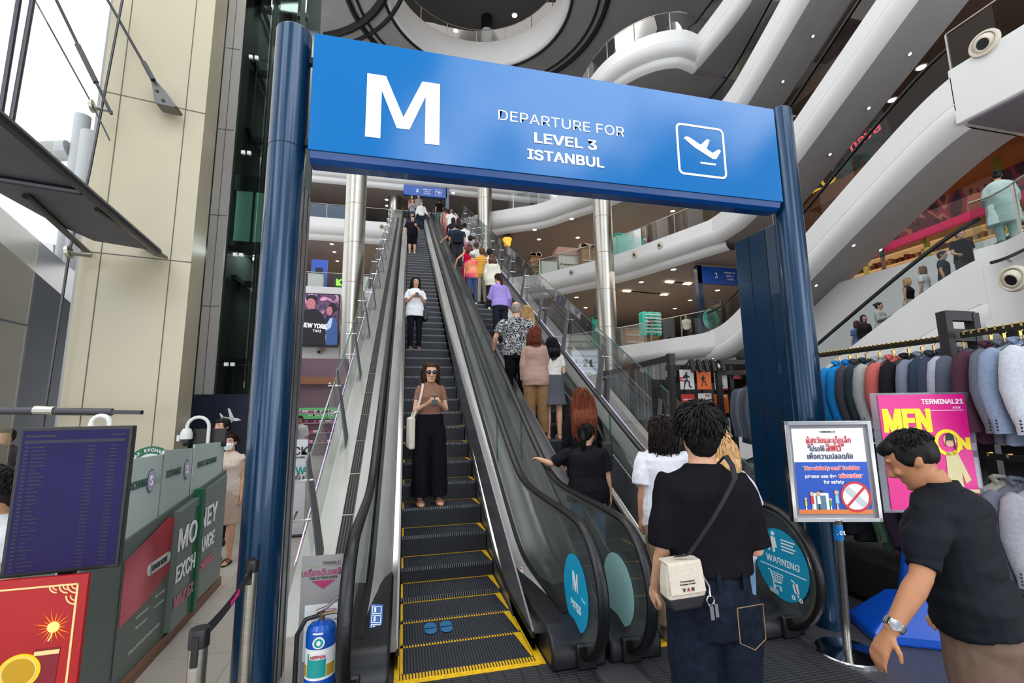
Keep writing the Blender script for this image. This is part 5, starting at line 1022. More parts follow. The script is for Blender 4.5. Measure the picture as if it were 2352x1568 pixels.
RUN = [(-.1, .9), (.12, .98), (.2, .8), (.12, .66), (.5, .5), (.55, .3), (.2, .42), (.16, .1), (.55, -.1), (.5, -.55), (.8, -.72), (.7, -.86), (.3, -.66), (.3, -.14), (-.05, -.1), (-.25, -.5), (-.4, -.95), (-.62, -.95), (-.5, -.75), (-.3, -.05), (-.3, .35), (-.55, .1), (-.62, .2), (-.4, .6), (-.15, .68)]
PC = {'o': ('e2682a', 'orange'), 'w': ('c9c4c0', 'pale grey'), 'r': ('b52a30', 'red'), 'm': ('cfcac8', 'white and red')}
def sale(px0, px1, p0, p1, k, label):
    a, b = at(px0, p1, y=py_), at(px1, p0, y=py_); t = thing('sale_poster', label, 'poster', ((a.x+b.x)/2, py_, a.z), 0, None); w2, h2 = (b.x-a.x)/2, (b.z-a.z)/2; fr = frame(((a.x+b.x)/2, py_, (a.z+b.z)/2), (1, 0, 0), (0, -1, 0))
    mb = MB(); plate(mb, fr, -w2, w2, -h2, h2, 0, .006); sh = mb.build('sheet', M('poster_'+k, PC[k][0], .5), t)
    INKD = M('poster_ink', '1c1a1c', .6); TXT = LETTER if k in 'or' else M('poster_redink', 'c0262c', .5)
    if k in 'ow': text('lettering', '70%', frame(F(fr, w2*.45, h2*.78, .007), (1, 0, 0), (0, -1, 0)), h2*.36, TXT, sh, bold=.02)
    if k == 'r': text('lettering', 'CRAZY SALE', frame(F(fr, 0, h2*.45, .007), (1, 0, 0), (0, -1, 0)), h2*.26, LETTER, sh, bold=.02); text('lettering', '70%', frame(F(fr, 0, 0, .007), (1, 0, 0), (0, -1, 0)), h2*.4, LETTER, sh, bold=.02)
    mb = MB()
    if k in 'owm': s = .62 if k != 'm' else .9; polyplate(mb, fr, [(-w2*.1+x*w2*s, -h2*.12+y*h2*s) for x, y in RUN], .006, .008, 0)
    if k in 'm': plate(mb, fr, -w2, -w2*.2, -h2*.2, h2*.25, .006, .0075, 1)
    if k == 'w': polyplate(mb, fr, [(-w2, -h2), (w2, -h2), (w2, -h2*.8)], .006, .0075, 1)
    if mb.v: mb.build('running_figure', [INKD, M('poster_redink', 'c0262c', .5)], sh)
    if k == 'm': text('lettering', 'CRAZY', frame(F(fr, -w2*.45, h2*.02, .008), (1, 0, 0), (0, -1, 0)), h2*.3, LETTER, sh, bold=.02, sx=.8)
for a in ((1563, 1592, 849, 894, 'm', 'white and red sale poster, top left of the poster rack'), (1602, 1631, 850, 894, 'o', 'orange 70% sale poster in the top row of the rack'), (1642, 1668, 852, 895, 'w', 'pale 70% sale poster in the top row, red lettering'), (1567, 1594, 905, 950, 'r', 'red sale poster in the second row at left'), (1606, 1633, 903, 948, 'w', 'pale sale poster in the second row above the dark haired head'), (1643, 1671, 905, 949, 'o', 'orange 70% sale poster in the second row at right'), (1650, 1676, 960, 1005, 'm', 'white and red sale poster in the third row beside the blond hair'), (1684, 1701, 852, 870, 'r', 'small red sale poster behind the far jackets')): sale(*a)
for i, px in enumerate((1590, 1606, 1622, 1638, 1659)):
    p = at(px, 838, y=py_-.12); t = thing('spot_lamp', nth(i, 5)+' black cylinder spot lamp above the sale posters', 'lamp', p, 0, 'spot lamps above the sale posters'); MB().lathe([(.034, -.09), (.036, .07), (.02, .075)], p, 14, axis=(0, .25, 1)).build('can', BLACKM, t); MB().bar(p+V((0, .015, .07)), V((p.x, py_+.1, 2.33)), .015, .015).build('arm', BLACKM, t)
p = at(1655, 842, y=py_-.1); t = thing('dome_camera', 'small white dome camera among the spot lamps', 'camera', p); MB().ell(p, .035, .035, .03).build('dome', LETTER, t); MB().bar(p, V((p.x, py_+.05, p.z+.12)), .02, .02).build('arm', LETTER, t)
p = at(1465, 985, y=7.6); t = thing('brown_board', 'light brown wooden board behind the up escalator glass', 'board', (p.x, 7.6, .5)); MB().box(p.x-.5, p.x+.35, 7.5, 7.54, .0, p.z+.15).build('panel', M('board_brown', 'a9835f', .6), t); MB().box(p.x-.5, p.x+.35, 7.46, 7.5, p.z+.1, p.z+.17).build('edge', WOODB, t)
# LED banner between the columns
y0 = 13; a, b = at(1312, 850, y=y0), at(1372, 806, y=y0); t = thing('banner', 'white banner with pale blue lines and dark lettering seen through the glass', 'banner', ((a.x+b.x)/2, y0, 0)); MB().box(a.x, b.x, y0, y0+.05, a.z-.6, b.z).build('sheet', stripes('banner_lines', 'e6ecf4', '8fb2da', 5, 2, .85), t)
MB().box(a.x+.1, a.x+.16, y0+.02, y0+.08, 0, b.z).build('pole', STEEL, t); text('lettering', 'L 21', frame(((a.x+b.x)/2, y0-.01, b.z-.38), (1, 0, 0), (0, -1, 0)), .42, INK, t, bold=.02); text('lettering', 'SCO', frame(((a.x+b.x)/2, y0-.01, b.z-.75), (1, 0, 0), (0, -1, 0)), .3, INK, t, bold=.01)

# ---------------------------------------------------------------- standing signs
SD = V((.962, -.272, 0)).normalized(); SN = V((-.272, -.962, 0)).normalized()
def board_stand(px0, px1, p0, p1, dep, base, label):
    c = ray((px0+px1)/2, (p0+p1)/2); dd = dep/c.dot(_f); o = V((0, 0, ZC))+c*dd; return o, (px1-px0)/FPX*dep/.985, (p1-p0)/FPX*dep
b0 = at(1948, 1500, z=0); dep = (b0-V((0, 0, ZC))).dot(_f)-.03
o, w, h = board_stand(1814, 2008, 968, 1193, dep, b0, ''); t = thing('notice_stand', 'steel floor stand asking the elderly and toddlers to use the elevator', 'sign', (b0.x, b0.y, 0)); fr = frame(o, SD, SN); w2, h2 = w/2, h/2
mb = MB()
for x0, x1, y0, y1 in ((-w2, w2, h2-.03, h2), (-w2, w2, -h2, -h2+.03), (-w2, -w2+.03, -h2, h2), (w2-.03, w2, -h2, h2)): plate(mb, fr, x0, x1, y0, y1, -.02, .012)
mb.build('frame', CHROME, t, bev=.003); mb = MB(); plate(mb, fr, -w2+.02, w2-.02, -h2+.02, h2-.02, -.02, -.012); mb.build('backing', M('acrylic_grey', '8d8a90', .2), t)
pw, ph = w2-.055, h2-.055; mb = MB(); plate(mb, fr, -pw, pw, -ph, ph, -.012, -.008, 0); plate(mb, fr, -pw, pw, -ph, ph*.20, -.008, -.006, 1); plate(mb, fr, -pw, pw, -ph, -ph+.03, -.006, -.004, 2); sh = mb.build('notice', [LETTER, M('notice_blue', '0f4fb8', .4), M('notice_orange', 'e0803c', .4)], t)
tf = lambda x, y: frame(F(fr, x*pw, y*ph, -.004), SD, SN); REDI = M('notice_red', 'd02a3a', .5); NAVI = M('notice_navy', '27305c', .5); PNK = M('notice_pink', 'e8606a', .5)
text('lettering', 'TERMINAL21', tf(0, .92), .026, INK, sh); text('lettering', 'ผู้สูงวัยและเด็กเล็ก', tf(0, .71), .060, REDI, sh, bold=.008, fit=1.24*pw); text('lettering', '"โปรดใช้', tf(-.36, .51), .050, NAVI, sh, bold=.006, fit=.46*pw); text('lettering', 'ลิฟต์"', tf(.16, .53), .076, REDI, sh, bold=.01, fit=.5*pw); text('lettering', 'เพื่อความปลอดภัย', tf(0, .33), .056, NAVI, sh, bold=.006, fit=1.25*pw)
def outl(s, x, y, sz, m1, m2, ft): text('lettering', s, tf(x, y), sz, m2, sh, bold=.075, fit=ft*1.012); text('lettering', s, frame(F(fr, x*pw, y*ph, -.002), SD, SN), sz, m1, sh, bold=.022, fit=ft)
outl('The elderly and Toddler', 0, .06, .050, PNK, LETTER, 1.56*pw); text('lettering', 'please use the', tf(-.32, -.13), .044, LETTER, sh, bold=.02, fit=.86*pw); outl('elevator', .50, -.12, .060, PNK, LETTER, .66*pw); text('lettering', 'for safety', tf(.02, -.265), .044, LETTER, sh, bold=.02, fit=.56*pw)
mb = MB(); g = lambda x: x*pw; k = lambda y: y*ph
plate(mb, fr, g(-.62), g(-.16), k(-.90), k(-.52), -.006, -.004, 0); plate(mb, fr, g(-.52), g(-.24), k(-.90), k(-.58), -.004, -.003, 1); plate(mb, fr, g(-.42), g(-.30), k(-.50), k(-.46), -.006, -.004, 2)
ringplate(mb, fr, g(.58), k(-.61), 0, .104, -.006, -.004, 0, n=24); ringplate(mb, fr, g(.58), k(-.61), .092, .108, -.004, -.002, 3, n=28)
c, s = cos(PI/4), sin(PI/4); polyplate(mb, fr, [(g(.58)+x*c-y*s, k(-.61)+x*s+y*c) for x, y in ((-.09, -.008), (.09, -.008), (.09, .008), (-.09, .008))], -.002, -.001, 3); polyplate(mb, fr, [(g(.58)+x*c+y*s, k(-.61)-x*s+y*c) for x, y in ((-.10, -.022), (.10, -.022), (.11, .0), (.10, .022), (-.10, .022), (-.11, 0))], -.004, -.0025, 4)
def mini(x, y, h, top, leg, skin=5, dress=False):
    polyplate(mb, fr, [(g(x)-.006*h*10, k(y)), (g(x)-.002, k(y)+.04*h*10), (g(x)+.002, k(y)+.04*h*10), (g(x)+.006*h*10, k(y))], -.003, -.002, leg); polyplate(mb, fr, [(g(x)-.010*h*10, k(y)+.032*h*10), (g(x)+.010*h*10, k(y)+.032*h*10), (g(x)+.008*h*10, k(y)+.075*h*10), (g(x)-.008*h*10, k(y)+.075*h*10)], -.002, -.0012, top); ringplate(mb, fr, g(x), k(y)+.088*h*10, 0, .012*h*10, -.002, -.001, skin, n=10)
mini(-.80, -.90, .085, 6, 0); mini(-.62, -.90, .125, 3, 4); mini(-.44, -.90, .125, 0, 2); mini(-.12, -.90, .08, 7, 0); mini(.06, -.90, .135, 8, 5)
mb.build('illustration', [LETTER, M('door_grey', '5a8090', .5), INK, REDI, M('pale_grey_ink', 'c4c8cc', .5), M('mini_skin', 'e0b090', .5), M('mini_yellow', 'e8c030', .5), M('mini_green', '3aa050', .5), M('mini_aqua', '8fc8d8', .5)], sh)
pt_ = F(fr, 0, -h2, 0); pole = thing('x', '', '') if False else None
MB().tube([V((b0.x, b0.y, .02)), V((pt_.x, pt_.y, pt_.z+.02))], .028, 16).build('pole', STEEL, t); MB().lathe([(.215, 0), (.215, .012), (.205, .02), (.06, .028), (.03, .04)], (b0.x, b0.y, 0), 40).build('base', CHROME, t)
MB().tube([V((pt_.x, pt_.y, pt_.z-.0)).lerp(V((b0.x, b0.y, .02)), .02), V((pt_.x, pt_.y, pt_.z)).lerp(V((b0.x, b0.y, .02)), .13)], .030, 16).build('collar', M('collar_blue', '1a7cc8', .4), t); cpos = V((pt_.x, pt_.y, pt_.z)).lerp(V((b0.x, b0.y, .02)), .075); text('lettering', '. 01', frame(cpos+SN*.031, SD, SN), .05, LETTER, t, bold=.02)
MB().box(-w2-.005, -w2+.06, -h2, h2*.05, -.03, -.02, T=fr).build('leaflet_holder', M('acrylic_dark', '2b2a2e', .2), t)
# pink stand
b0 = at(2085, 1470, z=0); dep = 3.3; o, w, h = board_stand(2030, 2232, 905, 1165, dep, b0, ''); t = thing('advert_stand', 'hot pink acrylic advert stand lettered MEN on a blue pole', 'sign', (b0.x, b0.y, 0)); fr = frame(o, SD, SN); w2, h2 = w/2, h/2
mb = MB(); plate(mb, fr, -w2-.03, w2+.03, -h2-.02, h2+.01, -.012, -.006); mb.build('acrylic_panel', glassmat('acrylic', 'd8d8e2', .9, .03, body=.15), t)
mb = MB(); plate(mb, fr, -w2+.02, w2-.01, -h2, h2-.005, -.005, -.001); sh = mb.build('sheet', M('hot_pink', 'dd1a86', .35), t); tf = lambda x, y: frame(F(fr, x*w2, y*h2, 0), SD, SN); YL = M('advert_yellow', 'f2e21a', .4)
text('lettering', 'TERMINAL21', tf(.46, .86), .066, LETTER, sh, bold=.02, fit=.92*w2); text('lettering', 'ASOK', tf(.76, .75), .03, LETTER, sh); text('lettering', 'MEN', tf(-.36, .53), .30, YL, sh, bold=.05, fit=1.06*w2); text('lettering', 'FASHI', tf(-.30, .12), .15, YL, sh, bold=.05, fit=1.1*w2); text('lettering', 'N', tf(.80, .12), .15, YL, sh, bold=.05, fit=.28*w2)
mb = MB(); plate(mb, fr, .02*w2, .9*w2, .70*h2, .71*h2, 0, .001, 0); ringplate(mb, fr, .46*w2, .14*h2, .07, .095, 0, .003, 1); polyplate(mb, fr, [(.38*w2, -.02*h2), (.62*w2, -.02*h2), (.84*w2, -.5*h2), (.72*w2, -.56*h2), (.66*w2, -.36*h2), (.66*w2, -.62*h2), (.34*w2, -.62*h2)], 0, .003, 2); ringplate(mb, fr, .50*w2, .02+.13*h2, 0, .045, 0, .004, 3, n=20); q_ = .13*h2; polyplate(mb, fr, [(.38*w2, q_-.02), (.42*w2, q_+.06), (.5*w2, q_+.075), (.58*w2, q_+.06), (.62*w2, q_-.06), (.57*w2, q_-.02), (.56*w2, q_+.035), (.44*w2, q_+.035)], .004, .006, 4); plate(mb, fr, .41*w2, .59*w2, q_+.02, q_+.035, .006, .007, 4); plate(mb, fr, .55*w2, .98*w2, -.72*h2, -.66*h2, 0, .003, 2)
mb.build('figure', [LETTER, YL, M('advert_cream', 'd9cd9a', .6), M('mini_skin', 'e0b090', .5), INK], sh)
BLU = M('stand_blue', '0a55c8', .3, coat=.3); q = F(fr, -.45*w2, -h2, -.02)
MB().tube([V((b0.x, b0.y, .3)), V((q.x, q.y, q.z+.05))], .032, 14).build('pole', BLU, t); MB().tube([V((b0.x+.05, b0.y-.02, .3)), V((q.x+.05, q.y-.02, q.z+.05))], .012, 10).build('steel_rod', STEEL, t)
e = b0; D2 = V((.9, -.44, 0)).normalized(); N2 = V((.44, .9, 0)); c = V((b0.x, b0.y, 0))
base = [c-D2*.28-N2*.12, c+D2*.75-N2*.16, c+D2*.75+N2*.35, c-D2*.28+N2*.3]; topq = [c-D2*.04-N2*.02+V((0, 0, .32)), c+D2*.5-N2*.02+V((0, 0, .34)), c+D2*.5+N2*.16+V((0, 0, .34)), c-D2*.04+N2*.16+V((0, 0, .32))]
mb = MB(); mb.loft([base, [p+V((0, 0, .07)) for p in base], topq]); mb.build('base', BLU, t, smooth=0, bev=.02)

# ---------------------------------------------------------------- galleries: kiosks and stalls
TEAL = M('kiosk_teal', '35b8a4', .4); KW = M('kiosk_white', 'd6d3cc', .5); KWD = M('kiosk_wood', '8a6238', .6, noise_=(4, .3)); 
def gp(px, py, y): return at(px, py, y=y)
y0 = 20.6; a, b = gp(1479, 765, y0), gp(1519, 716, y0); t = thing('letter_block', 'large teal rounded block with a hollow middle, standing on the first gallery', 'sculpture', ((a.x+b.x)/2, y0, 5)); zt = b.z; zb = zt-1.25; cx = (a.x+b.x)/2
mb = MB(); w2 = (b.x-a.x)/2
mb.box(cx-w2, cx-w2*.4, y0, y0+.5, zb, zt); mb.box(cx+w2*.4, cx+w2, y0, y0+.5, zb, zt); mb.box(cx-w2*.4, cx+w2*.4, y0, y0+.5, zt-.35, zt); mb.box(cx-w2*.4, cx+w2*.4, y0, y0+.5, zb, zb+.35); mb.build('block', TEAL, t, bev=.08, smooth=40)
mb = MB()
for i in range(6): mb.box(cx-w2*.8, cx+w2*.95, y0-.02, y0, zb+.15+.18*i, zb+.22+.18*i)
mb.build('slats', KW, t); MB().box(cx-w2*.4, cx+w2*.6, y0+.02, y0+.5, 5, zb).build('plinth', KWD, t)
for (p0, p1, q0, q1, yy, zf, m, lab, cat_) in ((1373, 1390, 728, 800, 25.5, 5, TEAL, 'tall teal kiosk panel left of the steel column on the first gallery', 'kiosk'), (1440, 1478, 757, 795, 23.6, 5, KWD, 'wooden shelf kiosk right of the steel column on the first gallery', 'kiosk'), (1300, 1372, 770, 800, 26.5, 5, KW, 'pale stall counter seen through the escalator glass on the first gallery', 'kiosk'), (1419, 1451, 540, 580, 23.2, 10, TEAL, 'teal box kiosk on the second gallery right of the steel column', 'kiosk'), (1460, 1480, 552, 570, 21.2, 10, TEAL, 'small teal counter on the second gallery under a lit sign', 'kiosk'), (1285, 1330, 585, 622, 26.6, 10, KW, 'pale market stall on the second gallery with a pink roof', 'stall'), (1338, 1368, 572, 607, 25.6, 10, KWD, 'wooden market stall with a figure on top on the second gallery', 'stall'), (1245, 1280, 600, 630, 26.3, 10, KW, 'white low market table on the second gallery', 'stall'), (1220, 1243, 590, 640, 27.2, 10, KWD, 'crowded stall at the left end of the second gallery', 'stall')):
    a, b = gp(p0, q1, yy), gp(p1, q0, yy); t = thing('kiosk' if cat_ == 'kiosk' else 'market_stall', lab, cat_, ((a.x+b.x)/2, yy, zf)); MB().box(a.x, b.x, yy, yy+.7, zf, max(b.z, zf+.8)).build('body', m, t, bev=.02)
    z1 = max(b.z, zf+.8); MB().box(a.x-.05, b.x+.05, yy-.05, yy+.75, z1, z1+.05).build('top', m if m != KW else KWD, t)
    if 'stall' in lab or 'shelf' in lab:
        for i, (zz) in enumerate((zf+.5, zf+.9)): MB().box(a.x+.04, b.x-.04, yy-.06, yy, zz, zz+.04).build('shelf', KW if m != KW else KWD, t)
    if cat_ == 'stall' and 'white' not in lab:
        random.seed(p0); mb = MB()
        for i in range(14): x = a.x+(b.x-a.x)*random.random(); mb.box(x-.1, x+.1, yy+.1, yy+.4, z1+.05, z1+.12+.3*random.random(), i % 3)
        o = mb.build('goods', [M('goods_a', 'b9a08a', .6), M('goods_b', '6a5a52', .6), M('goods_c', 'c8beb0', .6)], t); o['kind'] = 'stuff'
p = gp(1304, 576, 26.6); mb = MB(); mb.prism([V((p.x-.9, 26.5, p.z-.30)), V((p.x+.9, 26.5, p.z-.30)), V((p.x+.7, 26.5, p.z+.2)), V((p.x-.7, 26.5, p.z+.2))], (0, .9, 0)); o = mb.build('stall_roof', M('roof_pink', 'b08a7c', .6)); tag(o, 'pinkish tiled roof of the pale market stall', 'roof')
p = gp(1475, 548, 21.3); o = MB().box(p.x-.45, p.x+.45, 21.3, 21.35, p.z-.15, p.z+.15).build('lit_sign', M('sign_magenta', '3a1030', .5)); tag(o, 'small lit pink and white sign above the teal counter', 'sign'); text('lettering', 'nood', frame((p.x, 21.28, p.z), (1, 0, 0), (0, -1, 0)), .32, M('neon_pink', 'ffc0e0', .5, emit=2), o, bold=.02)
p = gp(1383, 718, 25.4); o = MB().box(p.x-.5, p.x+.3, 25.5, 25.55, p.z-.4, p.z+.4).build('lit_sign', M('sign_dark', '1d1416', .6)); tag(o, 'white lit lettering beside the steel column on the first gallery', 'sign'); text('lettering', 'OS\nYO', frame((p.x-.05, 25.48, p.z+.0), (1, 0, 0), (0, -1, 0)), .42, M('neon_white', 'ffffff', .5, emit=2), o, bold=.02)
p = gp(1165, 553, 28.2); t = thing('lantern', 'old fashioned street lantern glowing amber beside the escalator glass', 'lamp', (p.x, 28.2, 10)); MB().lathe([(.19, -.36), (.31, .14), (.31, .17)], p, 6).build('glass', LAMPH, t); MB().lathe([(.36, .17), (.15, .4), (.06, .48), (.03, .65), (.001, .7)], p, 12).build('cap', BLACKM, t); MB().lathe([(.10, -.36), (.17, -.3)], p, 8).build('cup', BLACKM, t); MB().tube([V((p.x, p.y, 10)), p+V((0, 0, -.34))], .05, 8).build('post', BLACKM, t)
t = thing('disc_sign', 'round pale green disc on the glass end of the first gallery railing', 'sign', gp(1633, 733, 17.4)); p = gp(1633, 733, 17.4); fr = frame(p, (1, 0, 0), (0, -1, 0)); mb = MB(); disc(mb, fr, .42, .48, .02); mb.build('disc', M('disc_mint', '6fc4b4', .4), t); mb = MB(); ringplate(mb, fr, 0, 0, .46, .54, 0, .015); mb.build('rim', BLACK, t)
p = gp(1650, 730, 17.0); o = MB().box(p.x-.35, p.x+.35, 17.2, 17.24, 5, p.z+.9).build('glass_screen', GLASSB); tag(o, 'upright glass screen with pale lines at the foot of the broadest diagonal escalator', 'screen')
# first gallery shop on the right: mural, ceiling slats, shelves
MUR = blotch('mural', ['2e1018', '6a1c2c', '8a5040', '481826', '220c12', '702c38'], .55, .5, (1, 1, 1), 2, True, .06, 1.2)
mb = MB(); mb.prism([V((17.5, 5.0, 8.0)), V((17.5, 14.5, 7.6)), V((17.5, 14.5, 8.5)), V((17.5, 5.0, 9.0))], (.1, 0, 0)); o = mb.build('mural_panel', MUR, smooth=0); tag(o, 'dark red painted mural panel above the shop beyond the people on the right', 'mural')
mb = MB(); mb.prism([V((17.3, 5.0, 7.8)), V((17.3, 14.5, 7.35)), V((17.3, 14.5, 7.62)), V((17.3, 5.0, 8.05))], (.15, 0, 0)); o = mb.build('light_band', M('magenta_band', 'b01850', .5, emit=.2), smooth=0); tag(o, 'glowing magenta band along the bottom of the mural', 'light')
t = thing('shop_shelving', 'warm lit shop shelving in rows beyond the right-hand escalator riders', 'shelf', (18.5, 10, 5)); MB().box(19.2, 19.5, 6.8, 16, 5, 9.2).build('back', M('shop_amber', '6a4420', .6, noise_=(1.5, .5)), t)
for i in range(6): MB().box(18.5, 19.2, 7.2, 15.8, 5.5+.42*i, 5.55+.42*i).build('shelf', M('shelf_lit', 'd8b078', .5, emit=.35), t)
mb = MB(); random.seed(9)
for i in range(5):
    for k in range(40): y = 7.4+.2*k; mb.box(18.6, 18.95, y, y+.1, 5.55+.42*i, 5.62+.42*i+.22*random.random(), random.randrange(4))
o = mb.build('stock', [M('stock_a', 'a9865a', .6), M('stock_b', '5a3a2a', .6), M('stock_c', 'c9b090', .6), M('stock_d', '7a2a22', .6)], t); o['kind'] = 'stuff'
for i in range(4): MB().box(17.6, 17.72, 7+.0+2.2*i, 7.12+2.2*i, 5, 9.3).build('pillar', M('moss_gold', '7d7a2a', .5), t)
area('shop_wash', (17.2, 11, 7.2), 2, 7, 60, (1, .78, .5))
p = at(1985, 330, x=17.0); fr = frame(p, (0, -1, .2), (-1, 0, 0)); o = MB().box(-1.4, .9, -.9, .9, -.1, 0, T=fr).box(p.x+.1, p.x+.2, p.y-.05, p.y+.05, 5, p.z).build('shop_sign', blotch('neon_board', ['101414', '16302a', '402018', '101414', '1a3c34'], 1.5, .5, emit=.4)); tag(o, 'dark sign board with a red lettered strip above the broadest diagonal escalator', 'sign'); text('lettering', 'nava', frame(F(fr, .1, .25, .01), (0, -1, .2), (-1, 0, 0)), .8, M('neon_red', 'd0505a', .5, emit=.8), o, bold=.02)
fr2 = frame(at(1905, 425, x=17.2), (0, -1, .2), (-1, 0, 0)); mb = MB()
for (x, y, r) in ((-.6, -.2, .42), (.1, .35, .38), (.55, .75, .3)): ringplate(mb, fr2, x, y, r*.75, r, 0, .04)
q_ = fr2.translation; mb.box(q_.x+.05, q_.x+.1, q_.y-.05, q_.y+.05, 9.9, q_.z)
o = mb.build('neon_curls', M('neon_amber', 'c9a02a', .5, emit=.6)); tag(o, 'amber neon loops behind the glass above the broadest diagonal escalator', 'sign')
# ================================================================ PEOPLE
def skinm(c): return M('skin_'+c, c, .5, spec=.35, noise_=(14, .06))
def cloth(c, r=.85, n=(25, .08)): return M('cloth_'+c, c, r, spec=.08, noise_=n)
def hairm(c): return M('hair_'+c, c, .55, spec=.22, noise_=(22, .4, (3, 3, .35)))
def rot3(yaw=0, pitch=0, roll=0): return Matrix.Rotation(yaw, 4, 'Z') @ Matrix.Rotation(pitch, 4, 'X') @ Matrix.Rotation(roll, 4, 'Y')
def ering(c, rx, ry, n=16, T=None, pw=1.0):
    out = []
    for i in range(n):
        t = 2*PI*i/n; x, y = cos(t), sin(t); p = V((c[0]+rx*math.copysign(abs(x)**pw, x), c[1]+ry*math.copysign(abs(y)**pw, y), c[2])); out.append(T @ p if T else p)
    return out
def remesh(name, mb, mat, parent, vx, fold=0, fs=(7, 7, 7), smooth=2, seed=0):
    o = mb.build(name, mat, parent, smooth=0, local=True); m = o.modifiers.new('r', 'REMESH'); m.mode = 'VOXEL'; m.voxel_size = vx; m.use_smooth_shade = True
    if smooth: s = o.modifiers.new('s', 'SMOOTH'); s.iterations = smooth; s.factor = .5
    def post(ob, me):
        if fold:
            sd = V((seed*3.1, seed*1.7, seed*.9))
            nr = [v.normal.copy() for v in me.vertices]
            for v, n in zip(me.vertices, nr):
                c = v.co; q = V((c.x*fs[0], c.y*fs[1], c.z*fs[2]))+sd; d = noise.noise(q)+.5*noise.noise(q*2.3); d2 = -abs(noise.noise(q*.8+V((5, 3, 9))))*1.2+.3; v.co = c+n*max(-.004, fold*(d*.6+d2*.6)+.001)
        if not me.materials: me.materials.append(mat)
        me.shade_smooth(); me.update()
    LATER.append(('mesh', o, post)); return o
def hand(mb, w, d, n, k, curl=.5, side=1, r=.0085):
    "palm, four fingers of unequal length and a thumb; d = direction, n = palm normal"
    d = V(d).normalized(); n = V(n); n = (n-d*n.dot(d)).normalized(); s = d.cross(n)*side
    mb.loft([[w+d*a*k+(s*(bx*cos(t))+n*(bz*sin(t)))*k for t in [2*PI*i/10 for i in range(10)]] for a, bx, bz in ((-.015, .024, .018), (.02, .03, .017), (.055, .038, .016), (.085, .037, .013), (.093, .030, .010))])
    for j, (o, L) in enumerate(((-.030, .066), (-.010, .078), (.010, .073), (.028, .058))):
        b = w+d*.085*k+s*o*k; d1 = (d*cos(curl*.7)+n*sin(curl*.7)+s*o*2.2).normalized(); p1 = b+d1*L*.5*k; d2 = (d*cos(curl*1.7)+n*sin(curl*1.7)+s*o*1.5).normalized(); p2 = p1+d2*L*.5*k
        mb.tube([b-d*.012*k, b.lerp(p1, .6), p1, p2], [r*1.05*k, r*k, r*.98*k, r*.75*k], 7)
    b = w+d*.025*k-s*.028*k; p1 = b+(d*.6-s*.75+n*.3).normalized()*.038*k; p2 = p1+(d*.9-s*.25+n*.5).normalized()*.032*k
    mb.tube([b+s*.012*k, b, p1, p2], [.013*k, .0125*k, .011*k, .008*k], 7)
def strands(HT, k, hs, mat, par, seed, L, TT):
    "locks of hair following the head, tapered to points"
    rnd = random.Random(seed); mb = MB(); cr_ = V((0, -.45, .9)).normalized()
    n = 1300 if hs in ('short', 'mullet') else 700 if hs == 'fade' else 600
    for i in range(n):
        z = rnd.uniform(-.35 if hs != 'fade' else .25, 1); a = rnd.uniform(0, 2*PI); q = sqrt(max(0, 1-z*z)); d = V((q*cos(a), q*sin(a), z))
        if d.y > .25 and d.z < (.62 if hs in ('short', 'fade', 'pony', 'bun') else .82): continue
        p = V((d.x*.086, -.022+d.y*.096, .034+d.z*.094))
        if d.z < -.05: p.y = min(p.y, -.0)
        fl = d-cr_*d.dot(cr_); fl = (cr_*-1+d*d.dot(cr_)); fl = fl.normalized() if fl.length > .05 else V((cos(a), sin(a), 0))
        fl = (fl+V((rnd.uniform(-.5, .5), rnd.uniform(-.5, .5), rnd.uniform(-.2, .2)))).normalized(); ln = rnd.uniform(.035, .06)*(1.25 if hs in ('mullet', 'bob') else 1 if hs != 'fade' else .5)
        P = [HT @ q_ for q_ in (p-d*.006, p+fl*ln*.4+d*.004, p+fl*ln*.8+d*.001, p+fl*ln*1.05-d*.008)]
        mb.tube(P, [.0035*k, .0042*k, .003*k, .0008*k], 4)
    if hs in ('long', 'curly', 'mullet', 'bob'):
        Ls = {'long': L, 'curly': L, 'mullet': .24, 'bob': .17}[hs]; cv = .012 if hs in ('curly', 'mullet') else .004
        for i in range(420):
            a = rnd.uniform(PI*.93, PI*2.07); sx_ = cos(a)*.098*(1.2 if L > .4 and hs == 'long' else 1); b = HT @ V((sx_, -.05+.052*sin(a), rnd.uniform(-.06, .05))); ll = Ls*rnd.uniform(.75, 1.06); ph = rnd.uniform(0, 6)
            P = []
            for j in range(8):
                u = j/7; P.append(b+(TT.to_3x3() @ V((sx_*.25*sin(PI*u)+cv*sin(ph+9*u), -.045*sin(PI*min(1, u*1.4))-.02*u+.010*sin(a)+cv*cos(ph+7*u), -ll*u)))*k)
            mb.tube(P, [.0034*k]*6+[.0025*k, .0008*k], 4)
    mb.build('hair_strands', mat, par, local=True, smooth=60)
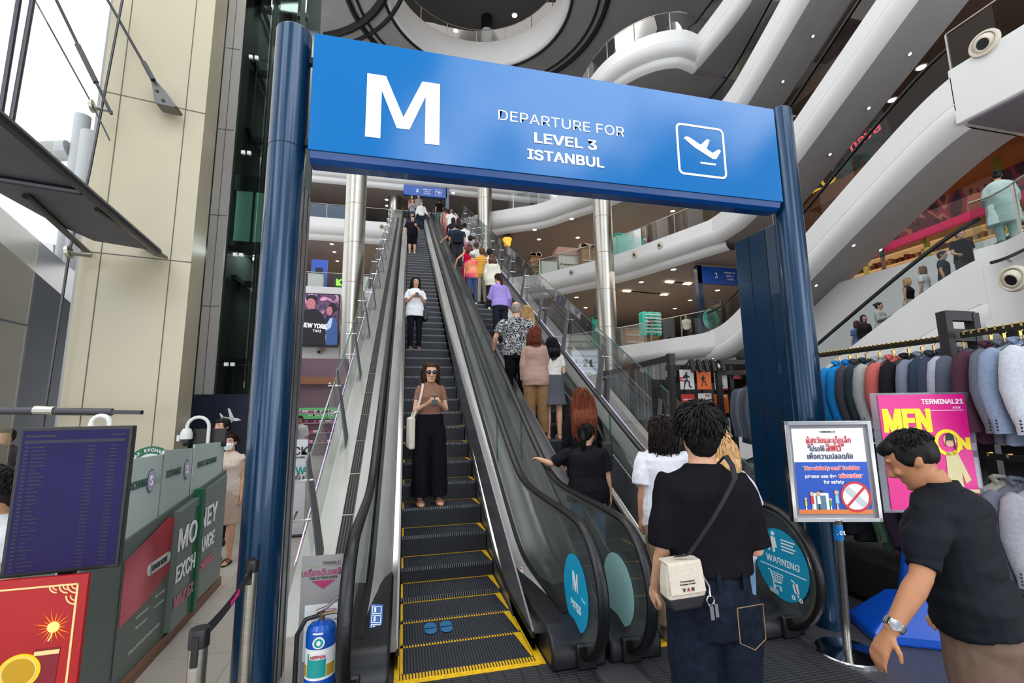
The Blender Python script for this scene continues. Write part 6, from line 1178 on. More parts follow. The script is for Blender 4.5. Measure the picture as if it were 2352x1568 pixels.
def person(loc, rz, H=1.7, fem=False, w=1.0, skin='c9967a', top=None, bottom=None, hair=('short', '15110f'), shoes=('shoe', '2a2a2c'), arms=None, legs=None, lean=0, head=(0, 0), vx=.012, face=False, label='', extra=None, group=None, belly=0, noband=False):
    t = thing('person', label, 'person', loc, rz, group); k = H/1.7; sk = skinm(skin); seed = int(abs(loc[0]*100+loc[1]*37)) % 97
    hw = (.160 if fem else .180)*w; hipw = (.088 if fem else .083)*(.5+.5*w)
    TT = Matrix.Translation(V((0, 0, .9*k))) @ Matrix.Rotation(-lean, 4, 'X') @ Matrix.Translation(V((0, 0, -.9*k)))
    T = TT @ Matrix.Diagonal((k, k, k, 1))
    arms = arms or {}; legs = legs or {}
    J = {}
    for s, key in ((-1, 'l'), (1, 'r')):
        ua, fa = (V(a) for a in arms.get(key, ((.13, -.03, -1), (.06, .22, -1)))[:2]); ua = V((ua.x*s, ua.y, ua.z)).normalized(); fa = V((fa.x*s, fa.y, fa.z)).normalized()
        sh = V((s*(hw-.012), -.005, 1.385)); el = sh+ua*.285; wr = el+fa*.245; J['s'+key], J['e'+key], J['w'+key] = T @ sh, T @ el, T @ wr; J['fd'+key] = fa
        th, sn = (V(a) for a in legs.get(key, ((.02, 0, -1), (0, 0, -1)))[:2]); th = V((th.x*s, th.y, th.z)).normalized(); sn = V((sn.x*s, sn.y, sn.z)).normalized()
        hp = V((s*hipw, 0, .90))*k; kn = hp+th*.43*k; an = kn+sn*.40*k; J['h'+key], J['k'+key], J['a'+key] = hp, kn, an
    # drop so that the lower foot stands on the ground
    dz = min(J['al'].z, J['ar'].z)-.07*k
    t.location.z -= dz
    J['T'] = T; J['dz'] = dz
    wa = (.125 if fem else .140)*w; ch = (.148 if fem else .165)*w; hp_ = (.172 if fem else .160)*w; dp = .5+.5*w
    TOR = [(.80, hp_*.80, .095*dp, 0), (.88, hp_, .115*dp, -.012), (.96, hp_*.97, .112*dp, -.008), (1.08, wa+.004, .093*dp+belly*.5, .0+belly*.45), (1.17, wa+.012, .096*dp+belly*.4, .004+belly*.3), (1.27, ch, .108*dp, .006), (1.35, ch+.004, .098*dp, 0), (1.40, hw*.80, .072, -.008), (1.43, hw*.45, .055, -.012), (1.455, .058, .052, -.010)]
    if fem: TOR[5] = (1.27, ch, .118*dp, .014)
    q_ = .014 if top else 0; mb = MB(); mb.loft([ering((0, y, z), rx-(q_ if z < 1.445 else 0), ry-(q_ if z < 1.445 else 0), 18, T, .9) for z, rx, ry, y in TOR])
    hp3 = V((0, .012, 1.585)); HT = TT @ Matrix.Diagonal((k, k, k, 1)) @ Matrix.Translation(V((0, 0, 1.47))) @ rot3(head[0], head[1]) @ Matrix.Translation(V((0, .012, .115)))
    mb.tube([T @ V((0, -.008, 1.40)), T @ V((0, -.006, 1.46)), HT @ V((0, -.015, -.075))], [.050*k, .054*k, .056*k], 12)
    HR = [(-.118, .026, .026, .052), (-.105, .045, .045, .038), (-.075, .058, .066, .020), (-.035, .067, .084, .006), (.0, .073, .093, -.001), (.035, .076, .097, -.005), (.07, .070, .090, -.008), (.095, .053, .070, -.010), (.113, .026, .034, -.01)]
    mb.loft([ering((0, y, z), rx*(.96 if fem else 1), ry, 18, HT) for z, rx, ry, y in HR])
    if vx < .016:
        mb.tube([HT @ V((0, .088, .03)), HT @ V((0, .100, .0)), HT @ V((0, .112, -.028)), HT @ V((0, .094, -.036))], [.008*k, .010*k, .015*k, .012*k], 8)
        mb.ell(HT @ V((0, .082, -.068)), .022*k, .014*k, .010*k); mb.ell(HT @ V((0, .083, -.100)), .018*k, .012*k, .012*k)
        for s in (-1, 1): mb.ell(HT @ V((s*.075, -.012, -.008)), .011*k, .021*k, .032*k, T=HT.to_3x3().to_4x4() if False else None); mb.ell(HT @ V((s*.034, .078, -.022)), .022*k, .016*k, .018*k); mb.ell(HT @ V((s*.03, .082, .034)), .024*k, .012*k, .008*k)
    for s, key in ((-1, 'l'), (1, 'r')):
        a, e, q = J['s'+key], J['e'+key], J['w'+key]; g = (.85 if fem else 1)*(.6+.4*w)*k
        mb.tube([a+(a-e)*.02, a.lerp(e, .3), a.lerp(e, .7), e, e.lerp(q, .25), e.lerp(q, .65), q], [(.042 if top else .05)*g, .047*g, .041*g, .036*g, .039*g, .031*g, .024*g], 12)
        hd = arms.get(key, (0, 0, {}))[2] if len(arms.get(key, ())) > 2 else {}
        dirn = (TT.to_3x3() @ V(hd.get('d', J['fd'+key]))); nrm = V(hd.get('n', (-s, .15, 0)))
        if 'd' in hd: dirn = V((hd['d'][0]*s, hd['d'][1], hd['d'][2]))
        if 'n' in hd: nrm = V((hd['n'][0]*s, hd['n'][1], hd['n'][2]))
        hand(mb, q, dirn, nrm, k*(.92 if fem else 1)*(1 if vx < .016 else 1.1), hd.get('curl', .55), s, .0088 if vx < .016 else .0105); J['hd'+key] = dirn
        a, e, q = J['h'+key], J['k'+key], J['a'+key]; g = (.55+.45*w)*k
        mb.tube([a+V((0, 0, .03)), a.lerp(e, .35), e, e.lerp(q, .3), e.lerp(q, .7), q], [.088*g, .078*g, .054*g, .056*g, .040*g, .035*g], 12)
        tz = -q.z*0; ft = [ering((q.x, 0, 0), .03, .03, 10)]
        mb.loft([[q+V((x*rx, yy, zz))*k+V((0, 0, y2*k)) for x, y2 in [(cos(2*PI*i/10), max(-.0, 0)+hh*sin(2*PI*i/10)) for i in range(10)]] for yy, zz, rx, hh in ((-.055, -.045, .026, .022), (-.02, -.035, .034, .034), (.04, -.042, .038, .028), (.11, -.052, .044, .018), (.155, -.056, .036, .012), (.175, -.058, .016, .008))])
    remesh('body', mb, sk, t, vx*k, 0, smooth=2 if vx < .016 else 1)
    # garments
    if top:
        ez = top.get('ease', .022); hem = top.get('hem', .80); sl = top.get('sleeve', .55); fl = top.get('flare', 0); mb = MB(); R_ = []
        zs = [z for z in (.45, .6, .7, .80, .88, .96, 1.08, 1.17, 1.27, 1.35, 1.40, 1.43, 1.45) if z > hem+.02]; zs = [hem]+zs
        def prof(z):
            for (a, b) in zip(TOR, TOR[1:]):
                if a[0] <= z <= b[0]: u = (z-a[0])/(b[0]-a[0]); return [a[i]+(b[i]-a[i])*u for i in (1, 2, 3)]
            return [TOR[0][i] for i in (1, 2, 3)] if z < .8 else [TOR[-1][i] for i in (1, 2, 3)]
        for z in zs:
            rx, ry, y = prof(z); bx = top.get('boxy', .5)
            if z < 1.2: rx = rx+(ch-rx)*bx if rx < ch else rx; 
            if z < .82: rx = max(rx, hp_*.98); ry = max(ry, .115*dp)
            f = ez+fl*max(0, 1.1-z); e2 = f if z < 1.38 else max(.016, f*.7) if z < 1.445 else .012
            R_.append(ering((0, y, z), rx+e2, ry+e2, 20, T, .9))
        mb.loft(R_)
        for s, key in ((-1, 'l'), (1, 'r')):
            a, e, q = J['s'+key], J['e'+key], J['w'+key]; g = (.85 if fem else 1)*(.6+.4*w)*k
            if sl <= 0: continue
            se = top.get('sease', ez*.8)
            P = [a+(a-e)*.04-V((s*.02*k, 0, 0)), a.lerp(e, .25), a.lerp(e, min(1, sl/.54)*.6), a.lerp(e, min(1, sl/.54))]; r_ = [.054*g+.006, .052*g+se*.8, .048*g+se*1.0, .044*g+se*1.25]
            if sl > .56: u = (sl-.54)/.46; P += [e.lerp(q, u*.5), e.lerp(q, u)]; r_ += [.040*g+se, .032*g+se*.9]
            mb.tube(P, r_, 14)
        if top.get('collar'): mb.loft([ering((0, -.012, 1.44), .068, .062, 16, T), ering((0, -.016, 1.475), .060, .056, 16, T)])
        remesh(top.get('name', 'shirt'), mb, top['mat'], t, max(vx, .009)*k, top.get('fold', .010)*(1 if vx < .016 else .6), top.get('fs', (5, 5, 9)), 2, seed)
        if top.get('collar') == 'polo':
            mb = MB(); mb.loft([ering((0, -.014, 1.435), .082, .074, 24, T), ering((0, -.018, 1.472), .064, .060, 24, T), ering((0, -.018, 1.470), .059, .055, 24, T), ering((0, -.014, 1.43), .07, .064, 24, T)], cap=False); mb.build('collar', top['mat'], t, local=True)
    if bottom:
        bk = bottom.get('kind', 'trousers'); ez = bottom.get('ease', .016); mb = MB(); wz = bottom.get('waist', 1.03)
        if bk in ('trousers', 'shorts'):
            mb.loft([ering((0, y, z), rx+ez*.8, ry+ez*.8, 18, T if False else Matrix.Diagonal((k, k, k, 1)), .92) for z, rx, ry, y in ((.79, hp_*.86, .10*dp, -.006), (.88, hp_, .118*dp, -.012), (.96, hp_*.98, .112*dp, -.008), (wz, hp_*.5+wa*.5, .102*dp, 0))])
            fr_ = bottom.get('len', .97); wd = bottom.get('wide', 0)
            for s, key in ((-1, 'l'), (1, 'r')):
                a, e, q = J['h'+key], J['k'+key], J['a'+key]; g = (.55+.45*w)*k; P = [a+V((0, 0, .02)), a.lerp(e, .4)]; r_ = [.090*g+ez, .080*g+ez+wd*.3]
                if fr_ <= .5: P.append(a.lerp(e, fr_/.5)); r_.append(.066*g+ez+wd)
                else: u = (fr_-.5)/.5; P += [e, e.lerp(q, u*.5), e.lerp(q, u*.85), e.lerp(q, u)]; r_ += [.058*g+ez+wd*.6, .054*g+ez+wd*.8, .044*g+ez+wd*.95, .042*g+ez*1.2+wd]
                mb.tube(P, r_, 14)
        else:
            hem = bottom.get('hem', .5); fl = bottom.get('flare', .04); n = 26
            rings = []
            for z in (wz, .96, .88, .88*.5+hem*.5, hem+.1, hem):
                u = max(0, (.88-z)/(.88-hem)); rf = bottom.get('ruffle', 0)*max(0, u-.6)*2.2
                rings.append([Matrix.Diagonal((k, k, k, 1)) @ V((((hp_ if z <= .97 else (hp_+wa)/2)+ez+fl*u+rf*(1+.5*sin(9*2*PI*i/n)))*cos(2*PI*i/n), -.01+(.118*dp+ez+fl*u+rf*(1+.5*sin(9*2*PI*i/n)))*sin(2*PI*i/n), z)) for i in range(n)])
            mb.loft(rings)
        remesh(bottom.get('name', bk), mb, bottom['mat'], t, max(vx, .009)*k, bottom.get('fold', .008), bottom.get('fs', (7, 7, 5)), 2, seed+3)
    if shoes:
        for key in 'lr':
            q = J['a'+key]; sm = shoes[1] if not isinstance(shoes[1], str) else M('shoe_'+shoes[1], shoes[1], .5, noise_=(20, .1)); mb = MB()
            if shoes[0] == 'shoe':
                mb.loft([[q+V((x*rx, yy, zz+z2))*k for x, z2 in [(cos(2*PI*i/14), (hh if sin(2*PI*i/14) > 0 else .026)*sin(2*PI*i/14)) for i in range(14)]] for yy, zz, rx, hh in ((-.078, -.045, .022, .03), (-.06, -.044, .038, .06), (-.01, -.044, .043, .075), (.05, -.044, .047, .05), (.12, -.044, .053, .034), (.175, -.044, .045, .024), (.198, -.044, .02, .012))])
                o = mb.build('shoe', sm, t, local=True, smooth=50)
                if vx < .016: mb = MB(); mb.loft([[q+V((x*.054*sx, .06+y*.142, zz))*k for x, y, sx in [(cos(2*PI*i/20), sin(2*PI*i/20), .8+.12*sin(2*PI*i/20)+.12) for i in range(20)]] for zz in (-.070, -.050)]); mb.build('sole', M('sole_'+shoes[2], shoes[2], .6) if len(shoes) > 2 else M('sole_dark', '1a1a1a', .6), o, local=True)
            else:
                mb.loft([[q+V((x*.048, .06+y*.135, zz))*k for x, y in [(cos(2*PI*i/20), sin(2*PI*i/20)) for i in range(20)]] for zz in (-.070, -.058)]); o = mb.build('sandal', sm, t, local=True)
                m2 = MB()
                for yy in (.055, .115): m2.tube([q+V((.046*cos(a), yy, -.058+.052*sin(a)))*k for a in [PI*i/8 for i in range(9)]], .007*k, 6, flat=1)
                if shoes[0] == 'heel': m2.tube([q+V((.038*cos(a), -.02+.03*sin(a), .0))*k for a in [2*PI*i/12 for i in range(13)]], .005*k, 5)
                m2.build('strap', sm, o, local=True)
    # hair
    hs, hc = hair[0], hair[1]; hm = hairm(hc) if isinstance(hc, str) else hc; mb = MB(); P = lambda x, y, z: HT @ V((x, y, z)); L = hair[2] if len(hair) > 2 else .4
    Rm = HT.to_3x3().to_4x4(); Rm = Rm @ Matrix.Diagonal((1/k, 1/k, 1/k, 1)) if False else HT.to_3x3().to_4x4()
    E = lambda c, rx, ry, rz_: mb.ell(P(*c), rx, ry, rz_, T=Rm, nu=16, nv=10)
    if hs != 'none':
        if hs == 'bald': E((0, -.020, .020), .079, .088, .095); E((0, -.04, -.02), .07, .055, .06)
        else:
            E((0, -.022, .034), .086, .094, .092)
            E((0, -.048, -.012), .078, .066, .078) if hs != 'fade' else E((0, -.046, .012), .074, .062, .066)
            if hs in ('short', 'fade'):
                E((0, .035, .078), .066, .062, .040)
                for s in (-1, 1): E((s*.066, -.005, .02), .016, .05, .05)
                if hs == 'short': E((0, -.060, -.062), .055, .034, .04)
            if hs in ('bob', 'long', 'curly', 'mullet'):
                E((0, .016, .080), .07, .062, .042)
                for s in (-1, 1): E((s*.068, -.008, -.03), .026, .052, .10); E((s*.060, -.03, -.09), .034, .048, .07)
                E((0, -.055, -.07), .086, .05, .10)
            if hs in ('long', 'curly'):
                wd = (.092 if L < .4 else .118) if hs == 'long' else .105; rings = []
                for i in range(9):
                    u = i/8; c = V((0, -.058-.05*sin(PI*min(1, u*1.4))-.02*u, -.02-L*u)); rx = wd*(1+.25*sin(PI*u))*(1-.35*max(0, u-.75)*4*.6); ry = .048*(1-.25*u)
                    cc = HT @ V((0, -.058, -.02)); down = TT.to_3x3() @ V((0, -.05*sin(PI*min(1, u*1.4))-.015*u-.02, -L*u)); c2 = cc+down*k; rings.append([c2+V((rx*cos(a), ry*sin(a), 0))*k for a in [2*PI*j/16 for j in range(16)]])
                mb.loft(rings)
            if hs == 'mullet': E((0, -.07, -.15), .085, .045, .10); E((.05, -.06, -.17), .04, .04, .07); E((-.05, -.06, -.17), .04, .04, .07)
            if hs == 'pony': 
                E((0, .03, .074), .066, .055, .036); b = HT @ V((0, -.105, .02)); mb.tube([HT @ V((0, -.08, .03)), b+V((0, -.035, -.01))*k, b+V((0, -.055, -.08))*k, b+V((0, -.045, -L*.6))*k, b+V((0, -.03, -L))*k], [.03*k, .03*k, .036*k, .03*k, .008*k], 10)
            if hs == 'bun': E((0, -.125, .06), .04, .038, .04); E((0, .03, .074), .066, .055, .036)
        fo = {'bald': .002, 'short': .010, 'fade': .006, 'curly': .026}.get(hs, .010)
        o = remesh('hair', mb, hm, t, max(.007, vx*.8)*k, fo, (30, 30, 9) if hs != 'curly' else (22, 22, 14), 1, seed)
        if vx < .0125 and hs != 'bald' and len(hair) <= 3: strands(HT, k, hs, hm, o, seed, L, TT)
        if hs in ('pony',) and vx < .016: m2 = MB(); b = HT @ V((0, -.105, .02)); m2.tube([b+V((.03*cos(a), -.03, .03*sin(a)))*k for a in [2*PI*i/12 for i in range(13)]], .008*k, 6); m2.build('hair_tie', cloth('1a1a1e'), o, local=True)
        if len(hair) > 3:   # cap
            m2 = MB(); m2.ell(HT @ V((0, -.012, .045)), .106, .122, .098, T=Rm, nu=18, nv=10); m2.ell(HT @ V((0, .10, .045)), .07, .06, .012, T=Rm); m2.build('cap', cloth(hair[3]), t, local=True, smooth=60)
    if face:
        dk = M('eye_dark', '1c1412', .25); wh = M('eye_white', 'e8e2dc', .3); lp = M('lip_red', hair[9] if len(hair) > 9 else ('b0605a' if fem else 'a8746a'), .4)
        for s in (-1, 1):
            m2 = MB(); m2.ell(P(s*.031, .0855, .012), .0135*k, .007*k, .0062*k, 0, 12, 8); m2.ell(P(s*.031, .0905, .012), .0062*k, .004*k, .0058*k, 1, 10, 6); m2.build('eye', [wh, dk], t, local=True)
            m2 = MB(); m2.tube([P(s*.015, .093, .030), P(s*.032, .093, .036), P(s*.05, .082, .031)], [.003*k, .0035*k, .002*k], 6); m2.build('eyebrow', hairm('2a1d18'), t, local=True)
        m2 = MB(); m2.ell(P(0, .093, -.065), .021*k, .006*k, .0045*k); m2.ell(P(0, .093, -.073), .018*k, .006*k, .005*k); m2.build('lips', lp, t, local=True)
    J['HT'] = HT; J['k'] = k; J['W'] = Matrix.Translation(t.location) @ Matrix.Rotation(rz, 4, 'Z')
    return t, J
def stepz(kk): y = 3.53+.4*kk; return min(nose(y)-nose(3.53)+.002, TOPZ)
def onstep(px, py, H, esc=0):
    "where someone of height H stands on the escalator if the head top shows at this pixel"
    H *= 1.07 if px < 1000 else 1.10; best = None
    for kk in range(0, 70):
        y = 3.53+.4*kk+.2; z = stepz(kk); p = at(px, py, y=y); e = abs((p.z-z)-H)
        if best is None or e < best[0]: best = (e, kk, p)
    e, kk, p = best; p.x = max(.22, min(.80, p.x)) if px < 1000 else max(2.03, min(2.58, p.x)); return V((p.x, p.y, stepz(kk))), max(H*.93, min(H*1.07, p.z-stepz(kk)))
def held(name, mb, mats, J, label, cat, group=None, **kw):
    "a thing held or worn by someone, built in that person's space, left at top level"
    o = mb.build(name, mats, None, **kw); o.matrix_basis = J['W']; tag(o, label, cat, group); return o
def phone(J, label, c=None, tilt=.6):
    a, b = J['wl'], J['wr']; c = c or ((a+b)/2+V((0, .075, .045))); m = MB(); T = Matrix.Translation(c) @ Matrix.Rotation(tilt, 4, 'X'); m.box(-.037, .037, -.005, .005, -.075, .075, 0, T); m.box(-.034, .034, -.0062, -.005, -.07, .07, 1, T); return held('phone', m, [M('phone_black', '141416', .3), M('phone_screen', '2a3038', .2)], J, label, 'phone', bev=.003)
def strap_bag(J, side, drop, size, mat, smat, label, cross=False, y=-.02):
    "shoulder bag: strap over one shoulder, pouch at the hip"
    s = side; T = J['T']; k = J['k']; w, d, h = size; sh = T @ V((s*.10*(-1 if cross else 1), 0, 1.425)); hp = V((s*.23, y, drop))*k
    t = thing('shoulder_bag', label, 'bag', J['W'] @ hp); t.rotation_euler = J['W'].to_euler()
    L = lambda p: p-hp; st = MB()
    for yy in (.11, -.13): st.loft([[L(q)+V((0, 0, 0))+o for o in (V((-.014, 0, .004)), V((.014, 0, .004)), V((.014, 0, -.004)), V((-.014, 0, -.004)))] for q in (sh+V((0, 0, .01)), sh+V((s*.01, yy*.8, -.03)), sh.lerp(hp, .35)+V((0, yy*1.05, 0)), sh.lerp(hp, .7)+V((s*.03, yy*.9, 0)), hp+V((0, yy*.3, h*.5)))])
    st.build('strap', smat, t, local=True); m = MB(); m.box(-d/2, d/2, -w/2, w/2, -h/2, h/2); m.build('pouch', mat, t, local=True, bev=.025, seg=3); return t
UP = {'l': ((.16, .10, -1), (.10, .75, -.3)), 'r': ((.16, .10, -1), (.10, .75, -.3))}
PHONE = {'l': ((.20, .12, -1), (-.42, .85, .28), {'n': (-.4, -.5, .8), 'curl': .9, 'd': (-.5, .7, .35)}), 'r': ((.20, .12, -1), (-.42, .85, .28), {'n': (-.4, -.5, .8), 'curl': .9, 'd': (-.5, .7, .35)})}
TEE = lambda m, **k: dict(dict(mat=m, sleeve=.36, hem=.84), **k)
PI_ = PI
# ---- left escalator, riding down, facing the camera
p, H = onstep(990, 832, 1.66); t, J = person(p, R(186), H, True, .92, 'd3a488', TEE(cloth('8a6654'), ease=.006, hem=1.03, boxy=0, sleeve=.30, fold=.004), dict(mat=cloth('15151a'), wide=.05, ease=.02, fold=.012, waist=1.06), ('long', '3a2418', .24), ('sandal', M('sandal_tan', '7a5238', .6)), PHONE, {'l': ((.05, .02, -1), (.02, 0, -1)), 'r': ((.05, .02, -1), (.02, 0, -1))}, 0, (R(-4), R(-14)), .0085, True, 'woman in brown tee and sunglasses looking at a phone on the left escalator')
sg = MB(); HT = J['HT']
for s in (-1, 1): sg.ell(HT @ V((s*.033, .096, .010)), .031, .008, .023)
sg.bar(HT @ V((-.012, .1, .016)), HT @ V((.012, .1, .016)), .006, .005)
for s in (-1, 1): sg.bar(HT @ V((s*.06, .085, .015)), HT @ V((s*.08, -.01, .012)), .004, .006)
held('sunglasses', sg, M('lens_black', '0e0c0e', .1), J, 'dark sunglasses on the woman in the brown tee', 'sunglasses')
phone(J, 'black phone held by the woman in sunglasses'); strap_bag(J, 1, .84, (.30, .08, .40), cloth('cfc6b6'), cloth('d8cfc0'), 'cream cloth tote bag on the shoulder of the woman in sunglasses')
p, H = onstep(955, 638, 1.63); blue = cloth('3a6aa8'); t, J = person(p, R(186), H, True, 1.0, 'c99474', TEE(cloth('dcdde0'), ease=.04, hem=.78, boxy=1, sleeve=.42, fold=.012), dict(mat=cloth('16171c'), ease=.008), ('bob', '14110f'), ('sandal', '2a2a2a'), PHONE, None, 0, (0, R(-10)), .011, True, 'woman in loose white tee looking at a phone, higher on the left escalator')
phone(J, 'dark phone held by the woman in the loose white tee'); strap_bag(J, -1, .82, (.32, .10, .26), M('bag_black', '1a1a1c', .5), M('bag_black', '1a1a1c', .5), 'black shoulder bag of the woman in the loose white tee')
p, H = onstep(948, 497, 1.66); t, J = person(p, R(182), H, False, 1.25, 'd0a084', TEE(cloth('17171b'), ease=.03, sleeve=.42), dict(kind='shorts', mat=cloth('121215'), len=.52, ease=.03), ('short', '0f0e0e'), ('shoe', 'd0ccc4'), {'l': PHONE['l'], 'r': ((.3, 0, -1), (.25, .2, -1))}, None, 0, (0, R(-8)), .016, True, 'boy in black tee and black shorts on the left escalator', belly=.05); phone(J, 'phone in the hand of the boy in black', J['wl']+V((0, .08, .05)))
p, H = onstep(941, 489, 1.72); person(p, R(180), H, False, 1.05, 'c09078', TEE(cloth('2a3048')), dict(mat=cloth('20222a')), ('short', '14110f'), ('shoe', '2a2a2c'), {'r': ((.2, -.05, -1), (.4, .5, -.8))}, None, 0, (0, 0), .018, True, 'man in navy top and glasses just behind the boy in black')
p, H = onstep(969, 463, 1.74); person(p, R(184), H, False, 1.0, 'cf9f84', TEE(cloth('d8d8d4'), sleeve=.95, collar=1), dict(mat=cloth('232b3a')), ('short', '100e0d'), ('shoe', '2a2a2c'), {'l': ((.3, .05, -1), (.45, .4, -.8)), 'r': ((.25, 0, -1), (.2, .2, -1))}, None, 0, (0, 0), .018, True, 'man in white long sleeved shirt high on the left escalator')
p, H = onstep(948, 458, 1.62); person(p, R(178), H, True, 1.05, 'cf9f84', TEE(cloth('8a8f98')), dict(mat=cloth('3f4a5c')), ('pony', '2a1c16', .2), ('shoe', '3a3a3c'), PHONE, None, 0, (0, 0), .018, True, 'woman in grey top with raised hands near the top of the left escalator')
p, H = onstep(946, 449, 1.6); person(p, R(180), H, True, 1.0, 'c09078', TEE(cloth('7a5a48')), dict(mat=cloth('2a2a30')), ('bob', '1a1412'), ('shoe', '2a2a2c'), None, None, 0, (0, 0), .02, False, 'woman in brown under the number three sign, left of two')
p, H = onstep(962, 445, 1.68); person(p, R(180), H, False, 1.0, 'c09078', TEE(cloth('8d8a86')), dict(mat=cloth('2a2a30')), ('short', '1a1412'), ('shoe', '2a2a2c'), None, None, 0, (0, 0), .02, False, 'man in grey under the number three sign, right of two')
# ---- right escalator, riding up, seen from behind
p, H = onstep(1343, 975, 1.38); t, J = person((p.x, p.y, p.z), R(-16), H, True, 1.32, 'd2a284', TEE(cloth('1c1c20'), ease=.03, hem=.80, boxy=.8, sleeve=.46, fold=.012), dict(mat=M('denim_light', '6f93b4', .85, noise_=(9, .25)), ease=.010, fold=.006), ('pony', '0f0d0d', .26), ('shoe', '2f6aa0', 'd8d8d8'), {'l': ((.85, .30, -.62), (.75, .70, .22), {'n': (0, -.2, -1), 'curl': .5, 'd': (.25, .9, .0)}), 'r': ((.14, -.05, -1), (.10, .10, -1))}, {'l': ((.02, .05, -1), (.02, -.12, -1)), 'r': ((.02, 0, -1), (0, 0, -1))}, 0, (R(-38), R(-6)), .0085, True, 'heavy set woman in black tee and ponytail, hand on the handrail')
p, H = onstep(1335, 893, 1.62); t, J = person(p, R(-8), H, True, 1.0, 'd2a284', TEE(cloth('16161a'), ease=.03, sleeve=1.0), dict(mat=cloth('1c1c22')), ('long', '6e3620', .50), ('shoe', 'd0ccc8'), {'r': ((.25, .35, -.9), (.15, .9, .35), {'n': (0, -.3, -1), 'curl': .9, 'd': (0, .9, .2)})}, None, 0, (0, 0), .010, False, 'woman with very long copper hair and black jacket on the up escalator'); strap_bag(J, 1, .98, (.32, .13, .30), M('bag_black', '1a1a1c', .5), M('bag_black', '1a1a1c', .5), 'black backpack-like bag beside the woman with long copper hair')
KNIT = blotch('white_knit', ['e2ded6', 'b8b2a8', 'e8e4dc'], 34, .9, (1, 1, 3), 2)
p, H = onstep(1267, 776, 1.60); person(p, R(-6), H, True, 1.02, 'd6a78c', TEE(KNIT, ease=.014, hem=1.02, boxy=.2, sleeve=.34, fold=.004), dict(kind='skirt', mat=cloth('54565c'), hem=.56, flare=.02, ruffle=.03, waist=1.06, fold=.004), ('long', '0e0d0f', .26), ('heel', M('sandal_tan2', 'b08a68', .5)), {'l': ((.16, .15, -1), (-.1, .8, .2)), 'r': ((.18, .1, -1), (.15, .75, .3))}, None, 0, (0, 0), .010, False, 'woman in white knit top, grey ruffled skirt and heeled sandals')
p, H = onstep(1229, 752, 1.70); person(p, R(-20), H, True, 1.0, 'd6a78c', TEE(stripes('rib_beige', 'a9887a', '9a7a6c', 55, 0, .5), ease=.035, hem=.80, boxy=.9, sleeve=.95, collar=1, fold=.010), dict(mat=cloth('8a6a48'), wide=.02, ease=.02), ('bob', '6a3324'), ('shoe', '8a6a4a', 'a08a70'), {'r': ((.14, .2, -1), (0, .8, .1))}, None, 0, (R(-30), 0), .011, False, 'red haired woman in loose dusty pink shirt and tan trousers')
p, H = onstep(1210, 703, 1.70); person(p, R(-5), H, True, 1.0, 'd6a78c', TEE(cloth('6a4a34')), dict(mat=cloth('6e4428'), wide=.02), ('curly', 'a88a5c', .55), ('shoe', '3a2a20'), None, None, 0, (0, 0), .012, False, 'woman with very long curly blonde hair in brown trousers')
PRT = blotch('leaf_print', ['18181b', 'c4c4c4', '18181b', '131316'], 9, .8, (1, 1, 1), 2, True, 0, 3.0)
p, H = onstep(1175, 693, 1.80); person(p, R(-12), H, False, 1.15, 'd09a80', TEE(PRT, ease=.035, sleeve=.42, boxy=.8), dict(mat=cloth('141418'), ease=.02), ('bald', '8a8078'), ('shoe', '202022'), {'l': ((.45, -.12, -.85), (.1, .55, -.7)), 'r': ((.25, 0, -1), (.1, .6, -.7))}, None, 0, (R(-12), 0), .010, False, 'bald man in black shirt with white leaf print on the up escalator')
p, H = onstep(1148, 627, 1.62); t, J = person(p, R(8), H, True, 1.0, 'd6a78c', TEE(cloth('9a86c8'), ease=.04, sleeve=1.0, hem=.88, boxy=1), dict(mat=cloth('22242e')), ('pony', '3a2018', .45), ('shoe', 'd8d8d8'), {'l': ((.2, .3, -1), (-.1, .8, .3)), 'r': ((.3, .0, -1), (.1, .5, -.7))}, None, R(5), (R(20), R(-10)), .012, False, 'woman in lavender jacket with long ponytail looking at a phone'); phone(J, 'dark phone of the woman in the lavender jacket', J['wl']+V((0, .07, .05)))
p, H = onstep(1131, 584, 1.64); person(p, R(-3), H, True, 1.0, 'd6a78c', TEE(cloth('ded9c8'), ease=.045, sleeve=.95, hem=.72, boxy=1), dict(mat=cloth('25252c')), ('curly', '5a3a2c', .28), ('shoe', 'e0e0e0'), None, None, 0, (0, 0), .013, False, 'woman in long cream blouse with wavy brown hair')
p, H = onstep(1124, 571, 1.72); person(p, R(0), H, False, 1.0, 'c9967a', TEE(cloth('dcdcdc')), dict(mat=cloth('22222a')), ('short', '0f0e0e'), ('shoe', '2a2a2c'), None, None, 0, (0, 0), .015, False, 'black haired man in white tee above the cream blouse')
p, H = onstep(1107, 570, 1.66); person(p, R(0), H, False, 1.1, 'c9967a', TEE(stripes('yellow_stripe', 'e0a42c', '9a6a1c', 13, 2, .72), ease=.03), dict(mat=cloth('a99c88')), ('short', '5a3a20'), ('shoe', '2a2a2c'), None, None, 0, (0, 0), .013, False, 'person in yellow striped tee and khaki trousers on the up escalator')
TD = blotch('tie_dye', ['d0246e', 'd8386a', 'ef8a58', 'e8a888'], 1.9, .85, (1.2, 1, 1.6), 1, False)
p, H = onstep(1075, 578, 1.58); person(p, R(-3), H, True, 1.2, 'd6a78c', TEE(TD, ease=.03), dict(mat=M('denim_mid', '3a4f74', .85, noise_=(9, .2))), ('short', '8a8078', .3, 'd8d4d0'), ('shoe', 'd8d8d8'), {'l': ((.2, .1, -1), (.05, .4, -.9)), 'r': ((.2, .1, -1), (.05, .4, -.9))}, None, 0, (0, 0), .012, False, 'woman in pink and orange tie-dye tee and white cap')
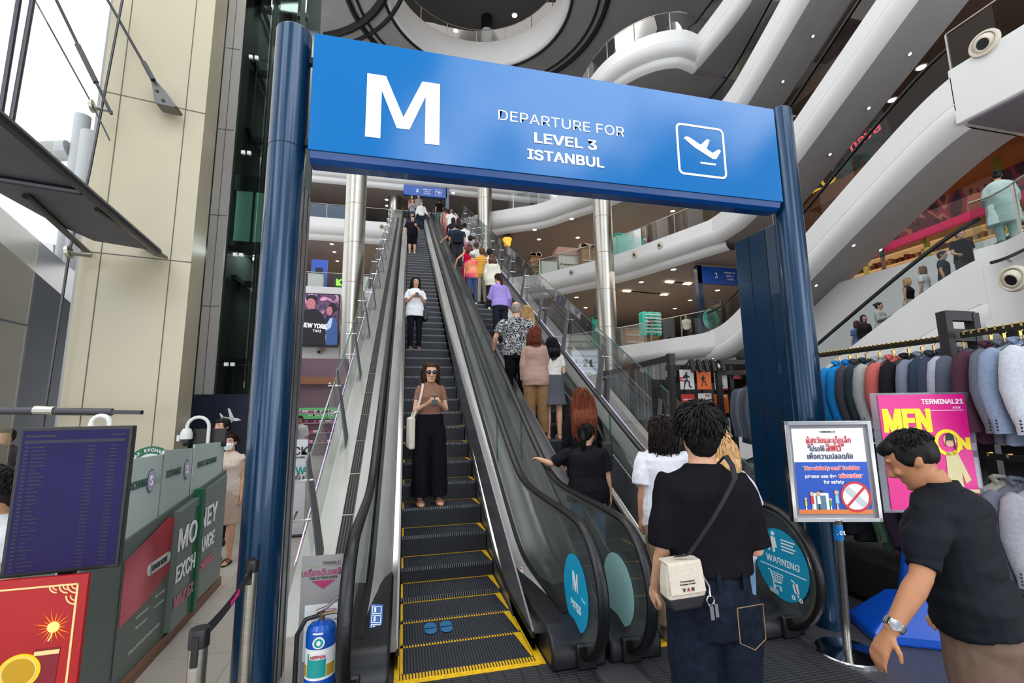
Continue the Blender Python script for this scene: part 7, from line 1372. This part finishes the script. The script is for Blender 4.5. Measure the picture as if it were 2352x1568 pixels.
p, H = onstep(1058, 560, 1.62); person(p, R(-3), H, True, 1.05, 'd6a78c', dict(mat=cloth('c01038'), sleeve=0, hem=.5, ease=.02, boxy=.2, flare=.06, name='dress'), None, ('long', '5a2a20', .28), ('shoe', '3a3a3c'), {'l': ((.75, -.1, -.65), (.2, .5, -.75))}, None, 0, (0, 0), .013, False, 'woman in bright red dress with hand on hip')
for i, (px, py, h, kw, lab) in enumerate((
    (1094, 556, 1.62, dict(fem=True, top=TEE(cloth('d8d4d0')), bottom=dict(mat=cloth('4a4a52')), hair=('pony', '4a2c1e', .2)), 'woman in white top with a hair clip behind the yellow stripes'),
    (1087, 537, 1.70, dict(top=TEE(cloth('8a8c90')), bottom=dict(mat=cloth('3a3a42')), hair=('short', '3a3432', .3, '9a9894')), 'person in grey cap and grey backpack on the up escalator'),
    (1080, 541, 1.64, dict(fem=True, top=TEE(blotch('dot_print', ['1c1420', 'c07890', '1c1420'], 18, .8)), bottom=dict(mat=cloth('1c1c22')), hair=('short', '14110f')), 'person in black dotted top just below the grey cap'),
    (1046, 513, 1.74, dict(w=1.35, top=TEE(cloth('2c3442'), ease=.03), bottom=dict(mat=cloth('38363a'), ease=.03), hair=('short', '110f0f'), arms={'l': ((.5, .4, -.8), (.5, .7, -.3))}), 'large man in navy tee leaning on the handrail'),
    (1067, 513, 1.66, dict(fem=True, top=TEE(cloth('dcdcdc')), bottom=dict(mat=cloth('d0d0d0')), hair=('bun', '14110f')), 'woman in white tee with hair in a bun, upper part of the up escalator'),
    (1036, 512, 1.66, dict(top=TEE(cloth('7fa4cc')), bottom=dict(mat=cloth('2a2a30')), hair=('short', '14110f')), 'person in light blue shirt left of the large man in navy'),
    (1041, 500, 1.66, dict(fem=True, top=TEE(cloth('2a2430')), bottom=dict(mat=cloth('1c1c22')), hair=('bob', '14110f')), 'dark haired woman in dark clothes near the top, left of two heads'),
    (1053, 501, 1.66, dict(fem=True, top=TEE(cloth('3a2830')), bottom=dict(mat=cloth('1c1c22')), hair=('bob', '2a1a18')), 'brown haired woman in plum top near the top, right of two heads'),
    (1037, 481, 1.72, dict(w=1.15, top=TEE(cloth('dcdcda')), bottom=dict(mat=cloth('1c1c22')), hair=('bald', '6a625c')), 'balding man in white tee near the top of the up escalator'),
    (1027, 480, 1.66, dict(fem=True, top=TEE(cloth('c87888')), bottom=dict(mat=cloth('b86a7c')), hair=('bob', '3a2018')), 'woman in pink outfit near the top of the up escalator'),
    (1017, 476, 1.66, dict(fem=True, top=TEE(blotch('floral', ['8a6a50', 'b09478', '4a3a34'], 10, .8)), bottom=dict(mat=cloth('a08a74')), hair=('bob', '2a1a14')), 'woman in tan floral clothes near the top of the up escalator'),
    (1008, 457, 1.76, dict(top=TEE(cloth('131316')), bottom=dict(mat=cloth('4f7470')), hair=('short', '0f0e0e')), 'man in black tee and teal trousers stepping off at the top'))):
    p, H = onstep(px, py, h); person(p, R(random.uniform(-8, 8)), H, vx=.017, label=lab, **kw)
p, H = onstep(1087, 537, 1.70); o = MB().box(-.16, .16, -.30, -.14, 1.0, 1.42).build('backpack', cloth('77797d'), bev=.05, seg=3); o.location = p; tag(o, 'grey backpack on the person in the grey cap', 'backpack')
p, H = onstep(1046, 513, 1.74); o = MB().box(-.2, .2, -.36, -.18, .98, 1.42).build('backpack', cloth('20242e'), bev=.05, seg=3); o.location = p; tag(o, 'dark backpack on the large man in navy', 'backpack')
# ---- foot of the up escalator
h0 = at(1512, 940, y=3.75); t, J = person((h0.x, 3.72, 0.004), R(-14), 1.75, False, 1.0, 'c48e70', TEE(cloth('dfdfe4'), ease=.045, hem=.80, boxy=1, sleeve=.46, fold=.014), dict(mat=cloth('8a7560'), ease=.03, wide=.025, fold=.012), ('mullet', '1c1413'), ('shoe', 'a8a8a4', 'c8c8c4'), {'l': ((.10, -.08, -1), (.06, .15, -1)), 'r': ((.12, .1, -1), (.0, .8, .1))}, {'l': ((.03, -.30, -1), (.0, -.25, -1)), 'r': ((.03, .40, -1), (0, .02, -1))}, 0, (R(-8), R(-6)), .009, False, 'man with shoulder length dark hair, white tee and khaki cargo trousers')
h0 = at(1633, 1002, y=2.75); t, J = person((h0.x+.03, 2.75, 0.004), R(-18), 1.66, True, 1.0, 'd8aa90', TEE(cloth('c9c4d2'), ease=.03, sleeve=.42), dict(mat=M('denim_light', '6f93b4', .85, noise_=(9, .25)), ease=.014), ('long', 'c8a070', .26), ('shoe', '2a2a2c'), {'r': ((.38, .15, -.9), (-.2, .8, .2))}, None, 0, (0, 0), .010, False, 'blonde woman in pale lilac tee mostly hidden behind the man in black tee')
# ---- tall man with the cross-body bag
h0 = at(1602, 930, y=1.90); MX = (h0.x, 1.90, 0.004)
t, J = person(MX, R(-17), h0.z, False, .88, 'cf9d80', TEE(M('knit_black', '121116', .85, spec=.1, noise_=(80, .15)), ease=.030, hem=1.02, boxy=1, sleeve=.52, sease=.02, fold=.022, fs=(4, 4, 6)), dict(mat=M('denim_dark', '141b28', .85, spec=.12, noise_=(30, .35)), ease=.022, wide=.02, fold=.012, waist=1.10), ('short', '0d0b0c'), ('shoe', '1c1c20', 'd0d0d0'), {'l': ((.12, -.02, -1), (.05, .60, -.8)), 'r': ((.14, -.04, -1), (.02, .9, .05))}, None, R(0), (R(-6), R(3)), .0075, False, 'tall man in black tee and dark jeans seen from behind, cream bag at his hip')
DS = M('denim_seam', '8a6a4a', .7); k = J['k']; m = MB()
for s in (-1,): pass
jp = MB(); 
for (x0, x1) in ((.045, .155),): jp.tube([V((x0*k, -.150*k, .93*k)), V((x1*k, -.118*k, .935*k)), V((x1*k, -.118*k, .81*k)), V(((x0+x1)/2*k, -.148*k, .785*k)), V((x0*k, -.155*k, .81*k)), V((x0*k, -.150*k, .93*k))], .0022, 5)
jp.build('pocket_seam', DS, t, local=True)
for x in (-.10, -.01, .10): MB().box(x-.008, x+.008, -.150+abs(x)*.16, -.132+abs(x)*.16, .985*k, 1.045*k).build('belt_loop', M('denim_dark', '1c2738', .85), t, local=True)
hb = V((-.150, -.125, 1.02))*k; tb = thing('crossbody_bag', 'cream flap bag with black base hanging on the tall man in black tee', 'bag', J['W'] @ hb); tb.rotation_euler = (0, R(-4), R(-17)+R(12)); tb.scale = (.74, .8, .78)
CREAM = M('bag_cream', 'c9bfae', .85, noise_=(60, .08)); BG2 = M('bag_base', '1d1d22', .8)
mb = MB(); mb.loft([[V((a*x, b*y*.9, z)) for x, y in ((-1, -1), (1, -1), (1, 1), (-1, 1))] for z, a, b in ((-.13, .085, .045), (-.06, .115, .055), (.0, .11, .055), (.10, .095, .045))]); mb.build('pouch', CREAM, tb, local=True, bev=.015, seg=3)
mb = MB(); mb.loft([[V((a*x, b*y*.9, z)) for x, y in ((-1, -1), (1, -1), (1, 1), (-1, 1))] for z, a, b in ((-.135, .088, .048), (-.065, .119, .059))]); mb.build('base', BG2, tb, local=True, bev=.015, seg=3)
mb = MB(); mb.prism([V((-.10, -.052, .105)), V((.10, -.052, .105)), V((.105, -.060, -.045)), V((-.105, -.060, -.045))], (0, -.008, 0)); mb.box(-.10, .10, -.055, .045, .10, .112); fo = mb.build('flap', CREAM, tb, local=True, bev=.004)
for s, x, m_ in (('V', -.026, 'ink'), ('A', 0, 'red'), ('N', .026, 'ink')): text('lettering', s, frame((x, -.069, -.022), (1, 0, 0), (0, -1, 0)), .032, M('bag_red', 'b02a2a', .6) if m_ == 'red' else INK, fo, bold=.03, local=True)
text('lettering', 'For the young and\nthe young-at-heart', frame((0, -.068, .012), (1, 0, 0), (0, -1, 0)), .014, INK, fo, local=True)
T = J['T']; A_ = T @ V((.105, -.03, 1.425)); stp = MB(); inv = lambda q: Matrix.Diagonal((1/.74, 1/.8, 1/.78, 1)) @ (Matrix.Rotation(-R(12), 4, 'Z') @ (q-hb))
def back(u): 
    x = .13*k+(-.15-.13)*k*u; z = (1.425*k)+(1.06*k-1.425*k)*u; return V((x, -(.148+.026*sin(PI*min(1, u*1.15)))*k, z))
pts = [V((.11*k, .04*k, 1.41*k)), V((.12*k, -.03*k, 1.452*k)), V((.118*k, -.092*k, 1.42*k))]+[back(u) for u in (.12, .3, .5, .7, .88)]+[V((-.165*k, -.14*k, 1.10*k))]
stp.loft([[inv(q)+o for o in (V((-.016, -.002, .016)), V((.016, -.002, .022)), V((.016, .004, .022)), V((-.016, .004, .016)))] for q in pts]); stp.build('strap', BG2, tb, local=True)
kc = MB(); kc.tube([V((.10, -.06, .03)), V((.125, -.065, -.02)), V((.12, -.07, -.07))], .006, 6); kc.tube([V((.12+.022*cos(a), -.07, -.09+.022*sin(a))) for a in [2*PI*i/14 for i in range(15)]], .004, 6); kc.box(.10, .122, -.085, -.06, -.18, -.11); kc.box(.13, .15, -.085, -.065, -.17, -.105); kc.build('key_ring', CHROME, tb, local=True)
m = MB(); m.box(-.06, .06, -.04, .04, -.045, .045); m.lathe([(.036, 0), (.036, .06), (.03, .065)], (0, .04, 0), 20, axis=(0, 1, 0)); o = held('camera', m, BLACK, J, 'black camera in the right hand of the tall man in black tee', 'camera', bev=.008); o.matrix_basis = J['W'] @ Matrix.Translation(J['wr']+V((.02, .07, -.02)))
# ---- man in dark polo at the right edge
h0 = at(2128, 998, y=1.56); t, J = person((h0.x+.12, 1.54, 0.004), R(24), h0.z+.02, False, 1.22, 'b07a58', TEE(M('polo_dark', '10141a', .7, spec=.15, noise_=(90, .12)), ease=.032, hem=.90, boxy=.6, sleeve=.48, sease=.010, collar='polo', fold=.034, fs=(3, 3, 9)), dict(mat=M('chino_brown', '6e5648', .75, noise_=(20, .08)), ease=.02), ('fade', '120f10'), ('shoe', '2a2a2c'), {'l': ((.50, .22, -.80), (.55, .45, -.72), {'n': (-.5, -.1, -.8), 'curl': .45, 'd': (.30, .42, -.86)}), 'r': ((.2, .1, -1), (.05, .5, -.8))}, None, R(8), (R(14), R(-22)), .0075, False, 'man in dark polo shirt and brown trousers beside the pink stand, looking down')
wm = MB(); q = J['wl']; d = (J['wl']-J['el']).normalized(); wm.lathe([(.033, -.014), (.036, -.012), (.036, .012), (.033, .014)], q-d*.03, 20, axis=d); wm.lathe([(.019, 0), (.019, .012), (.001, .013)], q-d*.03+V((-.03, -.012, .012)), 16, axis=(-1, -.4, .3)); o = held('wristwatch', wm, CHROME, J, 'steel wristwatch on the left wrist of the man in dark polo', 'watch')
# ---- left side
h0 = at(532, 994, y=6.55); t, J = person((h0.x, 6.55, .004), R(176), h0.z, True, 1.0, 'd3a080', TEE(M('gauze_cream', 'd6c3b2', .85, noise_=(30, .15, (1, 1, 4))), ease=.022, hem=.84, sleeve=.10), dict(kind='skirt', mat=cloth('c0a594'), hem=.50, flare=.015), ('pony', '20140f', .3), ('sandal', '3a2a24'), {'r': ((.35, .25, -.8), (-.15, .15, 1), {'n': (-1, 0, 0), 'curl': .7})}, {'l': ((.02, .12, -1), (0, -.05, -1)), 'r': ((.02, -.1, -1), (0, -.2, -1))}, 0, (0, R(-4)), .011, True, 'woman in cream top and white face mask on a phone, left of the blue post')
HT = J['HT']; mm = MB(); mm.loft([[HT @ V((x*a, .062+.052*(1-x*x)*b+.0, z)) for x in (-1, -.6, -.2, .2, .6, 1)] for z, a, b in ((-.005, .052, .95), (-.035, .066, 1.25), (-.075, .060, 1.05), (-.105, .042, .75))], 0, cap=False, close=False)
for s in (-1, 1): mm.bar(HT @ V((s*.06, .06, -.03)), HT @ V((s*.078, -.005, .0)), .003, .003)
held('face_mask', mm, LETTER, J, 'white surgical mask worn by the woman in the cream top', 'mask'); m = MB(); m.box(-.006, .006, -.035, .035, -.07, .07); o = held('phone', m, BLACK, J, 'phone at the ear of the masked woman', 'phone'); o.matrix_basis = J['W'] @ Matrix.Translation(HT @ V((.098, .03, -.02)))
h0 = at(511, 965, y=7.3); person((h0.x, 7.35, .004), R(150), h0.z+.02, False, 1.05, 'c9967a', TEE(cloth('2a3a5c'), sleeve=.95), dict(mat=cloth('1c1c22')), ('short', '100e0e'), ('shoe', '1c1c1e'), None, None, 0, (0, 0), .014, True, 'man in blue jacket standing behind the masked woman')
h0 = at(690, 955, y=15.0); person((h0.x, 15.0, .004), R(180), h0.z, False, 1.0, 'c9967a', TEE(cloth('d8d6d6'), sleeve=.6), dict(mat=cloth('2a2a30')), ('short', '14110f'), ('shoe', '1c1c1e'), None, None, 0, (0, 0), .016, True, 'man in white shirt far off in front of the shoe shop')
h0 = at(8, 1083, y=3.05); person((h0.x-.04, 3.1, .004), R(150), h0.z, False, 1.0, 'a9795c', TEE(cloth('c8c8c8')), dict(mat=cloth('2a2a30')), ('short', '14110f'), ('shoe', '1c1c1e'), None, None, 0, (R(-30), 0), .011, True, 'man at the left edge half hidden behind the rate monitor')
# ---- riders on the right-hand escalator and people on the galleries
def rider(px, py, H, rz, lab, **kw):
    x = E1X+1.0; p = at(px, py, x=x); z = zE(p.y)-.28; h = p.z-z
    person((x, p.y, z), rz, max(1.45, min(1.9, h)), vx=.014, label=lab, **kw)
rider(2203, 527, 1.75, R(150), 'man in black tee at the top of the right-hand escalator', top=TEE(cloth('151517')), bottom=dict(mat=cloth('3a3a3e')), hair=('short', '0f0e0e'), arms={'r': UP['r']}, face=True)
rider(2163, 588, 1.7, R(200), 'man in navy tee turning round on the right-hand escalator', top=TEE(cloth('2c3440')), bottom=dict(mat=cloth('2a2a32')), hair=('short', '2a1c16'), w=1.1)
rider(2118, 612, 1.7, R(10), 'woman with curly hair, white tee and green bag on the right-hand escalator', fem=True, top=TEE(cloth('d4d0d0')), bottom=dict(mat=M('denim_mid', '3a4f74', .85)), hair=('bob', '6a4530'))
rider(2082, 638, 1.66, R(190), 'blonde woman in black vest and pale shorts on the right-hand escalator', fem=True, top=dict(mat=cloth('1c1c20'), sleeve=0, hem=.92, ease=.008), bottom=dict(kind='shorts', mat=cloth('b8b0a4'), len=.4, ease=.03), hair=('bob', 'b08a58'))
rider(2018, 703, 1.66, R(-160), 'woman in pale shirt sipping a drink on the right-hand escalator', fem=True, top=TEE(cloth('bdb8b4'), sleeve=.95, ease=.04), bottom=dict(mat=cloth('3a2428')), hair=('bun', '1a1210'), arms=PHONE, face=True)
rider(1967, 742, 1.62, R(-20), 'woman with dark red hair and blue top low on the right-hand escalator', fem=True, top=TEE(cloth('5a6a9c')), bottom=dict(mat=cloth('3a4f74')), hair=('bob', '4a1c20'))
rider(1984, 741, 1.66, R(160), 'woman in black low on the right-hand escalator behind the red haired one', fem=True, top=TEE(cloth('2a2626'), sleeve=.9), bottom=dict(mat=cloth('4a2428')), hair=('bob', '1a1210'), face=True)
p = at(2300, 464, y=4.4); p.z = 5; zt = at(2300, 464, x=11.9); person((11.9, zt.y, 5.0), R(-60), max(1.6, min(1.85, zt.z-5)), True, 1.0, 'b98a6c', TEE(cloth('a9bdb8'), ease=.07, sleeve=.95, hem=.46, boxy=1, flare=.08), dict(mat=cloth('8fa6a2'), ease=.02), ('bun', '1a1412'), ('shoe', '8a8a88'), {'r': UP['r'], 'l': UP['l']}, None, 0, (0, 0), .014, False, 'person in loose pale green robe behind glass at the upper right')
p = at(1575, 722, y=21.0); person((p.x, 21.0, 5.0), R(140), p.z-5 if p.z-5 > 1.4 else 1.6, False, 1.0, 'b98a6c', TEE(cloth('d0ccc4')), dict(mat=cloth('1c1c22')), ('short', '14110f'), ('shoe', '1c1c1e'), None, None, 0, (0, 0), .016, False, 'person in cream tee on the first gallery left of the blue sign post')
h0 = at(1906, 790, y=7.2); person((h0.x, 7.2, .004), R(170), 1.75 if h0.z < 1.6 else min(2.0, h0.z), False, 1.0, 'c9967a', TEE(cloth('1c1c1e')), dict(mat=cloth('1c1c22')), ('short', '100e0e'), ('shoe', '1c1c1e'), None, None, 0, (0, 0), .014, True, 'dark clothed person whose face shows over the hanging rail')
h0 = at(20, 985, y=8.5); person((h0.x, 8.5, .004), R(180), h0.z, False, 1.0, 'a9795c', TEE(cloth('3a3236')), dict(mat=cloth('2a2a30')), ('short', '14110f'), ('shoe', '1c1c1e'), None, None, 0, (0, 0), .018, False, 'dim figure seen through the glass above the rate monitor')
finish()
